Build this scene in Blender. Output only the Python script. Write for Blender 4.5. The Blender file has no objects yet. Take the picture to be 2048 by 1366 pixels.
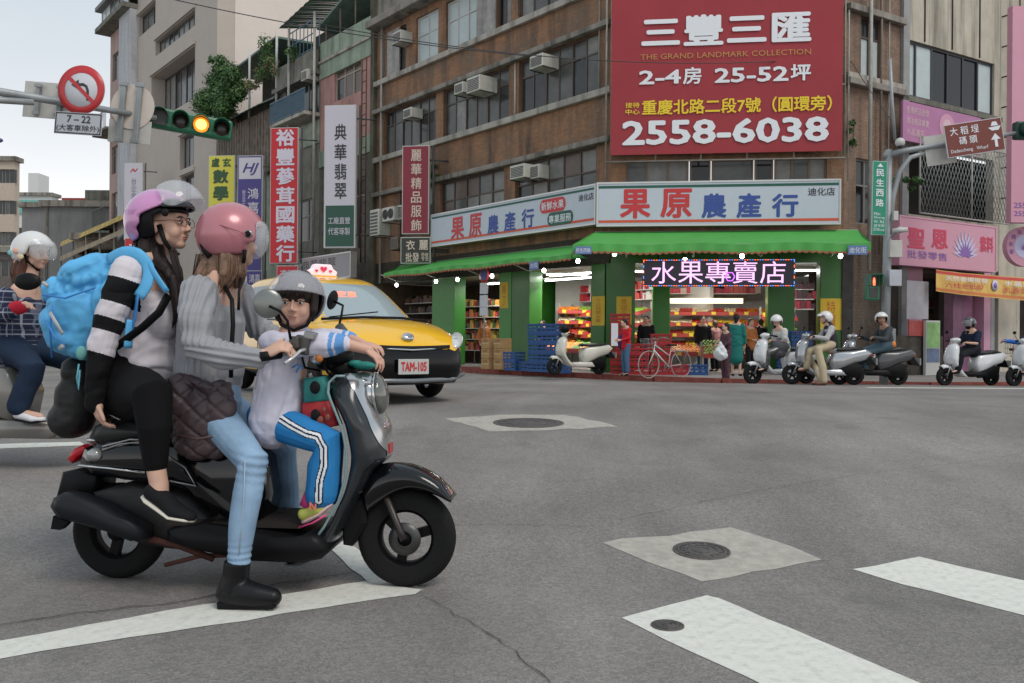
import bpy, bmesh, math, random
from mathutils import Vector, Matrix, noise as mnoise
random.seed(7)
sc = bpy.context.scene
C = sc.collection
PI = math.pi
# ------------------------------------------------------------------ camera
F = 1750.0; CAMZ = 1.035; ROLL = 0.008; HY = 680.0
cam = bpy.data.cameras.new('camera'); camo = bpy.data.objects.new('camera', cam); C.objects.link(camo)
cam.sensor_width = 36.0; cam.lens = F / 2048 * 36.0
cam.shift_y = (HY - 683) / 2048
cam.clip_start = 0.05; cam.clip_end = 1500
CR = Vector((math.cos(ROLL), 0, math.sin(ROLL))); CU = Vector((-math.sin(ROLL), 0, math.cos(ROLL))); CF = Vector((0, 1, 0))
camo.matrix_world = Matrix(((CR.x, CU.x, 0, 0), (0, 0, -1, 0), (CR.z, CU.z, 0, CAMZ), (0, 0, 0, 1)))
sc.camera = camo
# ------------------------------------------------------------------ world and sun (bright overcast)
w = bpy.data.worlds.new('World'); sc.world = w; w.use_nodes = True
nt = w.node_tree; nt.nodes.clear()
wo = nt.nodes.new('ShaderNodeOutputWorld'); bg = nt.nodes.new('ShaderNodeBackground')
sky = nt.nodes.new('ShaderNodeTexSky'); sky.sky_type = 'NISHITA'; sky.sun_disc = False
sky.sun_elevation = math.radians(55); sky.sun_rotation = math.radians(140)
sky.air_density = 1.0; sky.dust_density = 2.0
tc = nt.nodes.new('ShaderNodeTexCoord'); mp = nt.nodes.new('ShaderNodeMapping'); mp.inputs['Scale'].default_value = (1, 1, 2.6)
nz = nt.nodes.new('ShaderNodeTexNoise'); nz.inputs['Scale'].default_value = 1.6; nz.inputs['Detail'].default_value = 3
rp = nt.nodes.new('ShaderNodeValToRGB'); rp.color_ramp.elements[0].position = .3; rp.color_ramp.elements[0].color = (.8, .8, .8, 1)
rp.color_ramp.elements[1].position = .7; rp.color_ramp.elements[1].color = (.96, .96, .96, 1)
# thick cloud, thinner towards the zenith where a little blue shows
sep = nt.nodes.new('ShaderNodeSeparateXYZ')
cr2 = nt.nodes.new('ShaderNodeValToRGB')
cr2.color_ramp.elements[0].position = 0.08; cr2.color_ramp.elements[0].color = (13.2, 12.9, 12.8, 1)
cr2.color_ramp.elements[1].position = 0.46; cr2.color_ramp.elements[1].color = (6.0, 7.1, 7.9, 1)
e_ = cr2.color_ramp.elements.new(.24); e_.color = (8.4, 8.9, 9.3, 1)
mx = nt.nodes.new('ShaderNodeMix'); mx.data_type = 'RGBA'
L = nt.links.new
L(tc.outputs['Generated'], mp.inputs[0]); L(mp.outputs[0], nz.inputs['Vector']); L(nz.outputs[0], rp.inputs[0])
L(tc.outputs['Generated'], sep.inputs[0]); L(sep.outputs[2], cr2.inputs[0])
L(rp.outputs[0], mx.inputs['Factor']); L(sky.outputs[0], mx.inputs['A']); L(cr2.outputs[0], mx.inputs['B'])
L(mx.outputs['Result'], bg.inputs[0]); L(bg.outputs[0], wo.inputs[0])
bg.inputs[1].default_value = 0.094
sun = bpy.data.lights.new('sun', 'SUN'); suno = bpy.data.objects.new('sun', sun); C.objects.link(suno)
sun.energy = 1.5; sun.angle = math.radians(24); sun.color = (1, .93, .84)
suno.rotation_euler = (math.radians(38), 0, math.radians(40))
sc.view_settings.view_transform = 'Standard'; sc.view_settings.look = 'None'; sc.view_settings.gamma = 1
sc.view_settings.use_curve_mapping = False; sc.view_settings.exposure = 0.05
sc.cycles.max_bounces = 5; sc.cycles.diffuse_bounces = 3; sc.cycles.glossy_bounces = 3; sc.cycles.transparent_max_bounces = 8
sc.cycles.use_denoising = True; sc.cycles.sample_clamp_indirect = 4.0; sc.cycles.caustics_reflective = False; sc.cycles.caustics_refractive = False

# ------------------------------------------------------------------ geometry of the place
def ray(px, py): return CR * ((px - 1024) / F) + CU * ((HY - py) / F) + CF
CP = Vector((0, 0, CAMZ))
def at(px, py, D): return CP + ray(px, py) * D
KN = [(-20, -.02), (3.6, 0), (6, .17), (8.5, .28), (11, .31), (16.8, .2), (22, .03), (28, -.02), (60, -.05), (900, -.1)]
def gz(y):      # the road is crowned
    for (a, za), (b, zb) in zip(KN, KN[1:]):
        if y <= b:
            t = max(0, (y - a) / (b - a)); t = t * t * (3 - 2 * t) if a > 3 and b < 30 else t
            return za + (zb - za) * t
    return KN[-1][1]
def gl(y):      # height of the road sheet itself, straight between its rows
    a = math.floor(y / .25) * .25; t = (y - a) / .25; return gz(a) * (1 - t) + gz(a + .25) * t
def ground(px, py, dz=0):
    r = ray(px, py); lo, hi = 1.0, 600.0
    t = 1.2
    while t < 600:      # first crossing
        p = CP + r * t
        if p.z < gz(p.y) + dz:
            hi = t; lo = t / 1.02; break
        t *= 1.02
    for _ in range(30):
        m = (lo + hi) / 2; p = CP + r * m
        if p.z < gz(p.y) + dz: hi = m
        else: lo = m
    p = CP + r * hi
    return Vector((p.x, p.y, gz(p.y) + dz))
class Frame:    # x to the right along the face, y into it, z up
    def __init__(s, x, y, deg, z=0):
        s.o = Vector((x, y, z)); a = math.radians(deg); s.x = Vector((math.cos(a), math.sin(a), 0)); s.y = Vector((-math.sin(a), math.cos(a), 0))
        s.m = Matrix.Translation(s.o) @ Matrix.Rotation(a, 4, 'Z')
    def hit(s, px, py, y=0.0):
        r = ray(px, py); t = ((s.o + s.y * y - CP).dot(s.y)) / r.dot(s.y); p = CP + r * t - s.o
        return p.dot(s.x), p.z
    def w(s, x, y, z): return s.o + s.x * x + s.y * y + Vector((0, 0, z))
    def hx(s, px, y=0.0, py=400): return s.hit(px, py, y)[0]

# ------------------------------------------------------------------ mesh builder
class MB:
    def __init__(s): s.v = []; s.f = []; s.mi = []; s.k = 0; s.sm = []
    def add(s, vs, fs, smooth=False):
        b = len(s.v); s.v += [tuple(v) for v in vs]
        s.f += [tuple(i + b for i in f) for f in fs]; s.mi += [s.k] * len(fs); s.sm += [smooth] * len(fs); return s
    def box(s, x0, x1, y0, y1, z0, z1):
        return s.add([(x0, y0, z0), (x1, y0, z0), (x1, y1, z0), (x0, y1, z0), (x0, y0, z1), (x1, y0, z1), (x1, y1, z1), (x0, y1, z1)],
                     [(0, 3, 2, 1), (4, 5, 6, 7), (0, 1, 5, 4), (1, 2, 6, 5), (2, 3, 7, 6), (3, 0, 4, 7)])
    def cbox(s, c, d, rot=None):
        vs = [Vector((sx * d[0] / 2, sy * d[1] / 2, sz * d[2] / 2)) for sz in (-1, 1) for sx, sy in ((-1, -1), (1, -1), (1, 1), (-1, 1))]
        if rot is not None: vs = [rot @ v for v in vs]
        return s.add([v + Vector(c) for v in vs], [(0, 3, 2, 1), (4, 5, 6, 7), (0, 1, 5, 4), (1, 2, 6, 5), (2, 3, 7, 6), (3, 0, 4, 7)])
    def loft(s, rings, cap=True, smooth=True, closed=True):
        n = len(rings[0]); vs = [p for r in rings for p in r]; fs = []
        m = n if closed else n - 1
        for i in range(len(rings) - 1):
            for j in range(m):
                a = i * n + j; b = i * n + (j + 1) % n
                fs.append((a, b, b + n, a + n))
        if cap and closed:
            fs.append(tuple(range(n - 1, -1, -1))); fs.append(tuple((len(rings) - 1) * n + j for j in range(n)))
        return s.add(vs, fs, smooth)
    def prism(s, poly, y0, y1, smooth=False, inset=0):   # polygon in x,z extruded in y
        n = len(poly)
        if inset:
            cx = sum(p[0] for p in poly) / n; cz = sum(p[1] for p in poly) / n
            def sh(p):
                d = math.hypot(p[0] - cx, p[1] - cz) or 1; k = max(0, 1 - inset / d); return (cx + (p[0] - cx) * k, cz + (p[1] - cz) * k)
            q = [sh(p) for p in poly]; e = inset if y1 > y0 else -inset
            rings = [[(p[0], y0, p[1]) for p in q], [(p[0], y0 + e * .6, p[1]) for p in poly], [(p[0], y1 - e * .6, p[1]) for p in poly], [(p[0], y1, p[1]) for p in q]]
        else: rings = [[(p[0], y0, p[1]) for p in poly], [(p[0], y1, p[1]) for p in poly]]
        return s.loft(rings, True, smooth)
    def tube(s, pts, r, n=8, up=None, cap=True, round_ends=False):
        P = [Vector(p) for p in pts]; m = len(P)
        R = list(r) if isinstance(r, (list, tuple)) and len(r) == m else [r] * m
        T = []
        for i in range(m):
            a = P[max(0, i - 1)]; b = P[min(m - 1, i + 1)]; d = b - a
            T.append(d.normalized() if d.length > 1e-9 else Vector((0, 0, 1)))
        u = Vector(up) if up else (Vector((0, 1, 0)) if abs(T[0].y) < .8 else Vector((1, 0, 0)))
        u = (u - T[0] * u.dot(T[0])).normalized(); rings = []
        def ring(p, t, u, rr, k=1):
            v = t.cross(u); ra, rb = rr if isinstance(rr, (tuple, list)) else (rr, rr)
            return [p + u * (ra * k * math.cos(2 * PI * j / n)) + v * (rb * k * math.sin(2 * PI * j / n)) for j in range(n)]
        def mean(rr): return (rr[0] + rr[1]) / 2 if isinstance(rr, (tuple, list)) else rr
        for i in range(m):
            u = (u - T[i] * u.dot(T[i])); u = u.normalized() if u.length > 1e-6 else T[i].orthogonal().normalized()
            if i == 0 and round_ends:
                for k in (.3, .7, .92): rings.append(ring(P[0] - T[0] * mean(R[0]) * math.sqrt(1 - k * k), T[0], u, R[0], k))
            rings.append(ring(P[i], T[i], u, R[i]))
            if i == m - 1 and round_ends:
                for k in (.92, .7, .3): rings.append(ring(P[-1] + T[-1] * mean(R[-1]) * math.sqrt(1 - k * k), T[-1], u, R[-1], k))
        return s.loft(rings, cap, True)
    def ell(s, c, r, rot=None, n=16, m=10, zlo=-1, zhi=1):
        c = Vector(c); vs = []; fs = []
        a0 = math.asin(max(-1, zlo)); a1 = math.asin(min(1, zhi))
        for i in range(m + 1):
            a = a0 + (a1 - a0) * i / m
            for j in range(n):
                b = 2 * PI * j / n; v = Vector((r[0] * math.cos(a) * math.cos(b), r[1] * math.cos(a) * math.sin(b), r[2] * math.sin(a)))
                if rot is not None: v = rot @ v
                vs.append(c + v)
        for i in range(m):
            for j in range(n): fs.append((i * n + j, i * n + (j + 1) % n, (i + 1) * n + (j + 1) % n, (i + 1) * n + j))
        fs.append(tuple(range(n - 1, -1, -1))); fs.append(tuple(m * n + j for j in range(n)))
        return s.add(vs, fs, True)
    def lathe(s, prof, c=(0, 0, 0), axis='y', n=24, cap=False):   # prof: (radius, along)
        rings = []
        for rr, h in prof:
            ring = []
            for j in range(n):
                a = 2 * PI * j / n; x, z = rr * math.cos(a), rr * math.sin(a)
                p = {'y': (x, h, z), 'z': (x, z, h), 'x': (h, x, z)}[axis]
                ring.append((p[0] + c[0], p[1] + c[1], p[2] + c[2]))
            rings.append(ring)
        return s.loft(rings, cap, True)
    def disc(s, r, y, y1, c=(0, 0, 0), n=40): return s.loft([[(c[0] + r * math.cos(2 * PI * j / n), yy, c[2] + r * math.sin(2 * PI * j / n)) for j in range(n)] for yy in (y, y1)], True, False)
    def quad(s, a, b, c, d): return s.add([a, b, c, d], [(0, 1, 2, 3)])
    def mesh(s, name):
        me = bpy.data.meshes.new(name); me.from_pydata(s.v, [], s.f); return me
    def build(s, name, mats, parent=None, fix=True, mat=None, bev=0):
        me = s.mesh(name)
        if not isinstance(mats, (list, tuple)): mats = [mats]
        for m_ in mats: me.materials.append(m_)
        me.polygons.foreach_set('material_index', s.mi); me.polygons.foreach_set('use_smooth', s.sm)
        if fix:
            bm = bmesh.new(); bm.from_mesh(me); bmesh.ops.recalc_face_normals(bm, faces=bm.faces)
            bm.to_mesh(me); bm.free()
        me.update()
        o = bpy.data.objects.new(name, me); C.objects.link(o)
        if parent is not None: o.parent = parent
        if mat is not None: o.matrix_basis = (parent.matrix_basis.inverted() @ mat) if parent is not None else mat
        if bev:
            b = o.modifiers.new('b', 'BEVEL'); b.width = bev; b.segments = 2; b.limit_method = 'ANGLE'
        return o
def tag(o, label=None, cat=None, group=None, kind=None):
    if label: o['label'] = label
    if cat: o['category'] = cat
    if group: o['group'] = group
    if kind: o['kind'] = kind
    return o
def empty(name, m, label=None, cat=None, group=None):
    o = bpy.data.objects.new(name, None); C.objects.link(o); o.empty_display_size = .1
    if isinstance(m, Matrix): o.matrix_world = m
    else: o.location = m
    return tag(o, label, cat, group)
def copy_tree(o, parent=None):
    c = o.copy(); C.objects.link(c)
    if parent is not None: c.parent = parent
    for ch in list(o.children): copy_tree(ch, c)
    return c
def struct(o, kind='structure'): o['kind'] = kind; return o

# ------------------------------------------------------------------ materials
_mc = {}
def M(name, col, rough=.6, metal=0., var=0., vs=4., bump=0., bs=None, emit=0., coat=0., spec=None, trans=0., alpha=1., stain=0., stz=.15, sts=1.3, ior=None, dark=(.02, .018, .015)):
    if name in _mc: return _mc[name]
    m = bpy.data.materials.new(name); m.use_nodes = True; nt = m.node_tree; p = nt.nodes['Principled BSDF']
    c4 = (*col, 1); p.inputs['Base Color'].default_value = c4; p.inputs['Roughness'].default_value = rough; p.inputs['Metallic'].default_value = metal
    if coat: p.inputs['Coat Weight'].default_value = coat; p.inputs['Coat Roughness'].default_value = .05
    if spec is None and rough >= .7: spec = .2
    if spec is not None: p.inputs['Specular IOR Level'].default_value = spec
    if trans: p.inputs['Transmission Weight'].default_value = trans
    if ior: p.inputs['IOR'].default_value = ior
    if alpha < 1: p.inputs['Alpha'].default_value = alpha
    if emit:
        p.inputs['Emission Color'].default_value = c4; p.inputs['Emission Strength'].default_value = emit
    lk = nt.links.new; tc = None
    def T():
        nonlocal tc
        if tc is None: tc = nt.nodes.new('ShaderNodeTexCoord')
        return tc.outputs['Object']
    out = None
    if var:
        n = nt.nodes.new('ShaderNodeTexNoise'); n.inputs['Scale'].default_value = vs; n.inputs['Detail'].default_value = 5; n.inputs['Roughness'].default_value = .6
        lk(T(), n.inputs['Vector'])
        r = nt.nodes.new('ShaderNodeMapRange'); r.inputs[1].default_value = .3; r.inputs[2].default_value = .7; r.inputs[3].default_value = 1 - var; r.inputs[4].default_value = 1 + var
        lk(n.outputs[0], r.inputs[0])
        mm = nt.nodes.new('ShaderNodeVectorMath'); mm.operation = 'SCALE'; mm.inputs[0].default_value = col; lk(r.outputs[0], mm.inputs['Scale']); out = mm.outputs[0]
    if stain:
        mp = nt.nodes.new('ShaderNodeMapping'); mp.inputs['Scale'].default_value = (sts, sts, stz); lk(T(), mp.inputs[0])
        n = nt.nodes.new('ShaderNodeTexNoise'); n.inputs['Scale'].default_value = 1.6; n.inputs['Detail'].default_value = 7; n.inputs['Roughness'].default_value = .65; lk(mp.outputs[0], n.inputs['Vector'])
        r = nt.nodes.new('ShaderNodeMapRange'); r.inputs[1].default_value = .48; r.inputs[2].default_value = .72; r.inputs[3].default_value = 0; r.inputs[4].default_value = stain; lk(n.outputs[0], r.inputs[0])
        x = nt.nodes.new('ShaderNodeMix'); x.data_type = 'RGBA'; x.inputs['A'].default_value = c4; x.inputs['B'].default_value = (*dark, 1)
        if out: lk(out, x.inputs['A'])
        lk(r.outputs[0], x.inputs['Factor']); out = x.outputs['Result']
    if out: lk(out, p.inputs['Base Color'])
    if bump:
        n = nt.nodes.new('ShaderNodeTexNoise'); n.inputs['Scale'].default_value = bs or vs * 4; n.inputs['Detail'].default_value = 4; lk(T(), n.inputs['Vector'])
        b = nt.nodes.new('ShaderNodeBump'); b.inputs['Strength'].default_value = bump; b.inputs['Distance'].default_value = .01; lk(n.outputs[0], b.inputs['Height']); lk(b.outputs[0], p.inputs['Normal'])
    _mc[name] = m; return m
def brick_mat(name, col, mortar, bw=.2, bh=.06, stain=.8, col2=None):
    m = bpy.data.materials.new(name); m.use_nodes = True; nt = m.node_tree; p = nt.nodes['Principled BSDF']; lk = nt.links.new; p.inputs['Roughness'].default_value = .75
    tc = nt.nodes.new('ShaderNodeTexCoord'); s = nt.nodes.new('ShaderNodeSeparateXYZ'); c = nt.nodes.new('ShaderNodeCombineXYZ')
    lk(tc.outputs['Object'], s.inputs[0]); ad = nt.nodes.new('ShaderNodeMath'); lk(s.outputs[0], ad.inputs[0]); lk(s.outputs[1], ad.inputs[1])
    lk(ad.outputs[0], c.inputs[0]); lk(s.outputs[2], c.inputs[1])
    b = nt.nodes.new('ShaderNodeTexBrick'); b.inputs['Color1'].default_value = (*col, 1); b.inputs['Color2'].default_value = (*(col2 or tuple(x * .72 for x in col)), 1)
    b.inputs['Mortar'].default_value = (*mortar, 1); b.inputs['Scale'].default_value = 1; b.inputs['Mortar Size'].default_value = .008
    b.inputs['Brick Width'].default_value = bw; b.inputs['Row Height'].default_value = bh; lk(c.outputs[0], b.inputs['Vector'])
    out = b.outputs[0]
    for (sx, sz, lo, hi, k, dk) in ((1.1, .18, .45, .68, stain, (.035, .03, .025)), (.5, .5, .47, .6, .6, (.125, .10, .075)), (3.5, 2.5, .57, .7, .35, (.35, .3, .25))):
        mp = nt.nodes.new('ShaderNodeMapping'); mp.inputs['Scale'].default_value = (sx, sx, sz); lk(tc.outputs['Object'], mp.inputs[0])
        n = nt.nodes.new('ShaderNodeTexNoise'); n.inputs['Scale'].default_value = 1.4; n.inputs['Detail'].default_value = 8; n.inputs['Roughness'].default_value = .68; lk(mp.outputs[0], n.inputs['Vector'])
        r = nt.nodes.new('ShaderNodeMapRange'); r.inputs[1].default_value = lo; r.inputs[2].default_value = hi; r.inputs[3].default_value = 0; r.inputs[4].default_value = k; lk(n.outputs[0], r.inputs[0])
        x = nt.nodes.new('ShaderNodeMix'); x.data_type = 'RGBA'; lk(r.outputs[0], x.inputs['Factor']); lk(out, x.inputs['A']); x.inputs['B'].default_value = (*dk, 1); out = x.outputs['Result']
    lk(out, p.inputs['Base Color'])
    bb = nt.nodes.new('ShaderNodeBump'); bb.inputs['Strength'].default_value = .5; bb.inputs['Distance'].default_value = .006; bb.invert = True; lk(b.outputs['Fac'], bb.inputs['Height']); lk(bb.outputs[0], p.inputs['Normal'])
    _mc[name] = m; return m
def asphalt():
    m = bpy.data.materials.new('asphalt'); m.use_nodes = True; nt = m.node_tree; p = nt.nodes['Principled BSDF']; lk = nt.links.new; p.inputs['Roughness'].default_value = .8; p.inputs['Specular IOR Level'].default_value = .25
    g = nt.nodes.new('ShaderNodeNewGeometry'); P = g.outputs['Position']
    def N(scale, det, lo, hi, a, b, sx=None, ro=.6):
        n = nt.nodes.new('ShaderNodeTexNoise'); n.inputs['Scale'].default_value = scale; n.inputs['Detail'].default_value = det; n.inputs['Roughness'].default_value = ro
        if sx:
            mp = nt.nodes.new('ShaderNodeMapping'); mp.inputs['Scale'].default_value = sx; mp.inputs['Rotation'].default_value = (0, 0, .35); lk(P, mp.inputs[0]); lk(mp.outputs[0], n.inputs['Vector'])
        else: lk(P, n.inputs['Vector'])
        r = nt.nodes.new('ShaderNodeMapRange'); r.inputs[1].default_value = lo; r.inputs[2].default_value = hi; r.inputs[3].default_value = a; r.inputs[4].default_value = b; lk(n.outputs[0], r.inputs[0]); return r.outputs[0], n
    a, _ = N(130, 2, .32, .68, .76, 1.24); b, _ = N(.45, 6, .35, .65, .78, 1.2); c, _ = N(2.2, 5, .35, .65, .9, 1.1, (1, .25, 1)); d, gn = N(320, 2, .3, .7, .88, 1.14)
    v = nt.nodes.new('ShaderNodeTexVoronoi'); v.inputs['Scale'].default_value = 75; lk(P, v.inputs['Vector'])
    vr = nt.nodes.new('ShaderNodeMapRange'); vr.inputs[1].default_value = 0; vr.inputs[2].default_value = 1; vr.inputs[3].default_value = .86; vr.inputs[4].default_value = 1.18
    vs = nt.nodes.new('ShaderNodeSeparateColor'); lk(v.outputs['Color'], vs.inputs[0]); lk(vs.outputs[0], vr.inputs[0])
    cur = a
    for o in (b, c, d, vr.outputs[0]):
        mu = nt.nodes.new('ShaderNodeMath'); mu.operation = 'MULTIPLY'; lk(cur, mu.inputs[0]); lk(o, mu.inputs[1]); cur = mu.outputs[0]
    s = nt.nodes.new('ShaderNodeVectorMath'); s.operation = 'SCALE'; s.inputs[0].default_value = (.21, .194, .184); lk(cur, s.inputs['Scale'])
    # dark oil patches
    oi, _ = N(.9, 4, .6, .72, 0, .45); x = nt.nodes.new('ShaderNodeMix'); x.data_type = 'RGBA'; lk(oi, x.inputs['Factor']); lk(s.outputs[0], x.inputs['A']); x.inputs['B'].default_value = (.05, .048, .047, 1)
    lk(x.outputs['Result'], p.inputs['Base Color'])
    bp = nt.nodes.new('ShaderNodeBump'); bp.inputs['Strength'].default_value = .5; bp.inputs['Distance'].default_value = .004; lk(v.outputs['Distance'], bp.inputs['Height']); lk(bp.outputs[0], p.inputs['Normal'])
    return m
# temp scene to evaluate text and remesh without touching the big one
tmp = bpy.data.scenes.new('workbench_scene')
def evaluate(o):
    tmp.collection.objects.link(o); vl = tmp.view_layers[0]; vl.update(); dg = vl.depsgraph
    me = bpy.data.meshes.new_from_object(o.evaluated_get(dg), depsgraph=dg)
    tmp.collection.objects.unlink(o); return me
_tc = {}
def text_mesh(s, bold=0., vert=False, extr=.0, gap=1.0, shear=0):
    k = (tuple(s), bold, vert, gap, shear)
    if k in _tc: return _tc[k]
    cu = bpy.data.curves.new('t', 'FONT'); cu.body = '\n'.join(s) if vert else s
    cu.size = 1; cu.align_x = 'CENTER'; cu.offset = 0; cu.resolution_u = 2; cu.space_line = gap; cu.shear = shear; cu.extrude = 0
    if not vert: cu.space_character = gap
    o = bpy.data.objects.new('t', cu); me = evaluate(o); bpy.data.objects.remove(o)
    if bold > 0:      # heavier strokes: the glyph laid over itself, each layer a hair further out
        V0 = [v.co.copy() for v in me.vertices]; F0 = [tuple(p.vertices) for p in me.polygons]; V = list(V0); Fs = list(F0)
        for q, (dx, dy) in enumerate([(1, 0), (-1, 0), (0, 1), (0, -1), (.7, .7), (-.7, .7), (.7, -.7), (-.7, -.7)][:8 if bold > .015 else 4]):
            b0 = len(V); V += [Vector((v.x + dx * bold, v.y + dy * bold, -(q + 1))) for v in V0]; Fs += [tuple(i + b0 for i in f) for f in F0]
        me = bpy.data.meshes.new('t'); me.from_pydata(V, [], Fs)
    xs = [v.co.x for v in me.vertices]; ys = [v.co.y for v in me.vertices]
    _tc[k] = (me, (min(xs), max(xs), min(ys), max(ys))) if xs else (me, (0, 1, 0, 1)); return _tc[k]
def text(s, mat, parent, x0, x1, z0, z1, y, name='lettering', bold=.012, vert=False, gap=1.0, shear=0, keep=False, mat4=None):
    """lettering filling the rectangle x0..x1, z0..z1 in the parent's plane y"""
    me, (a, b, c, d) = text_mesh(s, bold, vert, gap=gap, shear=shear)
    nm = me.copy(); nm.name = name; sx = (x1 - x0) / (b - a); sz = (z1 - z0) / (d - c)
    if keep: k = min(sx, sz); cx = (x0 + x1) / 2; cz = (z0 + z1) / 2; sx = sz = k; x0 = cx - (b - a) * k / 2; z0 = cz - (d - c) * k / 2
    for v in nm.vertices:
        v.co = Vector((x0 + (v.co.x - a) * sx, y - v.co.z * -.00025 if v.co.z < 0 else y, z0 + (v.co.y - c) * sz))
    nm.materials.clear(); nm.materials.append(mat)
    o = bpy.data.objects.new(name, nm); C.objects.link(o); o.parent = parent
    if mat4 is not None: o.matrix_basis = parent.matrix_basis.inverted() @ mat4
    return o
def remesh(mb, name, mats, parent, voxel, smooth=4, paint=None, fac=.5, disp=None):
    me = mb.mesh(name); 
    bm = bmesh.new(); bm.from_mesh(me); bmesh.ops.recalc_face_normals(bm, faces=bm.faces); bm.to_mesh(me); bm.free()
    o = bpy.data.objects.new(name, me)
    r = o.modifiers.new('r', 'REMESH'); r.mode = 'VOXEL'; r.voxel_size = voxel; r.use_smooth_shade = True
    if smooth: s = o.modifiers.new('s', 'SMOOTH'); s.iterations = smooth; s.factor = fac
    nm = evaluate(o); bpy.data.objects.remove(o); nm.name = name
    if not isinstance(mats, (list, tuple)): mats = [mats]
    nm.materials.clear()
    for m_ in mats: nm.materials.append(m_)
    if disp:
        nm.update(); no = [v.normal.copy() for v in nm.vertices]
        for v, n_ in zip(nm.vertices, no): v.co += n_ * disp(v.co, n_)
    if paint:
        for p in nm.polygons: p.material_index = paint(p.center, p.normal)
    for p in nm.polygons: p.use_smooth = True
    nm.update()
    ob = bpy.data.objects.new(name, nm); C.objects.link(ob)
    if parent is not None: ob.parent = parent
    return ob
# ================================================================== SETTING
ASPH = asphalt()
CONC = M('concrete_patch', (.42, .39, .345), .85, var=.16, vs=18, bump=.3, stain=.35, sts=4, stz=1, dark=(.2, .19, .175))
PAINT = M('road_paint', (.70, .69, .63), .7, var=.06, vs=26, stain=.38, stz=1.3, sts=16, dark=(.3, .29, .265), bump=.1)
PAVE = M('pavement', (.24, .22, .21), .8, var=.2, vs=3, bump=.2)
KERBR = M('red_kerb', (.25, .075, .06), .8, var=.25, vs=6, bump=.2)
DARK = M('dark_metal', (.045, .045, .048), .5)
IRON = M('cast_iron', (.115, .105, .1), .65, .3, var=.3, vs=40, bump=.4)
def road():
    ys = [-14 + i * 1.0 for i in range(14)] + [i * .25 for i in range(0, 140)] + [35, 40, 50, 60, 80, 120, 200, 350, 600, 1000]
    xs = [-600, -200, -80, -40, -20, -8, 0, 8, 20, 40, 80, 200, 600]
    m = MB(); vs = [(x, y, gz(y)) for y in ys for x in xs]; n = len(xs)
    m.add(vs, [(i * n + j, i * n + j + 1, (i + 1) * n + j + 1, (i + 1) * n + j) for i in range(len(ys) - 1) for j in range(n - 1)], True)
    return struct(m.build('road', ASPH, fix=False))
road()
def decal(name, pts, mat, dz=.004, jag=0, cuts=0, seed=1):     # a flat sheet that follows the road, corners given on the ground
    rnd = random.Random(seed); P = []
    for i, p in enumerate(pts):
        q = pts[(i + 1) % len(pts)]; k = max(2, int((Vector(q) - Vector(p)).length / .12)); k = min(k, 60)
        for j in range(k):
            a = Vector(p).lerp(Vector(q), j / k)
            if jag: a += Vector((rnd.uniform(-jag, jag), rnd.uniform(-jag, jag) * 2, 0))
            P.append(a)
    me = bpy.data.meshes.new(name); bm = bmesh.new(); f = bm.faces.new([bm.verts.new((p[0], p[1], 0)) for p in P])
    ys = sorted(p[1] for p in P); y = math.ceil(ys[0] / .25) * .25
    while y < ys[-1]:
        g = bm.verts[:] + bm.edges[:] + bm.faces[:]; bmesh.ops.bisect_plane(bm, geom=g, plane_co=(0, y, 0), plane_no=(0, 1, 0)); y += .25
    bmesh.ops.triangulate(bm, faces=bm.faces)
    for v in bm.verts: v.co.z = gl(v.co.y) + dz * .45
    bmesh.ops.recalc_face_normals(bm, faces=bm.faces)
    if sum(f.normal.z for f in bm.faces) < 0: bmesh.ops.reverse_faces(bm, faces=bm.faces)
    bm.to_mesh(me); bm.free(); me.materials.append(mat); o = bpy.data.objects.new(name, me); C.objects.link(o); return struct(o)
def gp(L_): return [ground(a, b) for a, b in L_]
decal('road_marking', gp([(-260, 1318), (0, 1283), (330, 1222), (640, 1178), (735, 1163), (850, 1180), (830, 1188), (640, 1218), (330, 1266), (0, 1318), (-260, 1362)]), PAINT, .005, .006, seed=2)
decal('road_marking', gp([(652, 1093), (692, 1082), (836, 1177), (740, 1168)]), PAINT, .009, .005, seed=3)
decal('road_marking', gp([(-200, 893), (160, 884), (170, 891), (-200, 905)]), PAINT, .005, .004, seed=4)
decal('zebra_stripe', gp([(1243, 1237), (1412, 1192), (1436, 1196), (1900, 1392), (1560, 1388)]), PAINT, .005, .004, seed=5)
decal('zebra_stripe', gp([(1705, 1140), (1840, 1115), (2300, 1212), (2300, 1308), (2048, 1232)]), PAINT, .005, .004, seed=6)
decal('zebra_stripe', gp([(2140, 1068), (2230, 1055), (2600, 1110), (2560, 1140)]), PAINT, .005, .004, seed=7)
decal('road_marking', [Vector((6.6, 16.1, 0)), Vector((13.5, 16.3, 0)), Vector((13.5, 16.6, 0)), Vector((6.6, 16.4, 0))], PAINT, .005, .004, seed=8)
decal('concrete_patch', gp([(1205, 1085), (1460, 1055), (1560, 1083), (1645, 1122), (1405, 1162), (1330, 1138)]), CONC, .004, .012, seed=9)
decal('concrete_patch', gp([(888, 837), (1020, 829), (1130, 830), (1238, 853), (1105, 860), (975, 862)]), CONC, .004, .02, seed=10)
CR_M = M('crack_filler', (.028, .027, .027), .7)
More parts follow.
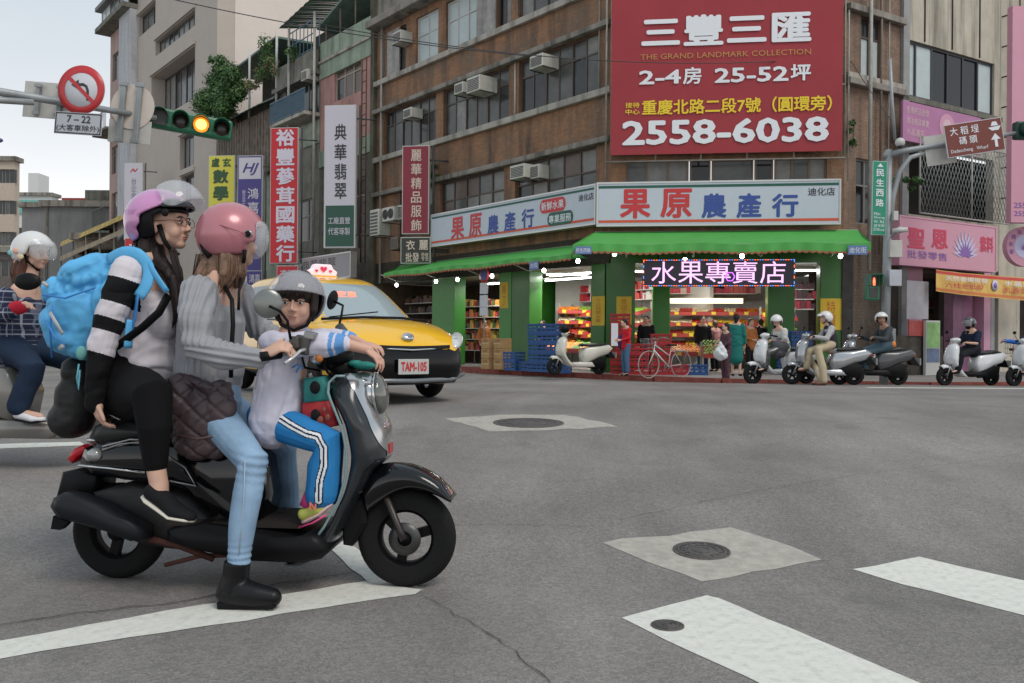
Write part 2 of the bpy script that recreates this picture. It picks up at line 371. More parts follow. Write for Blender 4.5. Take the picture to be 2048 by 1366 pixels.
def crack(pts, w, seed):
    rnd = random.Random(seed); g = gp(pts); P = []
    for a, b in zip(g, g[1:]):
        k = max(2, int((b - a).length / .06))
        for j in range(k): P.append(a.lerp(b, j / k) + Vector((rnd.uniform(-1, 1) * .012, rnd.uniform(-1, 1) * .012, 0)))
    m = MB(); vs = []
    for i, p in enumerate(P):
        t = (P[min(i + 1, len(P) - 1)] - P[max(0, i - 1)]); t.z = 0; t.normalize(); n_ = Vector((-t.y, t.x, 0)); ww = w * rnd.uniform(.35, 1)
        for s in (-1, 1):
            q = p + n_ * ww * s; vs.append((q.x, q.y, gl(q.y) + .0055))
    m.add(vs, [(2 * i, 2 * i + 2, 2 * i + 3, 2 * i + 1) for i in range(len(P) - 1)])
    struct(m.build('road_crack', CR_M))
crack([(852, 1196), (930, 1240), (1010, 1290), (1060, 1330), (1130, 1385)], .0022, 1)
crack([(-30, 1256), (150, 1228), (330, 1210), (560, 1170), (740, 1142)], .004, 2)
crack([(905, 1050), (1100, 1052), (1200, 1056)], .0012, 3)
crack([(1240, 1040), (1500, 985), (1800, 940), (2100, 900)], .0014, 4)
def manhole(px, py, r, label, group):
    g = ground(px, py); g.z = gl(g.y) + .002; t = empty('manhole_cover', Matrix.Translation(g) @ Matrix.Rotation(math.atan((gl(g.y + r) - gl(g.y - r)) / (2 * r)), 4, 'X'), label, 'manhole cover', group)
    m = MB(); m.lathe([(r * 1.09, -.02), (r * 1.09, .005), (r * 1.0, .006), (r * 1.0, -.01)], axis='z', n=48); m.build('rim', IRON, t)
    m = MB(); m.lathe([(r * .985, -.02), (r * .985, .005), (.0005, .0055)], axis='z', n=48)
    for rr in (.3, .6, .85):
        m.lathe([(r * rr, .0055), (r * rr, .0085), (r * (rr + .06), .0085), (r * (rr + .06), .0055)], axis='z', n=40)
    for i in range(16):
        a = i * PI / 8; c = Vector((math.cos(a), math.sin(a), 0)); m.cbox(c * r * .73 + Vector((0, 0, .0065)), (r * .12, .012, .003), Matrix.Rotation(a, 3, 'Z'))
    m.build('lid', IRON, t)
manhole(1403, 1103, .125, 'iron manhole cover in the middle of the near concrete patch', 'manhole covers')
manhole(1057, 846, .30, 'wide manhole cover in the far concrete patch mid junction', 'manhole covers')
manhole(1335, 1253, .055, 'small round iron cover set in the white crossing stripe', 'manhole covers')
# ---- pavement and kerb round the far corner
C1 = (2.744, 24.5); FL = Frame(*C1, -51); FC = Frame(*C1, -7.5)
XC = FC.hit(1688, 300)[0]; C2 = FC.w(XC, 0, 0); FR = Frame(C2.x, C2.y, 30.7)
KB = [Vector(p) for p in [(-70, 116), (-1.6, 28.4), (2.5, 22.9), (3.6, 21.7), (5.0, 20.7), (7.0, 20.0), (9.3, 19.6), (11.4, 20.0), (13.5, 21.2), (80, 61)]]
PZ = .16
m = MB(); pts = [(p.x, p.y, PZ) for p in KB] + [(120, 200, PZ), (-70, 200, PZ)]
m.add(pts, [tuple(range(len(pts)))]); struct(m.build('pavement', PAVE))
def kerb(name, w, z1, mat):
    m = MB(); n = len(KB)
    for i in range(n - 1):
        a, b = KB[i], KB[i + 1]; L_ = (b - a).length; k = max(1, min(60, int(L_ / 1.0)))
        for j in range(k):
            p = a.lerp(b, (j + .004) / k); q = a.lerp(b, (j + .996) / k); t = (b - a).normalized(); nn = Vector((t.y, -t.x)) * w
            for z in (0,):
                m.add([(p.x, p.y, -.1), (q.x, q.y, -.1), (q.x + nn.x, q.y + nn.y, -.1), (p.x + nn.x, p.y + nn.y, -.1), (p.x, p.y, z1), (q.x, q.y, z1), (q.x + nn.x, q.y + nn.y, z1), (p.x + nn.x, p.y + nn.y, z1)],
                      [(0, 3, 2, 1), (4, 5, 6, 7), (0, 1, 5, 4), (1, 2, 6, 5), (2, 3, 7, 6), (3, 0, 4, 7)])
    return struct(m.build(name, mat))
kerb('kerb', .16, PZ + .01, KERBR)
# yellow stretch of kerb beyond the red one
m = MB(); a, b = KB[0], KB[1]; t = (b - a).normalized(); nn = Vector((t.y, -t.x)) * .165
p = b - t * 12; q = b - t * .3
m.add([(p.x + nn.x, p.y + nn.y, -.1), (q.x + nn.x, q.y + nn.y, -.1), (q.x, q.y, PZ + .014), (p.x, p.y, PZ + .014), (q.x + nn.x, q.y + nn.y, PZ + .014), (p.x + nn.x, p.y + nn.y, PZ + .014)], [(0, 1, 4, 5), (5, 4, 2, 3)])
struct(m.build('yellow_kerb_paint', M('yellow_paint', (.55, .33, .05), .7, var=.2)))

# ================================================================== BUILDINGS: helpers
BRICK = brick_mat('orange_tile', (.375, .175, .075), (.2, .14, .1), stain=.85)
BRICK2 = brick_mat('brown_brick', (.33, .20, .13), (.16, .12, .1), stain=.6)
CON = M('weathered_concrete', (.26, .24, .21), .85, var=.2, vs=2, stain=.85, bump=.2)
CONL = M('pale_concrete', (.40, .375, .33), .85, var=.15, vs=2, stain=.7, bump=.2)
CONB = M('beige_render', (.47, .43, .36), .85, var=.12, vs=1.5, stain=.75, stz=.1)
WFR = M('window_frame_brown', (.085, .06, .048), .5); WFG = M('window_frame_grey', (.22, .21, .2), .5); WFW = M('window_frame_pale', (.5, .5, .48), .5)
GL = [M('glass_dark', (.035, .038, .038), .12, var=.3, vs=1.5, spec=.5), M('glass_dusty', (.085, .088, .083), .22, var=.35, vs=2), M('glass_curtain', (.19, .19, .175), .35, var=.25, vs=3),
      M('glass_pale', (.45, .52, .52), .3, var=.06), M('glass_brown', (.10, .07, .05), .3, var=.2), M('glass_black', (.012, .012, .014), .1)]
BOARD = M('old_board', (.36, .35, .33), .8, var=.2, stain=.6)
def wall_holes(m, x0, x1, z0, z1, holes, y0=0, y1=.25):
    xs = sorted({x0, x1, *[min(max(v, x0), x1) for h in holes for v in h[:2]]}); zs = sorted({z0, z1, *[min(max(v, z0), z1) for h in holes for v in h[2:]]})
    for a, b in zip(zs, zs[1:]):
        st = None
        for c, d in zip(xs, xs[1:]):
            cx, cz = (c + d) / 2, (a + b) / 2; inh = any(h[0] < cx < h[1] and h[2] < cz < h[3] for h in holes)
            if not inh: st = c if st is None else st
            if inh and st is not None: m.box(st, c, y0, y1, a, b); st = None
        if st is not None: m.box(st, x1, y0, y1, a, b)
    return m
_rn = random.Random(11)
def window(root, fm, x0, x1, z0, z1, n=4, tr=.7, fr=WFR, gl=(0, 1, 1, 2), y=.12, ft=.05, name='window', backing=True):
    """a framed window with n lights and a transom; each pane its own sub-part"""
    m = MB(); m.box(x0, x1, y - .03, y + .05, z0, z0 + ft); m.box(x0, x1, y - .03, y + .05, z1 - ft, z1)
    w_ = (x1 - x0) / n
    for i in range(n + 1):
        xc = min(max(x0 + i * w_, x0 + ft / 2), x1 - ft / 2); m.box(xc - ft / 2, xc + ft / 2, y - .025, y + .045, z0 + ft, z1 - ft)
    zt = z0 + (z1 - z0) * tr
    if tr < 1: m.box(x0 + ft, x1 - ft, y - .02, y + .04, zt - ft / 2, zt + ft / 2)
    f = m.build(name, fr, root, mat=fm)
    for i in range(n):
        a = x0 + i * w_ + ft / 2; b = x0 + (i + 1) * w_ - ft / 2
        for (c, d) in (((z0 + ft, zt - ft / 2), (zt + ft / 2, z1 - ft)) if tr < 1 else ((z0 + ft, z1 - ft),)):
            yy = y + (0 if i % 2 else .018)
            MB().box(a, b, yy, yy + .008, c, d).build('pane', GL[_rn.choice(gl)], f, fix=False)
    return f
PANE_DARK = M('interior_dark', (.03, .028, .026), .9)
def pz(fr, px, py, y=0): return fr.hit(px, py, y)[1]

# ================================================================== CORNER BUILDING (orange tiles, billboard, fruit shop below)
cb = empty('corner_building', Vector((C1[0], C1[1], 0)), 'old orange tiled corner building above the fruit shop with the red billboard', 'building')
ML, MC_, MR = FL.m, FC.m, FR.m
f3 = [(768, 871, 330), (886, 1017, 300), (1037, 1197, 250)]
Lw = []
bays3 = [(FL.hx(a, 0, y), FL.hx(b, 0, y)) for a, b, y in f3]
bays2 = [(FL.hx(800, 0, 420), FL.hx(866, 0, 420)), (FL.hx(880, 0, 400), FL.hx(1008, 0, 380)), (FL.hx(1030, 0, 380), FL.hx(1192, 0, 340))]
f4 = [(776, 812, 140), (831, 876, 120), (891, 954, 80), (993, 1022, 30), (1036, 1120, 20), (1135, 1200, -60)]
bays4 = [(FL.hx(a, 0, y), FL.hx(b, 0, y)) for a, b, y in f4]
Z2, Z2t, Z3, Z3t, Z4, Z4t = 4.9, 6.6, 8.15, 9.85, 11.15, 12.9
XL = -12.98
holes = [(a, b, Z3, Z3t) for a, b in bays3] + [(a, b, Z2, Z2t) for a, b in bays2] + [(a, b, Z4, Z4t) for a, b in bays4]
wall_holes(MB(), XL, -.004, 4.0, 13.3, holes).build('wall', BRICK, cb, mat=ML)
MB().box(XL - .003, .2, .0, .28, 13.3, 17.5).build('upper_wall', CON, cb, mat=ML)
for z, h, d, mt in ((Z3 - .2, .2, .16, CONL), (Z4 - .2, .2, .16, CONL)):
    MB().box(XL - .02, .05, -d, -.002, z, z + h).build('sill', mt, cb, mat=ML, bev=.02)
for z, h, d, mt in ((Z3t, .17, .22, CON), (Z2t, .17, .22, CON), (13.15, .28, .55, CON)):
    MB().box(XL - .02, .05, -d, -.002, z, z + h).build('ledge', mt, cb, mat=ML, bev=.03)
MB().box(XL - .25, XL + .02, -.15, .4, .16, 17.5).build('pier', M('mossy_concrete', (.115, .112, .08), .9, var=.3, vs=2, stain=.6), cb, mat=ML)
for a, b in bays3: window(cb, ML, a + .02, b - .02, Z3, Z3t, max(4, round((b - a) / .62)), .68, WFR, (1, 1, 2, 1, 0))
for a, b in bays2: window(cb, ML, a + .02, b - .02, Z2, Z2t, max(3, round((b - a) / .75)), .6, WFR, (1, 0, 2, 4, 2))
for i, (a, b) in enumerate(bays4): window(cb, ML, a + .02, b - .02, Z4, Z4t, max(2, round((b - a) / .7)), .62, WFW if i in (1, 2) else WFR, (3,) if i in (1, 2) else (1, 2, 5))
# boarded stretches of the upper floor
for a, b in ((954, 992), (776, 800)):
    MB().box(FL.hx(a, 0, 60), FL.hx(b, 0, 60), -.03, .02, Z4, Z4t).build('board', BOARD, cb, mat=ML)
# chamfer face behind the billboard
h_c = [(FC.hx(1253, 0, 340), FC.hx(1654, 0, 340), 5.31, 6.07)]
wall_holes(MB(), 0, XC - .004, 4.0, 17.5, h_c).build('wall', BRICK, cb, mat=MC_)
m = MB()
window(cb, MC_, FC.hx(1252, 0, 340), FC.hx(1378, 0, 340), 5.3, 6.08, 3, 1, M('window_frame_ochre', (.21, .14, .09), .6), (1, 2), backing=False)
window(cb, MC_, FC.hx(1380, 0, 340), FC.hx(1422, 0, 340), 5.3, 6.08, 1, 1, _mc['window_frame_ochre'], (5,))
window(cb, MC_, FC.hx(1424, 0, 340), FC.hx(1508, 0, 340), 5.3, 6.08, 1, 1, _mc['window_frame_ochre'], (1,))
window(cb, MC_, FC.hx(1510, 0, 340), FC.hx(1548, 0, 340), 5.3, 6.08, 1, 1, _mc['window_frame_ochre'], (5,))
window(cb, MC_, FC.hx(1550, 0, 340), FC.hx(1655, 0, 340), 5.3, 6.08, 3, 1, _mc['window_frame_ochre'], (1, 0, 2))
# short face on the side street
wx0, wx1 = FR.hx(1722, 0, 100), FR.hx(1764, 0, 100)
wall_holes(MB(), 0, 2.36, 4.0, 17.5, [(wx0, wx1, 8.4, 10.05), (.5, 1.9, 4.3, 6.1)]).build('wall', BRICK2, cb, mat=MR)
window(cb, MR, wx0, wx1, 8.4, 10.05, 2, .66, WFR, (3, 0, 3))
window(cb, MR, .5, 1.9, 4.3, 6.1, 3, .6, WFG, (5, 0, 1), name='window')
for z in (8.2, 10.2): MB().box(-.02, 2.38, -.22, -.002, z - .18, z).build('ledge', CON, cb, mat=MR, bev=.02)
MB().box(-.02, 2.38, -.16, -.002, 8.2, 8.35).build('sill', CONL, cb, mat=MR, bev=.02)
# drain pipes and cable conduits
PIPE = M('pipe_grey', (.33, .32, .29), .6, var=.2); PIPEB = M('pipe_brown', (.16, .12, .09), .6, var=.3)
def vpipe(fr, px, py, z0, z1, r, mt, y=-.1, root=cb):
    x = fr.hx(px, y, py); MB().tube([(x, y, z0), (x, y, z1)], r, 8).build('pipe', mt, root, mat=fr.m)
vpipe(FR, 1741, 200, 3, 14, .05, PIPE, -.3); vpipe(FR, 1762, 200, 3.5, 14, .035, PIPEB, -.16); vpipe(FR, 1777, 300, 3, 14, .02, PIPE)
vpipe(FR, 1697, 200, 5.4, 10.0, .02, PIPE, -.14)
vpipe(FL, 1212, 200, 5.5, 13, .022, PIPE, -.08); vpipe(FL, 762, 300, 3.2, 13.2, .05, PIPE, -.12); vpipe(FL, 1198, 130, 8.2, 12, .018, PIPE, -.06)
vpipe(FL, 1030, 200, 8.2, 9.9, .03, WFW, -.02)
# ground floor: arcade floor, ceiling, columns, back wall
GRN = M('green_column_paint', (.028, .135, .018), .35, var=.12, vs=1.5); GRNL = M('green_board', (.05, .23, .04), .4, var=.08)
INT = M('shop_wall_white', (.55, .55, .52), .8, var=.06); INTD = M('arcade_ceiling', (.4, .42, .38), .8)
m = MB(); m.box(XL, .0, .3, 7.5, 3.25, 3.55); m.build('arcade_ceiling', INTD, cb, mat=ML)
m = MB(); m.box(-.1, XC, .28, 5.5, 3.22, 3.56); m.build('arcade_ceiling', INTD, cb, mat=MC_)
MB().box(-2.0, XC + 1, 5.6, 5.8, .16, 3.24).build('back_wall', INT, cb, mat=MC_)
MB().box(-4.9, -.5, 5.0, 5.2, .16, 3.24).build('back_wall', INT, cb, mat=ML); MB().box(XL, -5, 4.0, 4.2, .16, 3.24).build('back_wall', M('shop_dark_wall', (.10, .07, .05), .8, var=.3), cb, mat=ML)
MB().box(XL, -.05, .002, .25, 3.2, 4.0).build('header', M('header_dark', (.05, .045, .035), .7, var=.3), cb, mat=ML)
MB().box(0, XC - .01, .002, .25, 3.2, 4.0).build('header', GRN, cb, mat=MC_)
MB().box(.0, 2.36, .002, .3, .16, 4.0).build('side_wall', brick_mat('dark_tile', (.13, .085, .06), (.05, .04, .035), .12, .09, .9), cb, mat=MR)
def column(fr, a, b, py, d, mt=GRN, y=0.0, nm='column', z1=3.22):
    x0, x1 = fr.hx(a, y, py), fr.hx(b, y, py); return MB().box(x0, x1, y, y + d, .16, z1).build(nm, mt, cb, mat=fr.m, bev=.02)
column(FC, 1212, 1270, 620, .55); column(FC, 1305, 1340, 620, .4, GRNL, 1.5); column(FC, 1536, 1590, 620, .5, GRN, .2); column(FC, 1640, 1684, 620, .5)
column(FL, 1181, 1209, 620, .5); column(FL, 998, 1022, 620, .5, GRNL); column(FL, 1023, 1058, 620, .55, GRN, .02); column(FL, 864, 908, 600, .5, GRNL)
MB().box(FC.hx(1686, -.05), FC.hx(1708, -.05), -.05, .4, .16, 4.0).build('column', M('soot_concrete', (.05, .048, .045), .8, var=.3), cb, mat=MC_)
# interior cross walls so that the arcade reads as rooms
MB().box(FL.hx(1000, .5, 620) - .1, FL.hx(1000, .5, 620), .6, 5, .16, 3.2).build('partition', GRN, cb, mat=ML)

# ---- air conditioners (things that hang on the walls)
ACW = M('ac_case', (.55, .54, .48), .5, var=.12, stain=.4); ACD = M('ac_grille', (.10, .10, .095), .6)
def ac(fr, px, py, w_, h, d, label, y=-.0, fan=0, mt=ACW, group='air conditioners on the facades', wall=.25):
    x, z = fr.hit(px, py, y - d); o = fr.w(x, 0, z); t = empty('air_conditioner', Matrix.Translation(o) @ fr.m.to_3x3().to_4x4(), label, 'air conditioner', group)
    MB().box(-w_ / 2, w_ / 2, y - d, y + .12, -h / 2, h / 2).build('case', mt, t, bev=.015)
    g = MB(); 
    for i in range(7): g.box(-w_ / 2 + .05, w_ / 2 - .05, y - d - .012, y - d - .002, -h / 2 + .05 + i * (h - .1) / 7, -h / 2 + .05 + (i + .55) * (h - .1) / 7)
    if not fan: g.build('grille', ACD, t)
    for i in range(fan):
        r = h * .36; zc = (h / 4 * (1 if i else -1)) if fan > 1 and h > w_ else 0; xc = (i - (fan - 1) / 2) * w_ * .46 if fan > 1 and w_ >= h else (0 if fan > 1 else .08 * w_)
        q = MB()
        for rr in (.35, .6, .85, 1): q.lathe([(r * rr, y - d - .01), (r * rr, y - d - .02), (r * rr - .012, y - d - .02), (r * rr - .012, y - d - .01)], c=(xc, 0, zc), n=20)
        q.build('fan_guard', ACD, t); MB().lathe([(r, y - d - .003), (r * .3, y - d - .006), (.001, y - d - .006)], c=(xc, 0, zc), n=20).build('fan', M('fan_dark', (.04, .04, .04), .6), t)
    b = MB(); b.box(-w_ / 2, -w_ / 2 + .03, y - d, .0, -h / 2 - .03, -h / 2 - .004); b.box(w_ / 2 - .03, w_ / 2, y - d, .0, -h / 2 - .03, -h / 2 - .004); b.build('bracket', DARK, t)
    return t
ac(FL, 793, 74, .62, .42, .5, 'boxy window air conditioner under the top ledge at the dark pier')
ac(FL, 814, 226, .55, .36, .4, 'small white air conditioner above the first window of the middle floor')
ac(FL, 917, 176, .5, .36, .5, 'narrow air conditioner squeezed against a wider one on the middle floor')
ac(FL, 946, 168, .72, .5, .62, 'wide beige air conditioner sticking out over the middle windows')
ac(FL, 1072, 122, .6, .38, .55, 'white air conditioner over the window bay nearest the billboard')
ac(FL, 1034, 343, .7, .42, .55, 'air conditioner with twin vents directly above the white shop sign')
ac(FL, 1068, 343, .45, .42, .3, 'plain white air conditioner box beside the twin vented one')

# ---- red billboard
FB = Frame(FC.w(0, -.4, 0).x, FC.w(0, -.4, 0).y, -7.5)
bb = empty('billboard', FB.m, 'big red property billboard with white and yellow lettering on the corner facade', 'billboard')
RED = M('billboard_red', (.31, .034, .043), .45, var=.07, vs=.8, spec=.3); WT = M('print_white', (.72, .74, .78), .5); YE = M('print_yellow', (.78, .56, .02), .5); GO = M('print_gold', (.46, .22, .06), .5)
bx0, bx1 = FB.hx(1222, 0, 200), FB.hx(1685, 0, 200); bz0 = FB.hit(1450, 306, 0)[1]; bz1 = 11.7
m = MB(); nx_, nz_ = 24, 18; vs = []
for j in range(nz_ + 1):
    for i in range(nx_ + 1):
        x = bx0 + (bx1 - bx0) * i / nx_; z = bz0 + (bz1 - bz0) * j / nz_
        e = min(i, nx_ - i, j, nz_ - j); vs.append((x, 0 if e == 0 else .012 * mnoise.noise(Vector((x * 1.2, 0, z * .9))), z))
m.add(vs, [(j * (nx_ + 1) + i, j * (nx_ + 1) + i + 1, (j + 1) * (nx_ + 1) + i + 1, (j + 1) * (nx_ + 1) + i) for j in range(nz_) for i in range(nx_)], True)
m.build('canvas', RED, bb)
m = MB()
for i in range(6):
    x = bx0 + (bx1 - bx0) * i / 5; m.tube([(x, .12, bz0 - .18), (x, .12, bz1)], .025, 6); m.tube([(x, .12, bz0 + .1), (x, .42, bz0 + .1)], .02, 6)
for z in (bz0 - .16, bz0 + 1.8, bz1): m.tube([(bx0 - .15, .12, z), (bx1 + .1, .12, z)], .025, 6)
m.tube([(bx0 - .13, .12, bz0 - .18), (bx0 - .13, .12, bz1)], .02, 6); m.tube([(bx1 + .09, .12, bz0 - .18), (bx1 + .09, .12, bz1)], .02, 6)
m.build('frame', M('scaffold_rust', (.28, .25, .22), .6, var=.3), bb)
def tpx(fr, root, s, mt, xl, xr, yt, yb, y=-.03, **k):
    xm = (xl + xr) / 2; ym = (yt + yb) / 2
    return text(s, mt, root, fr.hx(xl, y, ym), fr.hx(xr, y, ym), fr.hit(xm, yb, y)[1], fr.hit(xm, yt, y)[1], y, **k)
BY = -.03
tpx(FB, bb, '三豐三匯', WT, 1283, 1623, 27, 89, BY, bold=.032, gap=1.05)
tpx(FB, bb, 'THE GRAND LANDMARK COLLECTION', GO, 1281, 1622, 103, 114, BY, bold=-.004)
tpx(FB, bb, '2-4', WT, 1278, 1362, 140, 168, BY, bold=.025); tpx(FB, bb, '房', WT, 1366, 1403, 134, 168, BY, bold=.022)
tpx(FB, bb, '25-52', WT, 1429, 1577, 134, 164, BY, bold=.025); tpx(FB, bb, '坪', WT, 1581, 1622, 128, 161, BY, bold=.025)
tpx(FB, bb, '接待', YE, 1251, 1279, 205, 216, BY, bold=.01); tpx(FB, bb, '中心', YE, 1251, 1279, 218, 229, BY, bold=.015)
tpx(FB, bb, '重慶北路二段7號（圓環旁）', YE, 1284, 1664, 195, 226, BY, bold=.02)
tpx(FB, bb, '2558-6038', WT, 1244, 1658, 237, 287, BY, bold=.03)

# ---- the two-sided shop sign
SGW = M('sign_white', (.50, .54, .62), .4, var=.03); SGR = M('sign_red', (.55, .03, .035), .45); SGB = M('sign_blue', (.03, .07, .30), .45); SGG = M('sign_green', (.01, .09, .06), .45)
ALU = M('aluminium', (.55, .55, .54), .35, .6); SRED = M('sign_orange_red', (.62, .08, .03), .45)
def lightbox(root, x0, x1, z0, z1, d=.25, fr=.05, face=SGW, edge=ALU):
    MB().box(x0, x1, .004, d, z0, z1).build('sign_box', edge, root); 
    MB().box(x0 + fr, x1 - fr, -.006, .0, z0 + fr, z1 - fr).build('sign_face', face, root)
    m = MB(); m.box(x0, x1, -.02, .003, z0, z0 + fr - .003); m.box(x0, x1, -.02, .003, z1 - fr + .003, z1); m.box(x0, x0 + fr - .003, -.02, .003, z0 + fr, z1 - fr); m.box(x1 - fr + .003, x1, -.02, .003, z0 + fr, z1 - fr); m.build('rim', edge, root)
FS = Frame(FC.w(0, -.6, 0).x, FC.w(0, -.6, 0).y, -7.5)
s1 = empty('shop_sign', FS.m, 'long white fruit shop sign facing the junction under the red billboard', 'sign', 'white fruit shop signs round the corner')
x0, x1 = FS.hx(1193, 0, 400), FS.hx(1682, 0, 400); z0, z1 = FS.hit(1450, 451)[1], FS.hit(1450, 361)[1]
lightbox(s1, x0, x1, z0, z1)
MB().box(x0 + .06, x1 - .06, -.012, -.008, z1 - .17, z1 - .1).build('stripe', SGG, s1); MB().box(x0 + .06, x1 - .06, -.012, -.008, z0 + .1, z0 + .17).build('stripe', SRED, s1)
for ch, a, b, t_, u_, mt in (('果', 1240, 1301, 378, 437, SGR), ('原', 1321, 1384, 377, 436, SGR), ('農', 1403, 1453, 387, 436, SGB), ('產', 1473, 1523, 386, 436, SGB), ('行', 1544, 1597, 387, 434, SGB)):
    tpx(FS, s1, ch, mt, a, b, t_, u_, -.014, bold=.028)
tpx(FS, s1, '迪化店', M('print_black', (.03, .03, .035), .5), 1616, 1670, 375, 391, -.014, bold=.01)
BK = _mc['print_black']
FT = Frame(FL.w(0, -.6, 0).x, FL.w(0, -.6, 0).y, -51)
s2 = empty('shop_sign', FT.m, 'white fruit shop sign running down the side street with red and green pill badges', 'sign', 'white fruit shop signs round the corner')
xr_ = FT.hx(1192, 0, 400); xl_ = FT.hx(862, 0, 470); z0, z1 = FT.hit(1191, 449)[1], FT.hit(1191, 367)[1]
lightbox(s2, xl_, xr_, z0, z1)
MB().box(xl_ + .06, xr_ - .06, -.012, -.008, z1 - .16, z1 - .1).build('stripe', SGG, s2); MB().box(xl_ + .06, xr_ - .06, -.012, -.008, z0 + .12, z0 + .19).build('stripe', SRED, s2)
for ch, a, b, t_, u_, mt in (('果', 902, 928, 434, 479, SGR), ('原', 938, 963, 427, 474, SGR), ('農', 975, 997, 430, 468, SGB), ('產', 1008, 1031, 423, 463, SGB), ('行', 1043, 1068, 417, 456, SGB)):
    tpx(FT, s2, ch, mt, a, b, t_, u_, -.014, bold=.025)
def pill(root, fr, a, b, t_, u_, mt, s, y=-.012):
    x0, z1 = fr.hit(a, t_, y); x1, z0 = fr.hit(b, u_, y); h = (z1 - z0) / 2; zc = (z0 + z1) / 2; P = []
    for k in range(13): P.append((x1 - h * .8 + h * .8 * math.cos(-PI / 2 + PI * k / 12), zc + h * math.sin(-PI / 2 + PI * k / 12)))
    for k in range(13): P.append((x0 + h * .8 + h * .8 * math.cos(PI / 2 + PI * k / 12), zc + h * math.sin(PI / 2 + PI * k / 12)))
    MB().prism(P, y - .006, y).build('badge', mt, root); text(s, WT, root, x0 + h * .35, x1 - h * .35, zc - h * .62, zc + h * .62, y - .01, bold=.012)
pill(s2, FT, 1080, 1131, 401, 420, SGR, '新鮮水果'); pill(s2, FT, 1095, 1146, 427, 446, SGG, '專業服務')
tpx(FT, s2, '迪化店', BK, 1157, 1187, 387, 401, -.014, bold=.01)

# ---- awnings
AWN = M('awning_green', (.075, .36, .07), .65, var=.08, vs=1.2, stain=.1); AWB = M('awning_trim', (.35, .14, .08), .8); AWU = M('awning_underside', (.28, .36, .24), .8)
def awning(fr, xt0, xt1, xb0, xb1, yt, zt, yb, zb, vh, label):
    o = fr.w(0, 0, 0); t = empty('awning', fr.m, label, 'awning', 'green awnings of the fruit shop')
    m = MB(); n = 40; r0 = []; r1 = []; 
    for k in range(9):
        s = k / 8; row = []
        for i in range(n + 1):
            u = i / n; xa = xt0 + (xt1 - xt0) * u; xb = xb0 + (xb1 - xb0) * u
            row.append((xa + (xb - xa) * s, yt + (yb - yt) * s, zt + (zb - zt) * s - .05 * math.sin(PI * s) + .02 * math.sin(u * PI * 6) * s))
        r0.append(row)
    m.loft(r0, False, True, False); m.build('canopy', AWN, t)
    m = MB(); last = r0[-1]; ns = int(abs(xb1 - xb0) / .16); v = []
    top = []; bot = []
    for i in range(ns * 4 + 1):
        u = i / (ns * 4); x = xb0 + (xb1 - xb0) * u; zz = zb + .02 * math.sin(u * PI * 6); top.append((x, yb - .012, zz + .002)); bot.append((x, yb - .02 + .02 * math.sin(u * 90), zz - vh - .04 * abs(math.sin(i * PI / 4))))
    mid = [(a[0], b[1], b[2] + .05) for a, b in zip(top, bot)]
    m.loft([top, mid], False, True, False); m.build('valance', AWN, t)
    m = MB(); m.loft([[(p[0], p[1] - .002, p[2]) for p in mid], bot], False, False, False); m.build('scalloped_edge', AWB, t)
    for xa, xb in ((xt0, xb0), (xt1, xb1)):
        MB().add([(xa, yt, zt), (xb, yb, zb), (xb, yb, zb - vh), (xb, yb + .6, zb - vh + .05), (xa, yt, zt - .2)], [(0, 1, 2, 3, 4)]).build('end_panel', AWN, t)
    m = MB(); m.tube([(xt0, yt + .05, zt - .03), (xt1, yt + .05, zt - .03)], .05, 8); m.tube([(xb0, yb + .03, zb - .03), (xb1, yb + .03, zb - .03)], .025, 6)
    for i in range(4):
        x = xt0 + (xt1 - xt0) * (i + .5) / 4; m.tube([(x, yt + .1, zt - .6), (x, (yt + yb) / 2, zb - .25), (x, yb + .03, zb - .03)], .02, 6)
    m.build('folding_arm', PIPE, t)
    return t
def xz(fr, px, py, y): return fr.hit(px, py, y)
yb = -2.1; a0, a1 = FC.hx(1146, yb, 495), FC.hx(1742, yb, 495); zb = FC.hit(1450, 487, yb)[1]; zv = FC.hit(1450, 505, yb)[1]
awning(FC, FC.hx(1190, -.4, 462), FC.hx(1716, -.4, 462), a0, a1, -.4, FC.hit(1450, 462, -.4)[1], yb, zb, zb - zv, 'green awning facing the junction with small blue number plates at its ends')
yb2 = -1.9; zb2 = FL.hit(1031, 519, yb2)[1]; zv2 = FL.hit(1031, 529, yb2)[1]
awning(FL, FL.hx(800, -.35, 545), FL.hx(1150, -.35, 490), FL.hx(768, yb2, 556), FL.hx(1143, yb2, 498), -.35, FL.hit(1000, 508, -.35)[1], yb2, zb2, zb2 - zv2, 'green awning stretching down the side street above the taxi')
print('awning z', zb, zv, zb2, zv2)
BLU = M('plate_blue', (.12, .2, .42), .4)
def nplate(fr, px0, px1, py0, py1, y, s, label):
    x0, z1 = fr.hit(px0, py0, y); x1, z0 = fr.hit(px1, py1, y); t = empty('number_plate', fr.m @ Matrix.Translation((x0, y, z0)), label, 'house sign', 'small blue plates on the awnings')
    MB().box(0, x1 - x0, 0, .015, 0, z1 - z0).build('plate', BLU, t); text(s, WT, t, .03, x1 - x0 - .03, .04, z1 - z0 - .04, -.004, bold=.005)
nplate(FC, 1150, 1183, 493, 508, -2.16, '民生西路', 'small blue street plate on the left end of the junction awning')
nplate(FC, 1696, 1735, 491, 509, -2.16, '迪化街', 'small blue street plate on the right end of the junction awning')
nplate(FL, 1059, 1076, 524, 538, -1.96, '大同', 'small blue plate hanging from the side street awning')
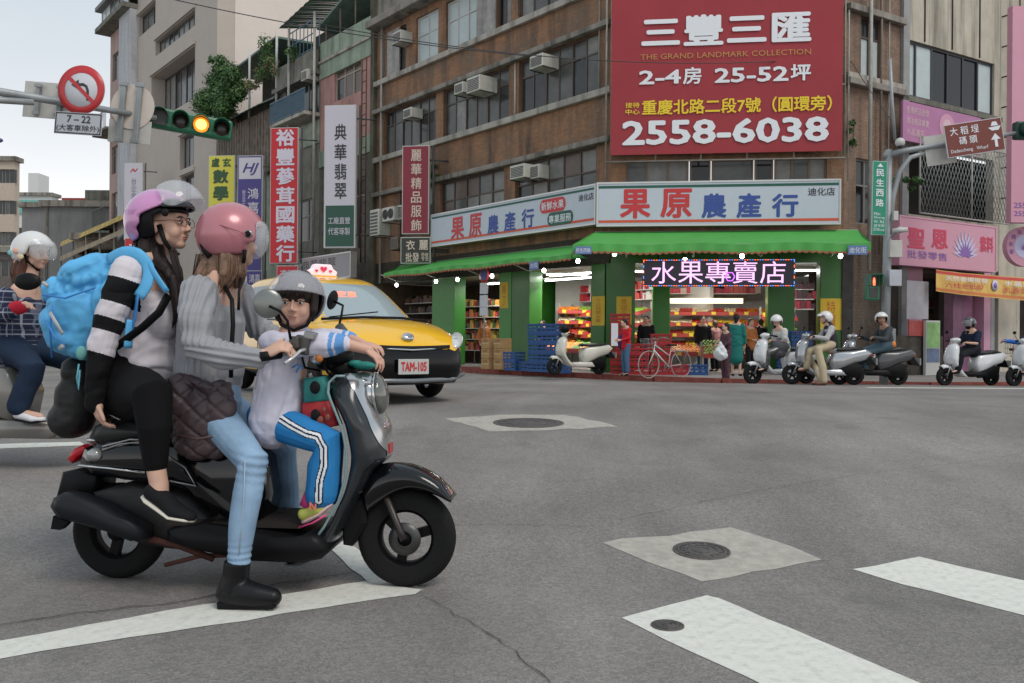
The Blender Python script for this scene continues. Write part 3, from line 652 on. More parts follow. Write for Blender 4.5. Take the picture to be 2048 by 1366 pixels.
# ================================================================== ROW HOUSES DOWN THE SIDE STREET
PINKW = M('pink_render', (.42, .24, .215), .85, var=.12, vs=1.5, stain=.5, stz=.2)
GRNW = M('pale_green_render', (.29, .35, .27), .85, var=.15, vs=2, stain=.6)
def fx(px, py=300, y=0): return FL.hx(px, y, py)
def fz(px, py, y=0): return FL.hit(px, py, y)[1]
BALU = M('blue_rail', (.075, .14, .19), .5, var=.2); CORR = M('corrugated_green', (.10, .16, .13), .6, var=.3); SLAT = M('old_wood_slat', (.17, .14, .115), .85, var=.35, vs=3, stain=.5)
# -- pink house with pale green bands
xa, xb = fx(640), fx(753)
ph = empty('pink_house', FL.m @ Matrix.Translation(((xa + xb) / 2, 0, 0)), 'narrow pink rendered house with pale green bands beside the orange tiled building', 'building')
wa, wb = fx(669, 150), fx(722, 150); wz0, wz1 = fz(695, 193), fz(695, 125)
HM = FL.m
x1 = XL - .27
wall_holes(MB(), xa, x1, 9.2, 12.35, [(wa, wb, wz0, wz1)]).build('wall', PINKW, ph, mat=HM)
MB().box(xa, x1, -.06, .25, 12.35, 13.0).build('band', GRNW, ph, mat=HM); MB().box(xa, x1, -.14, .25, 13.003, 13.12).build('band', CONL, ph, mat=HM, bev=.02)
MB().box(xa, x1, -.02, .2, 13.12, 13.95).build('parapet', GRNW, ph, mat=HM); MB().box(xa, x1, -.05, .25, 8.5, 9.197).build('band', GRNW, ph, mat=HM)
wall_holes(MB(), xa, x1, .16, 8.497, [(xa + .5, x1 - .6, 5.2, 7.6), (xa + .3, x1 - .3, .2, 3.3)]).build('wall', M('sooty_render', (.13, .12, .10), .85, var=.3, stain=.6), ph, mat=HM)
window(ph, HM, wa, wb, wz0, wz1, 3, .68, M('window_frame_pink', (.40, .33, .28), .6), (4, 4, 0)); window(ph, HM, xa + .5, x1 - .6, 5.2, 7.6, 4, .7, WFG, (0, 5, 1)); window(ph, HM, xa + .3, x1 - .3, .2, 3.3, 3, .8, WFG, (0, 5))
# roof shelter above the pink house
MB().add([(xa - .2, -.1, 14.6), (x1, -.1, 15.9), (x1, 4, 15.9), (xa - .2, 4, 14.6), (xa - .2, -.1, 14.7), (x1, -.1, 16.0), (x1, 4, 16.0), (xa - .2, 4, 14.7)], [(0, 3, 2, 1), (4, 5, 6, 7), (0, 1, 5, 4), (1, 2, 6, 5), (2, 3, 7, 6), (3, 0, 4, 7)]).build('roof', CORR, ph, mat=HM)
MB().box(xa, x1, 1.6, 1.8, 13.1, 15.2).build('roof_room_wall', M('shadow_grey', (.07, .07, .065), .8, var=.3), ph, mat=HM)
for k in range(4): MB().tube([(xa + .4 + k * 1.3, .05, 13.9), (xa + .4 + k * 1.3, .05, 14.7 + k * .33)], .04, 6).build('post', PIPEB, ph, mat=HM)
# -- grey balcony house
xc, xd = fx(558), xa - .02
bh = empty('balcony_house', FL.m @ Matrix.Translation(((xc + xd) / 2, 0, 0)), 'grimy house with a blue balcony rail and a corrugated shelter on its roof', 'building')
GRIM = M('grimy_concrete', (.19, .185, .155), .85, var=.25, vs=2, stain=.7); GRIML = M('grimy_green', (.27, .31, .25), .85, var=.25, vs=2, stain=.6)
b0, b1 = xc + .7, xd - .1; zb0 = fz(600, 243)
wall_holes(MB(), xc, xd, .16, 12.6, [(b0, b1, zb0 + .1, zb0 + 2.5), (xc + .5, xd - .4, 5.4, 7.3), (xc + .3, xd - .3, .2, 3.3)]).build('wall', GRIM, bh, mat=HM)
window(bh, HM, b0 + .02, b1 - .02, zb0 + .1, zb0 + 2.5, 5, .66, WFG, (0, 1, 0, 5), y=.2); window(bh, HM, xc + .5, xd - .4, 5.4, 7.3, 4, .6, WFG, (0, 5)); window(bh, HM, xc + .3, xd - .3, .2, 3.3, 4, .7, WFG, (0, 5))
MB().box(b0 - .1, b1 + .1, -.75, -.003, zb0 - .15, zb0).build('balcony_slab', CONL, bh, mat=HM); MB().box(xc, xd, -.05, -.004, zb0 - 1.3, zb0 - .3).build('band', GRIML, bh, mat=HM)
m = MB(); m.box(b0 - .1, b1 + .1, -.75, -.71, zb0 + .95, zb0 + 1.0); m.box(b0 - .1, b1 + .1, -.75, -.71, zb0 + .04, zb0 + .08)
for i in range(34): x = b0 - .08 + (b1 - b0 + .16) * i / 33; m.box(x - .012, x + .012, -.745, -.72, zb0 + .08, zb0 + .95)
m.box(b0, b1, -.70, -.69, zb0 + .15, zb0 + .9)
m.build('railing', BALU, bh, mat=HM)
MB().box(xc - .1, xd + .1, -.35, .25, 12.6, 12.8).build('ledge', GRIM, bh, mat=HM); MB().box(xc + .4, xd, -.3, -.1, 12.8, 13.7).build('parapet', GRIM, bh, mat=HM)
m = MB()
for i in range(9): x = xc + 1.6 + i * .38; m.box(x, x + .03, -.28, -.25, 13.7, 15.0)
for z in (13.75, 14.4, 15.0): m.box(xc + 1.6, xd, -.28, -.25, z, z + .04)
m.build('roof_grille', BALU, bh, mat=HM)
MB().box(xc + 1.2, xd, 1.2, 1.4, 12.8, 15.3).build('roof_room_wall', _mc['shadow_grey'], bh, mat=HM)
m = MB(); 
for i in range(18):
    x = xc + 1.0 + i * .25; m.add([(x, -.5, 15.4 + i * .03 + .04 * (i % 2)), (x + .25, -.5, 15.43 + i * .03 + .04 * ((i + 1) % 2)), (x + .25, 3, 16.2 + i * .03), (x, 3, 16.2 + i * .03)], [(0, 1, 2, 3)])
m.build('roof', CORR, bh, mat=HM)
for px in (577, 628): vpipe(FL, px, 200, 4, 15.2, .06, PIPE, -.4, bh)
# -- old house clad in wooden slats
xe, xf = fx(448), xc - .02
oh = empty('slatted_house', FL.m @ Matrix.Translation(((xe + xf) / 2, 0, 0)), 'old house with a dark slatted upper wall under a green eave behind the yellow sign', 'building')
MB().box(xe, xf, 0, 4, .16, 9.0).build('wall', GRIML, oh, mat=HM)
zs0 = 9.0
m = MB(); n = 42
for i in range(n):
    a = xe + (xf - xe) * i / n; MB_ = m.box(a + .01, a + (xf - xe) / n - .01, -.35 - .02 * (i % 2), -.3, zs0, 12.0)
struct(m.build('slats', SLAT, oh, mat=HM), 'stuff')
MB().box(xe, xf, -.298, 4, zs0, 12.0).build('wall', SLAT, oh, mat=HM)
m = MB(); 
for i in range(30):
    a = xe - .2 + (xf - xe + .3) * i / 30; b_ = a + (xf - xe + .3) / 30
    m.add([(a, -1.0, 12.0 + .04 * (i % 2)), (b_, -1.0, 12.0 + .04 * ((i + 1) % 2)), (b_, 0, 12.55 + .04 * ((i + 1) % 2)), (a, 0, 12.55 + .04 * (i % 2))], [(0, 1, 2, 3)])
m.build('eave', CORR, oh, mat=HM)
MB().box(xe, xf, 0, 4, 12.003, 12.7).build('parapet', GRIM, oh, mat=HM)
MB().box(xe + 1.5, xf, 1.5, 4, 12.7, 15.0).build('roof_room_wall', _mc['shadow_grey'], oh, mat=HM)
MB().add([(xe + .8, -.2, 14.9), (xf, -.2, 15.3), (xf, 4.2, 15.6), (xe + .8, 4.2, 15.2), (xe + .8, -.2, 15.0), (xf, -.2, 15.4), (xf, 4.2, 15.7), (xe + .8, 4.2, 15.3)], [(0, 3, 2, 1), (4, 5, 6, 7), (0, 1, 5, 4), (1, 2, 6, 5), (2, 3, 7, 6), (3, 0, 4, 7)]).build('roof', CORR, oh, mat=HM)
for px in (499, 553): vpipe(FL, px, 150, 12, 15.5, .06, WFW, -.25, oh)
ac(FL, 608, 150, .6, .45, .5, 'white air conditioner hanging at the top of the grimy balcony house')
# -- taupe tower
TAU = M('taupe_tile', (.45, .395, .35), .7, var=.04, vs=1); TAUL = M('taupe_tile_lit_side', (.66, .58, .53), .7, var=.03, vs=1)  # same tile twice; the side face carries its brighter light in the colour
xg, xh = fx(275, 100), fx(434, 100)
tw = empty('office_tower', FL.m @ Matrix.Translation(((xg + xh) / 2, 0, 0)), 'tall taupe office tower with slanting ribbon windows behind the traffic light', 'building')
r1 = (fx(311, 80), fx(390, 30), fz(391, 50), fz(391, 17)); r2 = (fx(303, 150), fx(390, 140), fz(391, 195), fz(391, 90)); r3 = (fx(360, 270), fx(388, 270), fz(385, 330), fz(385, 262))
r0 = (fx(277, 40), fx(311, 0), fz(391, -25), fz(391, -75))
r4 = (fx(362, 380), fx(388, 380), fz(385, 400), fz(385, 345))
rects = [r0, r1, r2, r3, r4, (r1[0], r1[1], r1[2] + 6.4, r1[3] + 6.4)]
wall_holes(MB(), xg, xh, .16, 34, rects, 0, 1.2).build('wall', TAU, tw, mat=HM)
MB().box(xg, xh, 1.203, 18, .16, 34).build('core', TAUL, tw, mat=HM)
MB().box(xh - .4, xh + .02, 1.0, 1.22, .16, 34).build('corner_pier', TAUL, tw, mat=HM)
for r in rects:
    window(tw, HM, r[0] + .02, r[1] - .02, r[2], r[3] - (.0 if r[3] - r[2] < 4 else 2.6), 8 if r[1] - r[0] > 5 else 3, 1, DARK, (1, 2, 0), y=.9 if r is r2 else .3, ft=.12)
    MB().box(r[0] - .1, r[1] + .1, -.12, -.004, r[3] + .05, r[3] + .3).build('ledge', TAU, tw, mat=HM)
def wtop(px, py, y):   # window high on the side face
    return FL.hit(px, py, y)
MB().box(xh + .0, xh + .06, 9.0, 10.2, 20.5, 23).build('side_window', GL[0], tw, mat=HM)
# -- narrow pink block beyond the tower
xi = fx(221, 100)
nb = empty('apartment_block', FL.m @ Matrix.Translation(((xi + xg) / 2, 0, 0)), 'slim pink and grey apartment block beyond the taupe tower', 'building')
PK2 = M('faded_pink', (.42, .30, .265), .8, var=.1, stain=.3); GY2 = M('pale_grey_wall', (.46, .47, .49), .8, var=.1, stain=.4)
zt_ = fz(225, 68)
xm = fx(252, 200)
hh = [(xi + .6, xm - 2.0, zt_ - 3.6 - 3.4 * k, zt_ - 1.6 - 3.4 * k) for k in range(6)]
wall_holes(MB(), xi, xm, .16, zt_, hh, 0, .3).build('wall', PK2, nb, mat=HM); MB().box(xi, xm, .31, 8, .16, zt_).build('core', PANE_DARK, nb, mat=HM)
for h_ in hh: window(nb, HM, *h_, 3, .7, WFG, (0, 1, 4), y=.15)
MB().box(xm, xg - .02, -.5, 8, .16, zt_ + .0).build('wall', GY2, nb, mat=HM); MB().box(xi - .4, xg, -1.0, 6, zt_ + .02, zt_ + .35).build('roof', GRIM, nb, mat=HM)
window(nb, HM, xi, xg - .02, zt_ + .35, zt_ + 1.6, 6, 1, WFG, (1, 3), y=-.6); MB().box(xi - .4, xg, -1.0, 6, zt_ + 1.62, zt_ + 1.9).build('roof', M('roof_grey', (.2, .2, .2), .8), nb, mat=HM)
for k in (1, 3, 5):
    MB().box(xi - .5, xi + 3.2, -1.1, 0, zt_ - 4.2 - 3.4 * k, zt_ - 4.05 - 3.4 * k).build('balcony_slab', GRIM, nb, mat=HM)
    m = MB(); 
    for i in range(12): m.box(xi - .45 + i * .32, xi - .42 + i * .32, -1.08, -1.05, zt_ - 4.05 - 3.4 * k, zt_ - 2.9 - 3.4 * k)
    m.box(xi - .45, xi + 3.1, -1.09, -1.04, zt_ - 2.9 - 3.4 * k, zt_ - 2.85 - 3.4 * k); m.build('balcony_rail', DARK, nb, mat=HM)
# ================================================================== FAR END OF THE STREET
def far_block(name, px0, px1, pytop, D, mat, label, win=None, wm=0, depth=12, floors=6, cat='building', roof=None):
    a = at(px0, pytop, D); b_ = at(px1, pytop, D); t = empty(name, Vector(((a.x + b_.x) / 2, D, 0)), label, cat); w2 = (b_.x - a.x) / 2; H_ = (a.z + b_.z) / 2
    idm = Matrix.Translation(((a.x + b_.x) / 2, D, 0)); hs = []
    if win:
        nx_, fh, ww, wh = win; k = int((H_ - 1) / fh)
        for j in range(min(k, floors)):
            for i in range(nx_):
                xc_ = -w2 + 2 * w2 * (i + .5) / nx_; z_ = H_ - (j + 1) * fh + .3 * fh; hs.append((xc_ - ww / 2, xc_ + ww / 2, z_, z_ + wh))
    wall_holes(MB(), -w2, w2, -.2, H_, hs, 0, .4).build('wall', mat, t, mat=idm); MB().box(-w2, w2, .403, depth, -.2, H_).build('core', mat, t, mat=idm)
    for h_ in hs: window(t, idm, *h_, 2, 1, WFG, (wm, 1, 0), y=.2)
    MB().box(-w2 - .3, w2 + .3, -.3, depth + .3, H_ + .003, H_ + .5).build('roof', roof or CON, t, mat=idm)
    return t, w2, H_, idm
TAN = M('tan_wall', (.50, .42, .34), .8, var=.08); WHT = M('far_white_wall', (.62, .63, .62), .8, var=.05); GRD = M('far_grey_wall', (.20, .20, .20), .8, var=.15, vs=.4, stain=.3)
far_block('apartment_block', -60, 29, 322, 95, TAN, 'tan apartment block with striped floors at the left edge of the view', (4, 3.4, 1.6, 1.5), 0, 1, 7)
t, w2, H_, idm = far_block('office_block', 28, 103, 392, 130, WHT, 'distant white block with a turquoise band and a rooftop tank', (6, 3.6, 2.0, 1.4), 3, 2)
MB().box(-w2 - .2, w2 + .2, -.25, -.02, H_ - 2.6, H_ - .6).build('turquoise_band', M('turquoise', (.16, .42, .38), .5), t, mat=idm)
MB().box(-w2 * .45, w2 * .1, 1, 4, H_ + .5, H_ + 3.6).build('roof_tank', WHT, t, mat=idm)
t, w2, H_, idm = far_block('warehouse', 44, 96, 415, 85, GRD, 'low dark grey building below the distant white block', None, 0, 2)
t, w2, H_, idm = far_block('warehouse', 88, 232, 414, 70, GRD, 'wide windowless grey building closing the street end', None, 0, 2)
MB().box(-w2 * .6, w2 * .3, .5, 3, H_ + .5, H_ + .8).build('red_roof_strip', M('faded_red', (.35, .08, .06), .7), t, mat=idm); MB().box(w2 * .1, w2, .2, 6, H_ + .6, H_ + 1.4).build('roof_shed', GRIM, t, mat=idm)
m = MB(); m.box(-w2 + .2, -w2 + .35, -.1, .0, 1, H_); m.build('pilaster', CON, t, mat=idm)
# low shops on the left pavement with striped awnings
for k, (px0, py, D, lb, cm) in enumerate(((212, 433, 60, 'yellow and brown striped canopy lowest of the row at the street end', (.45, .33, .12)), (212, 462, 56, 'second sloping canopy of the row at the street end, dull tan', (.30, .24, .17)))):
    a = at(120, py + 60, D + 6); b_ = at(258, py, D - 2); t = empty('street_canopy', Vector((a.x, a.y, 0)), lb, 'canopy', 'canopies at the street end')
    m = MB(); q = Vector((b_.x - a.x, b_.y - a.y, 0)); m.add([(0, 0, a.z), (q.x, q.y, b_.z), (q.x, q.y + .1, b_.z + .35), (0, .1, a.z + .35), (0, 3, a.z + 1), (q.x, q.y + 3, b_.z + 1)], [(0, 1, 2, 3), (3, 2, 5, 4)])
    m.build('cloth', M('canopy_%d' % k, cm, .7, var=.3, vs=2), t)
    m = MB()
    for i in range(6): u = i / 5; m.tube([(q.x * u, q.y * u + .1, 0), (q.x * u, q.y * u + .1, a.z + (b_.z - a.z) * u)], .06, 6)
    m.build('post', GRIM, t)
t, w2, H_, idm = far_block('shop_building', 150, 262, 480, 64, M('stained_wall', (.26, .22, .18), .8, var=.3, stain=.4), 'low stained shop behind the sloping canopies', (5, 3, 1.2, 1.4), 0)
t, w2, H_, idm = far_block('shop_building', -120, 90, 505, 75, M('dim_shopfront', (.15, .13, .12), .8, var=.3, stain=.4), 'low dim shopfront beyond the rider in the checked shirt', (7, 3, 1.4, 1.5), 0)
# ================================================================== SIDE STREET ON THE RIGHT
x3, x4 = 2.38, FR.hx(2000, 0, 150)
bg2 = empty('beige_building', FR.m @ Matrix.Translation(((x3 + x4) / 2, 0, 0)), 'beige streaked building with a dark ribbon window and caged balcony on the right', 'building')
zw0, zw1 = 8.13, 9.75
wall_holes(MB(), x3, x4, 3.3, 14, [(x3 + .03, x4 - .3, zw0, zw1), (x3 + .2, x4 - .3, 4.75, 6.75)]).build('wall', CONB, bg2, mat=MR)
f = window(bg2, MR, x3 + .03, x4 - .3, zw0, zw1, 6, 1, M('window_frame_black', (.03, .03, .032), .4), (5, 5, 0), y=.1, ft=.07)
for k, c in enumerate([o for o in f.children]):
    if k in (0, 1, 5): c.data.materials[0] = GL[3]
MB().box(x3, x4, -.05, -.003, 12.0, 12.35).build('pink_band', M('dull_pink', (.36, .22, .2), .8, var=.1), bg2, mat=MR); MB().box(x3, x4, -.1, -.003, 7.95, 8.1).build('sill', GRIM, bg2, mat=MR)
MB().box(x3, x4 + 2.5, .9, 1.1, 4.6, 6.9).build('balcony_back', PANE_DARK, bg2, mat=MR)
for i in range(3): vpipe(FR, 1850 + i * 55, 60, 9.8, 13.8, .02, DARK, -.02, bg2)
# expanded metal cage of the balcony
m = MB(); xx0, xx1, zz0, zz1 = x3 + .2, x4 - .2, 4.7, 6.85; st = .16
def clipseg(a, b_):
    pts = []
    (ax, az), (bx_, bz_) = a, b_; t0, t1 = 0, 1; dx, dz = bx_ - ax, bz_ - az
    for p_, q_ in ((-dx, ax - xx0), (dx, xx1 - ax), (-dz, az - zz0), (dz, zz1 - az)):
        if p_ == 0: 
            if q_ < 0: return None
            continue
        r_ = q_ / p_
        if p_ < 0: t0 = max(t0, r_)
        else: t1 = min(t1, r_)
    return None if t0 >= t1 else ((ax + dx * t0, az + dz * t0), (ax + dx * t1, az + dz * t1))
k = xx0 - 1.2
while k < xx1 + 1.2:
    for s in (1, -1):
        c = clipseg((k, zz0), (k + s * 1.0, zz1))
        if c: (a, b_), (c_, d_) = c; m.tube([(a, -.5, b_), (c_, -.5, d_)], .011, 4)
    k += st
m.build('cage_mesh', M('cage_steel', (.22, .24, .24), .5), bg2, mat=MR)
m = MB()
for x in (xx0, (xx0 + xx1) / 2 + .2, xx1): m.tube([(x, -.5, zz0), (x, -.5, zz1)], .03, 6); m.tube([(x, -.5, zz1), (x, 0, zz1)], .02, 6)
for z in (zz0, zz1): m.tube([(xx0, -.5, z), (xx1, -.5, z)], .025, 6)
m.build('cage_frame', PIPE, bg2, mat=MR)
MB().box(x3, x3 + .28, -.1, .3, .16, 14).build('pier', M('grey_duct', (.27, .27, .27), .6, var=.15, stain=.3), bg2, mat=MR)
# ground floor shop
PKP = M('pink_column', (.50, .26, .36), .5, var=.06)
MB().box(x3 + .3, x3 + 1.1, .0, .4, .16, 3.3).build('column', PKP, bg2, mat=MR); cx = FR.hx(1925, 0, 650); MB().box(cx, cx + 1.0, .3, .6, .16, 3.3).build('column', M('purple_print', (.20, .09, .16), .5, var=.2, vs=6), bg2, mat=MR)
cx = FR.hx(1968, 0, 650); MB().box(cx, cx + .35, 0, .5, .16, 3.3).build('column', PKP, bg2, mat=MR); cx += .37; MB().box(cx, cx + .2, 0, .5, .16, 3.3).build('column', _mc['grey_duct'], bg2, mat=MR)
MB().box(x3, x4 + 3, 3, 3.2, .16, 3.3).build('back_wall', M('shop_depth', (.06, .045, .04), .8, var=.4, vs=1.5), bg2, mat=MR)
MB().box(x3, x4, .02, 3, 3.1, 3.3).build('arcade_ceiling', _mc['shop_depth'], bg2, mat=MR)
# building beyond with a fire stair cage
eb = empty('grey_building', FR.m @ Matrix.Translation((x4 + 3, 0, 0)), 'grey building with a rusty window cage at the right edge', 'building')
wall_holes(MB(), x4 + .02, x4 + 9, .16, 14, [(x4 + .5, x4 + 2.2, 7.9, 10), (x4 + 1.2, x4 + 8, .2, 3.1), (x4 + 3, x4 + 6, 7.9, 10)]).build('wall', CONB, eb, mat=MR)
window(eb, MR, x4 + .5, x4 + 2.2, 7.9, 10, 3, .6, WFG, (3, 3, 0)); window(eb, MR, x4 + 3, x4 + 6, 7.9, 10, 4, .6, WFG, (3, 1, 0)); 
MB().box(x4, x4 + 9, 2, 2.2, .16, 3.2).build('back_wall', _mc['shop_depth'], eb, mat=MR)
m = MB(); RU = M('rusty_steel', (.10, .055, .04), .7, var=.3)
for i in range(6): x = x4 + .1 + i * .42; m.tube([(x, -.55, 5.5), (x, -.55, 12.5)], .028, 6)
for i in range(8): z = 5.6 + i * .95; m.tube([(x4 + .1, -.55, z), (x4 + 2.2, -.55, z)], .028, 6); m.tube([(x4 + .1, -.55, z), (x4 + .1, 0, z)], .025, 5)
m.build('window_cage', RU, eb, mat=MR)

# ================================================================== SIGNS
def vsign(px0, px1, py0, py1, out, yaw, face, label, items, name='sign', D=None, edge=WFW, th=.22, cat='sign', group='vertical signs sticking out over the side street'):
    """a projecting box sign; its face is turned towards the junction"""
    # place: where the facade plane shifted outwards by `out` is met
    x, z = FL.hit((px0 + px1) / 2, (py0 + py1) / 2, -out) if D is None else (0, 0)
    c = FL.w(x, -out, 0) if D is None else at((px0 + px1) / 2, 400, D)
    fr = Frame(c.x, c.y, yaw); t = empty(name, fr.m, label, cat, group)
    x0, x1_ = fr.hx(px0, 0, (py0 + py1) / 2), fr.hx(px1, 0, (py0 + py1) / 2); z1_, z0_ = fr.hit((px0 + px1) / 2, py0)[1], fr.hit((px0 + px1) / 2, py1)[1]
    MB().box(x0, x1_, .003, th, z0_, z1_).build('sign_box', edge, t, bev=.01)
    MB().box(x0 + .03, x1_ - .03, -.004, .0, z0_ + .03, z1_ - .03).build('sign_face', face, t)
    m = MB(); m.tube([(x1_, th / 2, z1_ - .5), (x1_ + .7, th / 2 + .3, z1_ - .5)], .03, 6); m.tube([(x1_, th / 2, z0_ + .5), (x1_ + .7, th / 2 + .3, z0_ + .5)], .03, 6); m.tube([(x1_ + .12, th / 2, z0_), (x1_ + .12, th / 2, z1_)], .035, 6); m.build('bracket', DARK, t)
    for it in items:
        if it[0] == 'p':
            _, a, b_, c_, d_, mt, yy = it; MB().box(*sorted((fr.hx(a, 0, (c_ + d_) / 2), fr.hx(b_, 0, (c_ + d_) / 2))), yy - .003, yy, *sorted((fr.hit((a + b_) / 2, d_)[1], fr.hit((a + b_) / 2, c_)[1]))).build('panel', mt, t)
        else:
            s, a, b_, c_, d_, mt = it[:6]; kw = it[6] if len(it) > 6 else {}
            tpx(fr, t, s, mt, a, b_, c_, d_, -.016, **kw)
    return t, fr
PW = M('sign_pale', (.52, .50, .56), .4); PR = M('sign_crimson', (.50, .012, .02), .4); MRN = M('sign_maroon', (.22, .012, .03), .4); NVY = M('sign_navy', (.05, .04, .20), .4); YLW = M('sign_yellow', (.60, .55, .06), .4); DGR = M('sign_dark_green', (.012, .07, .045), .4); OLV = M('print_dark_green', (.03, .08, .03), .5)
V = dict
YAW = -8
vsign(416, 468, 311, 700, 1.6, YAW, YLW, 'tall yellow maths school sign with dark green characters', [('玄', 445, 462, 316, 334, OLV, V(bold=.03)), ('盧', 423, 439, 316, 334, OLV, V(bold=.03)), ('數', 426, 457, 339, 367, OLV, V(bold=.05)), ('學', 426, 457, 372, 401, OLV, V(bold=.05)), ('家', 426, 457, 406, 436, OLV, V(bold=.05))])
vsign(474, 524, 311, 600, 1.7, YAW, NVY, 'white and navy sign with an intertwined HJ monogram', [('p', 478, 522, 315, 358, PW, -.008), ('HJ', 485, 518, 326, 351, NVY, V(bold=.02, shear=.35)), ('鴻', 495, 517, 376, 398, PW, V(bold=.01)), ('嘉', 495, 517, 404, 427, PW, V(bold=.01)), (['營', '造', '工', '程'], 484, 491, 380, 428, PW, V(vert=True, bold=0))])
vsign(540, 596, 255, 527, 1.8, YAW, PR, 'tall red medicine shop sign with seven white characters', [(c, 552 + (0 if i else 0), 589, 258 + i * 38.6, 292 + i * 38.6, M('sign_lilac_white', (.62, .58, .68), .4), V(bold=.028)) for i, c in enumerate('裕豐蔘茸國藥行')])
vsign(648, 711, 210, 496, 2.0, YAW, PW, 'tall pale sign with black characters over a dark green foot', [(c, 669, 693, a, a + 32, BK, V(bold=.012)) for c, a in zip('典華翡翠', (248, 288, 327, 366))] + [('p', 651, 708, 411, 493, DGR, -.006), ('工廠直營', 656, 700, 434, 448, PW, V(bold=.006)), ('代客琢製', 656, 700, 455, 470, PW, V(bold=.006))])
t, fr = vsign(804, 858, 291, 468, 1.0, YAW, MRN, 'maroon boutique clothing sign with cream characters', [(c, 822, 843, 299 + i * 28, 322 + i * 28, M('print_cream', (.62, .5, .42), .5), V(bold=.012)) for i, c in enumerate('麗華精品服飾')])
vsign(801, 861, 474, 527, 1.0, YAW, M('sign_black', (.035, .037, .03), .5), 'small dark sign with pale characters hanging below the maroon one', [('衣', 812, 830, 480, 500, _mc['print_cream'], V(bold=.02)), ('麗', 838, 856, 480, 500, _mc['print_cream'], V(bold=.02)), ('批發', 811, 838, 505, 524, _mc['print_cream'], V(bold=.015)), ('零售', 842, 857, 505, 522, _mc['print_cream'], V(bold=.0))])
vsign(248, 285, 326, 480, 2.2, YAW, PW, 'slim pale sign with a small red wing emblem beyond the traffic light', [('N', 260, 276, 337, 344, PR, V(bold=.03, shear=.5)), (['台', '企', '金', '融'], 262, 273, 356, 412, M('print_grey', (.18, .18, .22), .5), V(vert=True, bold=0))])
vsign(249, 288, 476, 640, 2.4, YAW, PR, 'red sign with a white flower mark beside the purple helmet', [('✻', 258, 276, 485, 500, WT, V(bold=.02))])
# low horizontal sign behind the taxi
x, z = FL.hit(650, 530, -1.2); fr = Frame(FL.w(x, -1.2, 0).x, FL.w(x, -1.2, 0).y, -51); t = empty('shop_sign', fr.m, 'low grey white shop sign with four faint characters behind the taxi roof', 'sign')
lightbox(t, fr.hx(592, 0, 540), fr.hx(702, 0, 515), fr.hit(650, 560)[1], fr.hit(650, 510)[1], face=M('sign_dull', (.34, .32, .34), .5)); text('典華翡翠', M('print_brown', (.12, .09, .08), .5), t, fr.hx(604, 0, 530), fr.hx(672, 0, 515), fr.hit(640, 537)[1], fr.hit(640, 518)[1], -.012, bold=.01)
x, z = FL.hit(560, 540, -1.6)
vsign(553, 596, 531, 600, 1.9, YAW, PR, 'lower red sign with pale frame just under the medicine shop sign', [('藥', 560, 586, 540, 560, PW, V(bold=.01))])
vsign(480, 524, 541, 620, 1.9, YAW, NVY, 'small blue and white striped sign under the navy monogram sign', [('p', 482, 494, 552, 580, PW, -.008), ('鴻嘉', 498, 520, 548, 566, PW, V(bold=.01))])
# low street-level clutter of the side street: shopfront bands
for k, (px0, px1, py0, py1, cm, lb) in enumerate(((565, 640, 560, 640, (.10, .09, .09), 'dim shopfront behind the taxi under the balcony house'), (700, 770, 560, 640, (.12, .08, .06), 'brown dim shopfront just left of the green awning'))):
    x0, z1_ = FL.hit(px0, py0, .05); x1_, z0_ = FL.hit(px1, py1, .05)
# -- AC condensers stacked on the dark pier
t = ac(FL, 748, 445, .62, .95, .4, 'tall white condenser cabinet on the dark pier left of the maroon sign', y=-.9); ac(FL, 776, 428, .8, .5, .35, 'white condenser with two round fans next to the maroon sign', y=-.9, fan=2)
ac(FL, 800, 424, .45, .5, .35, 'white condenser half hidden behind the maroon sign', y=-.7); ac(FL, 788, 486, .5, .45, .35, 'rusty lower condenser under the twin fan one', y=-.6, mt=M('rust_case', (.22, .17, .13), .7, var=.3))
# ladder like scaffold pole by the pale sign
x, z = FL.hit(722, 400, -.6); t = empty('steel_ladder', FL.m @ Matrix.Translation((x, -.6, 0)), 'rusty vertical steel ladder between the pale sign and the dark pier', 'ladder')
m = MB(); m.tube([(0, 0, 4), (0, 0, 12)], .03, 6); m.tube([(.35, 0, 4), (.35, 0, 12)], .03, 6)
for i in range(18): m.tube([(0, 0, 4.2 + i * .43), (.35, 0, 4.2 + i * .43)], .018, 5)
m.build('rails', RU, t)
# -- right hand signs
FP = FR
t = empty('pink_sign', FR.m @ Matrix.Translation((x3 + .4, -.5, 0)), 'pink incense shop sign with red characters and a purple lotus', 'sign')
Fq = Frame(FR.w(0, -.5, 0).x, FR.w(0, -.5, 0).y, 30.7); t.matrix_basis = Fq.m
PNK = M('sign_pink', (.60, .29, .38), .45, var=.04, vs=2); PRED = M('print_magenta_red', (.55, .03, .09), .45); PUR = M('print_purple', (.22, .10, .36), .45); LIL = M('print_lilac', (.55, .52, .72), .45)
qx0, qx1 = Fq.hx(1798, 0, 480), Fq.hx(1992, 0, 500); qz0, qz1 = Fq.hit(1890, 537)[1], Fq.hit(1890, 441)[1]
lightbox(t, qx0, qx1, qz0, qz1, face=PNK, edge=PNK)
tpx(Fq, t, '聖', PRED, 1815, 1850, 456, 497, -.014, bold=.03); tpx(Fq, t, '恩', PRED, 1863, 1896, 459, 498, -.014, bold=.03); tpx(Fq, t, '素料', PRED, 1960, 1987, 473, 505, -.014, bold=.03); tpx(Fq, t, '批發零售', PUR, 1814, 1894, 503, 519, -.014, bold=.005)
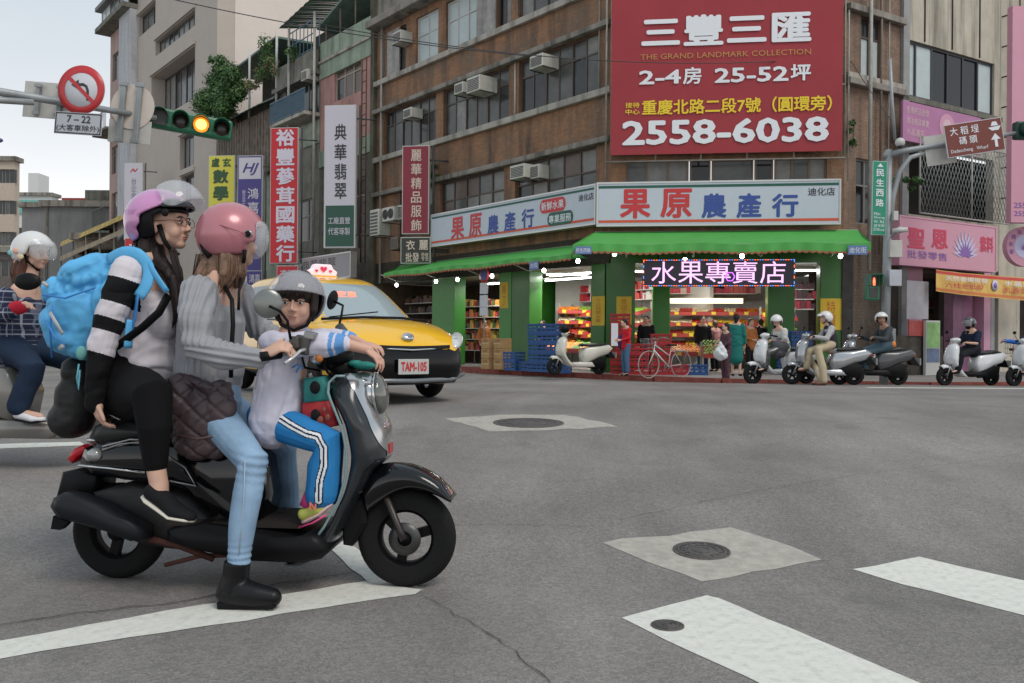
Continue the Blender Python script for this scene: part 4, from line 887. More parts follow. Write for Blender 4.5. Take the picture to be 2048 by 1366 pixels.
def lotus(root, fr, px, py, R, y, inner=PUR, outer=LIL):
    cx_, cz_ = fr.hit(px, py, y)
    for mt, k, n, yy in ((outer, 1.0, 11, 0), (inner, .66, 9, -.004)):
        m = MB()
        for i in range(n):
            a = PI * (.04 + .92 * i / (n - 1)); L_ = R * k * (.8 + .2 * math.sin(a)); d = Vector((math.cos(a), 0, math.sin(a))); e_ = Vector((-d.z, 0, d.x)) * R * k * .13; o_ = Vector((cx_, y + yy - i * .0003, cz_ - R * .45))
            m.add([o_, o_ + d * L_ * .5 + e_, o_ + d * L_ * 1.3, o_ + d * L_ * .5 - e_], [(0, 1, 2, 3)])
        m.build('lotus', mt, root, fix=False)
lotus(t, Fq, 1931, 494, .6, -.016)
# faded pink poster over it, round pink sign, tall pink sign at the edge
t = empty('poster_sign', Fq.m, 'faded pink poster with three lines of print below the ribbon window', 'poster'); a_, b_ = Fq.hx(1806, 0, 240), Fq.hx(1962, 0, 260)
PNL = M('poster_pink', (.42, .17, .33), .5, var=.12, vs=1.2); MB().box(a_, b_, 0, .06, 6.65, 7.75).build('board', PNL, t)
PCR = M('print_pale_pink', (.66, .45, .52), .5)
for k, s in enumerate(('香燭紙品批發', '精油佛具專賣', '水晶蓮花')): text(s, PCR, t, a_ + .15, a_ + (1.15, 1.15, .95)[k], 7.42 - k * .3, 7.62 - k * .3, -.006, bold=.01)
cx_, cz_ = Fq.hit(1890, 240); MB().disc(.36, -.008, -.002, (cx_ + .1, 0, 7.28)).build('roundel', M('roundel_pink', (.6, .3, .42), .5), t); MB().disc(.2, -.012, -.009, (cx_ + .1, 0, 7.28)).build('roundel', PCR, t)
Fo = Frame(FR.w(0, -1.6, 0).x, FR.w(0, -1.6, 0).y, 30.7)
c = at(2034, 480, 22.0); fr = Frame(c.x, c.y, 5); t = empty('round_sign', fr.m, 'round pink sign with a lotus at the right edge', 'sign')
r_ = .30; zc = fr.hit(2050, 493)[1]; xc_ = fr.hx(2050, 0, 493); r_ = 40 / 1750 * 22
MB().disc(r_, -.03, .15, (xc_, 0, zc)).build('disc', PNK, t); MB().disc(r_ * .6, -.036, -.031, (xc_, 0, zc)).build('inner_disc', LIL, t); lotus(t, fr, 2050, 492, r_ * .4, -.04); 
for i, ch in enumerate('香水精油專賣'):
    a = math.radians(200 - i * 28); x_, z_ = xc_ + r_ * .8 * math.cos(a), zc + r_ * .8 * math.sin(a); text(ch, PUR, t, x_ - .06, x_ + .06, z_ - .06, z_ + .06, -.034, bold=.02)
c = at(2060, 200, 21.5); fr = Frame(c.x, c.y, 5); t = empty('edge_sign', fr.m, 'tall pink sign with phone numbers cut by the right edge', 'sign')
MB().box(fr.hx(2024, 0, 200), fr.hx(2120, 0, 200), 0, .2, fr.hit(2040, 445)[1], fr.hit(2040, 12)[1]).build('board', PNK, t)
text('2552-5911', PUR, t, fr.hx(2028, 0, 400), fr.hx(2028, 0, 400) + .9, fr.hit(2040, 416)[1], fr.hit(2040, 405)[1], -.006, bold=.01); text('2558-4820', PUR, t, fr.hx(2028, 0, 430), fr.hx(2028, 0, 430) + .9, fr.hit(2040, 432)[1], fr.hit(2040, 422)[1], -.006, bold=.01)
# orange banner hung over the arcade
Fb = Frame(FR.w(0, -1.0, 0).x, FR.w(0, -1.0, 0).y, 32); t = empty('cloth_banner', Fb.m, 'yellow and orange cloth banner strung over the arcade on the right', 'banner')
ax, bx_ = Fb.hx(1872, 0, 560), Fb.hx(2075, 0, 580); az1, az0 = Fb.hit(1873, 539)[1], Fb.hit(1873, 582)[1]; bz1_, bz0_ = Fb.hit(2075, 556)[1], Fb.hit(2075, 602)[1]
def bn(u, v): return (ax + (bx_ - ax) * u, .04 * math.sin(u * 9) + .02 * math.sin(u * 31), (az0 + (bz0_ - az0) * u) * (1 - v) + (az1 + (bz1_ - az1) * u) * v - .04 * math.sin(PI * u))
for nm, v0, v1, mt, dy in (('cloth', 0, 1, M('banner_yellow', (.72, .46, .12), .6, var=.2, vs=2), 0), ('stripe', .84, .97, M('banner_red', (.6, .06, .05), .6), -.006), ('stripe', .05, .17, M('banner_orange', (.65, .2, .06), .6), -.006)):
    rr = []
    for v in (v0, v1): rr.append([(p[0], p[1] + dy, p[2]) for p in (bn(i / 30, v) for i in range(31))])
    MB().loft(rr, False, True, False).build(nm, mt, t)
for s, u0, u1, v0, v1, mt in (('天然香燭批發', .06, .46, .58, .8, WT), ('水晶洞', .62, .9, .58, .8, WT), ('六柱金批發', .06, .42, .26, .5, PR), ('乳香沉香', .62, .95, .26, .5, PR)):
    p0, p1 = bn(u0, v0), bn(u1, v1); text(s, mt, t, p0[0], p1[0], bn((u0 + u1) / 2, v0)[2], bn((u0 + u1) / 2, v1)[2], -.075, bold=.01)
p0 = bn(.53, .55); MB().lathe([(.001, -.08), (.16, -.08), (.16, -.075)], c=(p0[0], 0, p0[2]), n=24).build('emblem', LIL, t); MB().lathe([(.001, -.086), (.08, -.086), (.08, -.081)], c=(p0[0], 0, p0[2]), n=24).build('emblem', PUR, t)
# grey cloth, posters and the dark wall with notice boards under it
t = empty('cloth_sheet', Fb.m, 'grey white cloth sheet hanging beside the pink column', 'sheet'); MB().box(Fb.hx(1814, .3, 600), Fb.hx(1857, .3, 600), .3, .32, Fb.hit(1835, 638, .3)[1], Fb.hit(1835, 562, .3)[1]).build('sheet', M('grey_sheet', (.42, .40, .42), .8, var=.1), t)
t = empty('notice_board', Fb.m, 'narrow green and blue advertising stand between the pink columns', 'advertising stand')
ax, bx_ = Fb.hx(1852, 0, 680), Fb.hx(1880, 0, 680); zA, zB = PZ, Fb.hit(1866, 641)[1]
MB().box(ax, bx_, 0, .08, zA, zB).build('stand', WFW, t); MB().box(ax + .03, bx_ - .03, -.008, -.002, zB - .75, zB - .05).build('poster', M('poster_green', (.22, .42, .14), .5, var=.3, vs=3), t); MB().box(ax + .03, bx_ - .03, -.009, -.002, zA + .35, zB - .77).build('poster', M('poster_blue', (.12, .16, .26), .5, var=.5, vs=4), t)
t = empty('poster_sign', Fb.m, 'red and grey poster fixed above the dark wall', 'poster'); MB().box(Fb.hx(1818, .1, 660), Fb.hx(1850, .1, 660), .1, .13, Fb.hit(1835, 672, .1)[1], Fb.hit(1835, 641, .1)[1]).build('board', M('poster_red', (.42, .06, .05), .5, var=.3, vs=4), t)
t = empty('low_wall', Fb.m, 'dark weathered low wall behind the waiting riders', 'wall'); MB().box(Fb.hx(1800, .0, 700), Fb.hx(1895, .0, 700), .14, .4, PZ, Fb.hit(1850, 672, 0)[1]).build('wall', M('dark_weathered', (.07, .06, .05), .9, var=.6, vs=2.5, stain=.6), t)

# ================================================================== SIGNALS AND POLES
GALV = M('galvanised', (.30, .32, .33), .5, .3, var=.15, vs=3, stain=.25); SGN = M('signal_green', (.012, .14, .07), .4, var=.1)
PBK = M('sign_back', (.50, .49, .46), .5, var=.08, stain=.25)
# left cantilever arm with light
A0 = at(-60, 178, 14.0); A1 = at(0, 184, 14.2); A2 = at(312, 236, 16.0)
def along(u): return A1.lerp(A2, u)
sa = empty('signal_mast', A0, 'grey cantilever arm reaching in from the left over the street', 'signal mast')
def rel(p, o): return tuple(Vector(p) - Vector(o))
am = MB(); PB_ = Vector((A0.x - 2.5, A0.y - .6, 0)); am.tube([rel(p, A0) for p in (PB_, PB_ + Vector((0, 0, 4.6)), Vector((PB_.x + .3, PB_.y, 4.95)), A0, A1, along(.5), A2)], [.11, .1, .09, .075, .07, .06, .045], 12); am.build('arm', GALV, sa)
b0_ = at(-60, 196, 14.0); b1_ = at(68, 205, 14.4); MB().tube([rel(PB_ + Vector((0, 0, 4.3)), A0), rel(b0_, A0), rel(b1_, A0)], [.07, .06, .05], 10).build('brace', GALV, sa)
yawA = math.degrees(math.atan2(A2.y - A1.y, A2.x - A1.x))
def sgnframe(px, py, D, yaw): c = at(px, py, D); return Frame(c.x, c.y, yaw)
# traffic light body
u = 1.0; c0 = at(382, 246, 16.4); frL = Frame(c0.x, c0.y, 20)
ta = math.radians(6.5)
tl = empty('traffic_light', Matrix.Translation(c0) @ Matrix.Rotation(math.radians(20), 4, 'Z') @ Matrix.Rotation(math.radians(6), 4, 'Y'), 'green horizontal traffic light showing amber', 'traffic light')
MB().box(-.74, .74, .0, .22, -.19, .19).build('housing', SGN, tl, bev=.05)
LD = M('lens_dark', (.03, .022, .02), .25)
AMB = M('lens_amber', (1.0, .22, .015), .3, emit=1.6); AMC = M('lens_amber_core', (1.0, .50, .13), .3, emit=2.6)
LD2 = M('led_panel', (.05, .05, .05), .4)
for i, x in enumerate((-.55, -.18, .18, .55)):
    lit = i == 2
    if i == 0: MB().box(x - .15, x + .15, -.02, -.001, -.14, .14).build('lens', LD2, tl)
    else: MB().lathe([(.001, -.045), (.07, -.04), (.115, -.02), (.14, 0)], c=(x, 0, 0), n=24).build('lens', AMB if lit else LD, tl)
    if lit: MB().lathe([(.001, -.055), (.06, -.052), (.1, -.036)], c=(x, 0, 0), n=24).build('lens_core', AMC, tl)
    m = MB(); vs = []; n = 20                      # visor: open underneath
    for k in range(n + 1):
        a = math.radians(-35 + 250 * k / n); d1 = .26 if i else .2
        for rr, yy in ((.155, 0), (.155, -d1 * (.35 + .65 * max(0, math.sin(a) * .5 + .5)))): vs.append((x + rr * math.cos(a), yy, rr * math.sin(a)))
        for rr, yy in ((.147, -d1 * (.35 + .65 * max(0, math.sin(a) * .5 + .5))), (.147, 0)): vs.append((x + rr * math.cos(a), yy, rr * math.sin(a)))
    m.add(vs, [(k * 4 + j, k * 4 + (j + 1) % 4, k * 4 + 4 + (j + 1) % 4, k * 4 + 4 + j) for k in range(n) for j in range(4)], True); m.build('visor', SGN, tl)
# no left turn sign
c = at(169, 183, 14.6); fr = Frame(c.x, c.y, -4); t = empty('no_left_turn_sign', Matrix.Translation(c) @ Matrix.Rotation(math.radians(-4), 4, 'Z'), 'round red bordered no left turn sign on the arm', 'road sign')
R_ = 48.5 / 1750 * 14.6; RDS = M('road_sign_red', (.48, .03, .035), .35); WDS = M('road_sign_white', (.55, .56, .60), .4)
MB().lathe([(.001, -.10), (R_, -.10), (R_, -.085), (.001, -.085)], n=48).build('plate', WDS, t); MB().lathe([(R_ * .70, -.103), (R_, -.103), (R_, -.1015), (R_ * .70, -.1015)], n=48).build('red_ring', RDS, t)
m = MB(); rot = Matrix.Rotation(math.radians(45), 3, 'Y'); m.cbox((0, -.108, 0), (R_ * 1.5, .002, R_ * .15), rot); m.build('red_slash', RDS, t)
m = MB(); P = []
for k in range(9): a = math.radians(180 - 90 * (1 - k / 8)) - PI / 2 + 0; 
pts = [(.38, -.5), (.38, -.05), (.30, .15), (.12, .24), (-.12, .24)]
m.tube([(p[0] * R_ * .75, -.1055, p[1] * R_ * .9) for p in pts], [(.055 * R_, .055 * R_)] * 5, 6, up=(0, 0, 1)); m.add([(-.1 * R_, -.106, .42 * R_), (-.1 * R_, -.106, .0), (-.42 * R_, -.106, .21 * R_)], [(0, 1, 2)])
for v in range(len(m.v)): x_, y_, z_ = m.v[v]; m.v[v] = (x_, -.1055 - (.0008 if v % 2 else 0), z_)
m.build('arrow', BK, t)
MB().tube([(0, -.085, 0), (0, .0, 0)], .03, 8).build('clamp', GALV, t)
c = at(163, 250, 14.6); t = empty('supplementary_plate', Matrix.Translation(c) @ Matrix.Rotation(math.radians(-4), 4, 'Z') @ Matrix.Rotation(math.radians(4), 4, 'Y'), 'small white plate reading 7 to 22 below the no left turn sign', 'road sign')
w_, h_ = 49 / 1750 * 14.6, 22 / 1750 * 14.6
MB().box(-w_, w_, -.1, -.088, -h_, h_).build('plate', M('plate_grey', (.42, .44, .48), .4), t, bev=.003)
m = MB(); e = .02
for q in ((-w_, w_, h_ - e, h_), (-w_, w_, -h_, -h_ + e)): m.box(q[0] + .012, q[1] - .012, -.103, -.1005, q[2] + (-.012 if q[2] > 0 else .012), q[3] + (-.012 if q[2] > 0 else .012))
for s in (-1, 1): m.box(*sorted((s * (w_ - .012), s * (w_ - .032))), -.103, -.1005, -h_ + .03, h_ - .03)
m.build('border', BK, t); text('7 – 22', BK, t, -w_ * .48, w_ * .52, h_ * .06, h_ * .72, -.104, bold=.02); text('(大客車除外)', BK, t, -w_ * .9, w_ * .9, -h_ * .78, -h_ * .12, -.104, bold=.01)
# backs of signs facing the other way
def backsign(px, py, D, yaw, label, kind, w_, h_, cat='road sign'):
    c = at(px, py, D); t = empty('sign_seen_from_behind', Matrix.Translation(c) @ Matrix.Rotation(math.radians(yaw), 4, 'Z') @ Matrix.Rotation(math.radians(5), 4, 'Y'), label, cat)
    if kind == 'round': MB().disc(w_, .05, .065, n=48).build('plate', M('round_back_cream', (.62, .55, .49), .5, var=.05), t)
    else: MB().box(-w_, w_, .05, .065, -h_, h_).build('plate', PBK, t, bev=.003)
    return t
k = 1 / 1750
t = backsign(262, 212, 15.6, -4, 'back of a round sign with two steel struts', 'round', 45 * k * 15.6, 0); t2 = backsign(256, 262, 15.62, -4, 'back of a white rectangular plate under the round one', 'rect', 44 * k * 15.6, 23 * k * 15.6)
for s in (-18, 15):
    m = MB(); x_ = s * k * 15.6; m.box(x_ - .045, x_ + .045, -.03, .045, -.62, .38); m.box(x_ - .08, x_ + .08, -.04, .0, .34, .42); m.box(x_ - .08, x_ + .08, -.04, .0, -.66, -.58); m.build('strut', GALV, t, bev=.01)
MB().box(-.2, -.12, .02, .049, -.05, .05).build('sticker', PIPE, t2)
t = backsign(102, 200, 14.9, -4, 'back of a rectangular sign clamped to the left of the arm', 'rect', 61 * k * 14.9, 36 * k * 14.9)
for s in (-28, 18):
    m = MB(); x_ = s * k * 14.9; m.box(x_ - .03, x_ + .03, -.02, .045, -.24, .26); m.box(x_ - .06, x_ + .06, -.04, .0, .2, .25); m.box(x_ - .06, x_ + .06, -.04, .0, -.27, -.22); m.build('strut', GALV, t)
# street lamp head at far left
t = empty('street_lamp', at(-36, 280, 30), 'blue grey lamp head peeping in at the left edge', 'street lamp'); MB().ell((.3, 0, .0), (.42, .2, .12)).build('lamp_head', M('lamp_blue', (.12, .14, .25), .4), t); q = at(-36, 280, 30); MB().tube([(-.1, 0, 0), (-1.6, 0, -.1), (-2, 0, -.5), (-2, 0, -q.z)], .06, 8).build('pole', GALV, t)
# right pole with its arms
D_ = 18.6; P0 = at(1768, 760, D_); base = Vector((P0.x, D_, gz(D_)))
sp = empty('signal_pole', base, 'grey pole on the right carrying camera boxes and two bent arms', 'signal mast')
top = at(1790, 265, D_); m = MB(); m.tube([(0, 0, 0), rel(at(1774, 520, D_), base), rel(at(1777, 300, D_), base)], [.1, .085, .075], 12); m.build('pole', GALV, sp)
MB().tube([rel(at(1777, 470, D_ - .02), base), rel(at(1786, 390, D_), base), rel(at(1798, 345, D_), base), rel(at(1820, 315, D_), base), rel(at(1860, 302, D_), base)], [.06, .06, .058, .055, .05], 10).build('curved_arm', GALV, sp)
MB().tube([rel(at(1768, 312, D_), base), rel(at(1820, 300, D_), base), rel(at(1900, 287, D_ - .1), base), rel(at(2060, 262, D_ - .4), base)], [.07, .065, .055, .04], 10).build('arm', GALV, sp)
m = MB(); m.tube([rel(at(1790, 280, D_), base), rel(at(1784, 200, D_), base), rel(at(1780, 118, D_), base)], .035, 8); m.build('mast', GALV, sp)
for nm, px, py, w_, h_, mt in (('control_box', 1790, 498, .26, .36, PBK), ('control_box', 1790, 432, .1, .2, WFW), ('round_sign_back', 1799, 460, .12, .12, PBK), ('notice', 1789, 556, .26, .34, M('notice_grey', (.45, .46, .5), .5, var=.1, vs=8)), ('base_box', 1775, 700, .3, .9, GALV)):
    c = rel(at(px, py, D_ - .12), base); MB().cbox(c, (w_, .12, h_)).build(nm, mt, sp, bev=.01)
t = empty('surveillance_camera', at(1798, 462, D_ - .35), 'white tube camera on the right hand pole', 'camera'); MB().tube([(-.14, 0, .0), (.14, -.1, .02)], .05, 12).build('body', WFW, t); MB().tube([(-.02, 0, 0), (-.06, .25, -.1)], .02, 6).build('bracket', GALV, t)
t = empty('dome_camera', at(1800, 285, D_ - .2), 'white dome camera below the upper arm of the pole', 'camera'); MB().ell((0, 0, 0), (.1, .1, .1)).build('dome', WFW, t); MB().ell((0, 0, -.05), (.07, .07, .08)).build('lens', DARK, t)
# brown destination sign
c = at(1949, 275, D_ - .35); t = empty('wharf_sign', Matrix.Translation(c) @ Matrix.Rotation(math.radians(0), 4, 'Z') @ Matrix.Rotation(math.radians(-9), 4, 'Y'), 'brown sign pointing ahead to the wharf with a ferry symbol', 'road sign')
w_, h_ = 58 * k * (D_ - .35), 33 * k * (D_ - .35); BRN = M('road_sign_brown', (.17, .035, .022), .4)
MB().box(-w_, w_, 0, .03, -h_, h_).build('plate', WDS, t); MB().box(-w_ + .015, w_ - .015, -.006, -.001, -h_ + .015, h_ - .015).build('brown_face', BRN, t)
text('大 稻 埕', WT, t, -w_ * .82, w_ * .18, h_ * .28, h_ * .78, -.01, bold=.01); text('碼 頭', WT, t, -w_ * .55, w_ * .08, -h_ * .32, h_ * .14, -.01, bold=.01); text('Dadaocheng   Wharf', WT, t, -w_ * .88, w_ * .42, -h_ * .82, -h_ * .55, -.01, bold=.006)
m = MB(); m.add([(w_ * .66, -.012, -h_ * .75), (w_ * .76, -.012, -h_ * .75), (w_ * .76, -.012, -h_ * .3), (w_ * .66, -.012, -h_ * .3)], [(0, 1, 2, 3)]); m.add([(w_ * .54, -.012, -h_ * .3), (w_ * .88, -.012, -h_ * .3), (w_ * .71, -.012, h_ * .08)], [(0, 1, 2)]); m.build('arrow', WT, t)
m = MB(); m.add([(w_ * .5, -.012, h_ * .45), (w_ * .62, -.012, h_ * .25), (w_ * .85, -.012, h_ * .25), (w_ * .95, -.012, h_ * .5)], [(0, 1, 2, 3)]); m.add([(w_ * .6, -.012, h_ * .53), (w_ * .86, -.012, h_ * .53), (w_ * .8, -.012, h_ * .78), (w_ * .66, -.012, h_ * .78)], [(0, 1, 2, 3)]); m.build('ferry_symbol', WT, t)
c = at(1880, 295, D_ - .05); t = empty('sign_seen_from_behind', Matrix.Translation(c) @ Matrix.Rotation(math.radians(-9), 4, 'Y'), 'back of a pale plate on the arm behind the brown wharf sign', 'road sign'); MB().box(-30 * k * D_, 30 * k * D_, 0, .015, -34 * k * D_, 26 * k * D_).build('plate', PBK, t)
# green street name sign
c = at(1759, 396, D_ - .2); t = empty('street_name_sign', Matrix.Translation(c) @ Matrix.Rotation(math.radians(8), 4, 'Z') @ Matrix.Rotation(math.radians(.8), 4, 'Y'), 'tall green street name sign with an up arrow on the right pole', 'road sign')
w_, h_ = 15.5 * k * (D_ - .2), 74 * k * (D_ - .2); GRS = M('road_sign_green', (.012, .24, .14), .4)
MB().box(-w_, w_, 0, .03, -h_, h_).build('plate', M('road_sign_rim', (.35, .52, .48), .4), t); MB().box(-w_ + .014, w_ - .014, -.006, -.001, -h_ + .014, h_ - .014).build('green_face', GRS, t)
MB().add([(-w_ * .4, -.01, h_ * .84), (w_ * .4, -.01, h_ * .84), (0, -.01, h_ * .94)], [(0, 1, 2)]).build('arrow', WT, t)
for i, ch in enumerate('民生西路'): text(ch, WT, t, -w_ * .55, w_ * .55, h_ * (.58 - i * .27), h_ * (.78 - i * .27), -.01, bold=.02)
for i, s in enumerate(('Min', 'Sheng', 'W. Rd.', '迪化街', 'Dihua')): text(s, WT, t, -w_ * .75, w_ * (.75 if i else .1), h_ * (-.47 - i * .105), h_ * (-.39 - i * .105), -.01, bold=.0)
# pedestrian signal
c = at(1748, 566, D_ - .15); t = empty('pedestrian_signal', Matrix.Translation(c), 'green pedestrian light showing a small red figure', 'traffic light')
MB().box(-.13, .13, .01, .2, -.36, .18).build('housing', SGN, t, bev=.02); MB().box(-.09, .09, .0, .008, -.06, .14).build('lens', LD, t); MB().box(-.09, .09, .0, .008, -.31, -.1).build('lens', LD2, t)
EMR = M('lit_red', (1.0, .12, .05), .4, emit=4)
m = MB(); m.ell((0, -.008, .09), (.018, .004, .02)); m.cbox((0, -.008, .035), (.045, .006, .07)); m.cbox((-.012, -.008, -.02), (.014, .006, .06)); m.cbox((.014, -.008, -.02), (.014, .006, .06)); m.build('red_figure', EMR, t)
m = MB(); m.box(-.13, .13, -.16, .005, .17, .185); m.box(-.14, -.125, -.16, .005, -.05, .17); m.box(.125, .14, -.16, .005, -.05, .17); m.build('visor', SGN, t)
# edge of a signal at far right
c = at(2064, 258, D_ - .4); t = empty('traffic_light', Matrix.Translation(c), 'dark green traffic light cut by the right edge', 'traffic light'); MB().box(-.32, 1.0, 0, .2, -.2, .17).build('housing', M('signal_dark_green', (.01, .05, .035), .5), t, bev=.04)
for i in range(3): MB().lathe([(.15, -.2), (.16, -.2), (.16, 0), (.15, 0)], c=(-.12 + i * .38, 0, 0), n=20).build('visor', _mc['signal_dark_green'], t)
# thin wires across the street
def wire(a, b_, sag, label, r=.012):
    t = empty('overhead_wire', a, label, 'cable', 'overhead wires'); P = [(Vector(b_) - Vector(a)) * (i / 16) - Vector((0, 0, sag * 4 * (i / 16) * (1 - i / 16))) for i in range(17)]; MB().tube(P, r, 5).build('cable', M('cable_black', (.04, .04, .045), .6), t)
wire(at(330, -5, 20), at(1060, 112, 21), .15, 'thin overhead wire from the top left towards the corner building'); wire(at(640, 48, 21), at(1700, 112, 24), .5, 'slack overhead wire crossing in front of the facade')
wire(at(1700, 118, 24), at(1790, 250, 18.6), .05, 'short wire running down to the right hand pole', .01)
# green tree on the ledge and other plants
LEAF = [M('leaf_dark', (.03, .075, .02), .6, var=.3), M('leaf_mid', (.06, .15, .035), .6, var=.3), M('leaf_pale', (.12, .22, .07), .6, var=.3), M('dry_stem', (.25, .16, .11), .8, var=.3)]
BARK = M('bark', (.12, .09, .07), .9, var=.3)
def leafcloud(blobs, n, size, seed):
    rnd = random.Random(seed); m = MB()
    tot = sum(b[3] ** 2 for b in blobs)
    for (x, y, z, r) in blobs:
        k_ = int(n * r * r / tot)
        for _ in range(k_):
            v = Vector((rnd.gauss(0, 1), rnd.gauss(0, 1), rnd.gauss(0, 1))).normalized() * r * (rnd.random() ** .4 + .45 * rnd.random() ** 5) * (1 + .25 * mnoise.noise(Vector((x * 3 + rnd.random(), y, z))))
            c_ = Vector((x, y, z)) + v; nrm = (v.normalized() + Vector((rnd.uniform(-.8, .8), rnd.uniform(-.8, .8), rnd.uniform(-.3, .9)))).normalized(); a = nrm.orthogonal().normalized(); a = Matrix.Rotation(rnd.uniform(0, 6.28), 3, nrm) @ a; b_ = nrm.cross(a); s = size * rnd.uniform(.6, 1.3)
            m.k = 0 if rnd.random() < .45 else (1 if rnd.random() < .75 else 2)
            m.add([c_ - a * s, c_ + b_ * s * .45 + nrm * s * .12, c_ + a * s, c_ - b_ * s * .45 + nrm * s * .12], [(0, 1, 2, 3)])
    m.k = 0; return m
cx_, cz_ = FL.hit(438, 175, -1.0); base = FL.w(cx_, -.3, 0)
t = empty('ledge_tree', FL.m @ Matrix.Translation((cx_, -1.0, 0)), 'bushy green tree growing from an upper ledge beside the taupe tower', 'tree')
rnd = random.Random(5); sc_ = 44.0 / 1750
bl = []
for (px, py, r) in ((436, 140, 16), (420, 158, 20), (452, 150, 20), (440, 175, 26), (413, 185, 18), (465, 178, 20), (425, 205, 22), (455, 208, 22), (438, 228, 15), (408, 212, 12), (478, 195, 14), (470, 232, 12), (445, 122, 9), (402, 190, 9), (482, 165, 12), (395, 178, 5), (418, 236, 8), (430, 118, 6)):
    bl.append(((px - 438) * sc_ * 1.45, rnd.uniform(-.5, .5), cz_ + (175 - py) * sc_, r * sc_ * 1.25))
m = leafcloud(bl, 22000, .075, 3); m.build('crown', LEAF[:3], t, fix=False)
m = MB(); m.tube([(.9, .8, cz_ - 2.2), (.5, .4, cz_ - 1.2), (.1, 0, cz_ - .2), (0, 0, cz_ + .7)], [.14, .12, .08, .03], 8); m.tube([(.3, .2, cz_ - .8), (-.5, 0, cz_ - .1), (-.9, 0, cz_ + .5)], [.07, .05, .02], 6); m.tube([(.3, .2, cz_ - .8), (1.0, .1, cz_ + .2)], [.07, .02], 6); m.build('trunk', BARK, t)
def plant(px, py, w_, h_, lab, n=500, y=-.4, fr=FL, kind=0, size=.07):
    x, z = fr.hit(px, py, y); t = empty('wall_plant', fr.m @ Matrix.Translation((x, y, z)), lab, 'plant'); rnd = random.Random(int(px))
    m = leafcloud([(rnd.uniform(-w_, w_), rnd.uniform(-.2, .2), rnd.uniform(-h_, h_), min(w_, h_) * .6) for _ in range(6)], n, size, int(px)); m.build('foliage', (LEAF[:3] if kind == 0 else [LEAF[3], LEAF[2], LEAF[1]]), t, fix=False); MB().tube([(0, 0, -h_ * 1.3), (.05, 0, h_ * .5)], .02, 5).build('stem', BARK, t)
plant(532, 118, .8, .7, 'tangle of green shrubs on the roof of the slatted house', 900); plant(512, 155, .9, .35, 'dry brown creeper hanging over the slatted house wall', 700, kind=1); plant(583, 108, .6, .3, 'potted greenery on the balcony house parapet', 500); plant(545, 135, .5, .5, 'dry reddish shrub beside the roof pipe', 500, kind=1)
plant(1705, 262, .12, .35, 'weed sprouting from the brick wall right of the billboard', 260, -.15, FC, size=.05); plant(1815, 365, .55, .12, 'green fronds spilling out under the curved arm', 500, -.7, FR, size=.06); plant(866, 338, .15, .3, 'dark weed on the facade right of the maroon sign', 250, -.2, size=.05)
# ================================================================== FIGURE AND SCOOTER TOOLS
SKIN = M('skin', (.62, .385, .29), .5, var=.05, vs=8, spec=.35); SKIN2 = M('skin_tan', (.36, .19, .125), .5, var=.06, vs=8)
HAIRD = M('hair_dark', (.022, .014, .012), .6, var=.35, vs=30, spec=.3); HAIRB = M('hair_brown', (.16, .085, .05), .45, var=.4, vs=30); HAIRR = M('hair_reddish', (.10, .038, .022), .45, var=.35, vs=30)
BLKM = M('black_plastic', (.006, .006, .007), .45, spec=.18); BLKG = M('black_gloss', (.003, .0035, .005), .1, spec=.5, coat=.15); TYRE = M('tyre_rubber', (.012, .012, .012), .85, bump=.3, bs=60)
CHROME = M('chrome', (.62, .62, .62), .12, 1.0); STEEL = M('steel', (.3, .3, .3), .35, .8); SILV = M('silver_paint', (.52, .53, .54), .2, .85, coat=.5)
CLEAR = M('clear_plastic', (.8, .83, .86), .06, alpha=.24, spec=.7); SMOKE = M('smoked_visor', (.3, .31, .34), .06, alpha=.45, spec=.7)
LENSW = M('lens_clear', (.36, .37, .36), .06, .3, spec=.8); LENSR = M('lens_red', (.5, .01, .02), .15); LENSO = M('lens_orange', (.6, .2, .05), .15)
EYEW = M('eye_white', (.62, .58, .56), .2); EYEB = M('eye_dark', (.015, .01, .008), .1); LIP = M('lips', (.44, .19, .155), .5); BROWM = M('brow', (.035, .022, .018), .8)
def headframe(c, fwd, up=(0, 0, 1)):
    f = Vector(fwd).normalized(); u = Vector(up); u = (u - f * u.dot(f)).normalized(); l = u.cross(f); m = Matrix((f, l, u)).transposed(); return Vector(c), m
def head(mb, c, fwd, up=(0, 0, 1), k=1.0, round_=0.):
    q_ = 1 - .3 * round_
    c, R = headframe(c, fwd, up)
    def e(p, r, n=14, m=10): mb.ell(c + R @ (Vector(p) * k), [x * k for x in r], R, n, m)
    e((-.014, 0, .032), (.094, .076, .086), 20, 14); e((.028, 0, -.028), (.058, .058 + round_ * .008, .074), 20, 12); e((.056, 0, -.083 + round_ * .01), (.023, .026 + round_ * .004, .021))
    for s in (-1, 1):
        e((.050, s * .030, -.032), (.033, .028, .034)); e((-.005, s * .077, -.012), (.018, .009, .029)); e((.096, s * .010, -.031), (.009, .008, .007)); e((.008, s * .052, -.055), (.03, .012, .03)); e((.074, s * .031, .011), (.014, .018, .006))
    mb.tube([c + R @ (Vector(p) * k) for p in ((.082, 0, .012), (.092, 0, -.008), (.104, 0, -.026))], [.007 * k * q_, .008 * k * q_, .011 * k * q_], 10, round_ends=True)
    e((.071 - .006 * round_, 0, .024), (.018, .046, .013)); e((.077, 0, -.056), (.011, .021, .006)); e((.075, 0, -.066), (.011, .018, .007)); e((.07, 0, .05), (.022, .05, .03))
    return c, R
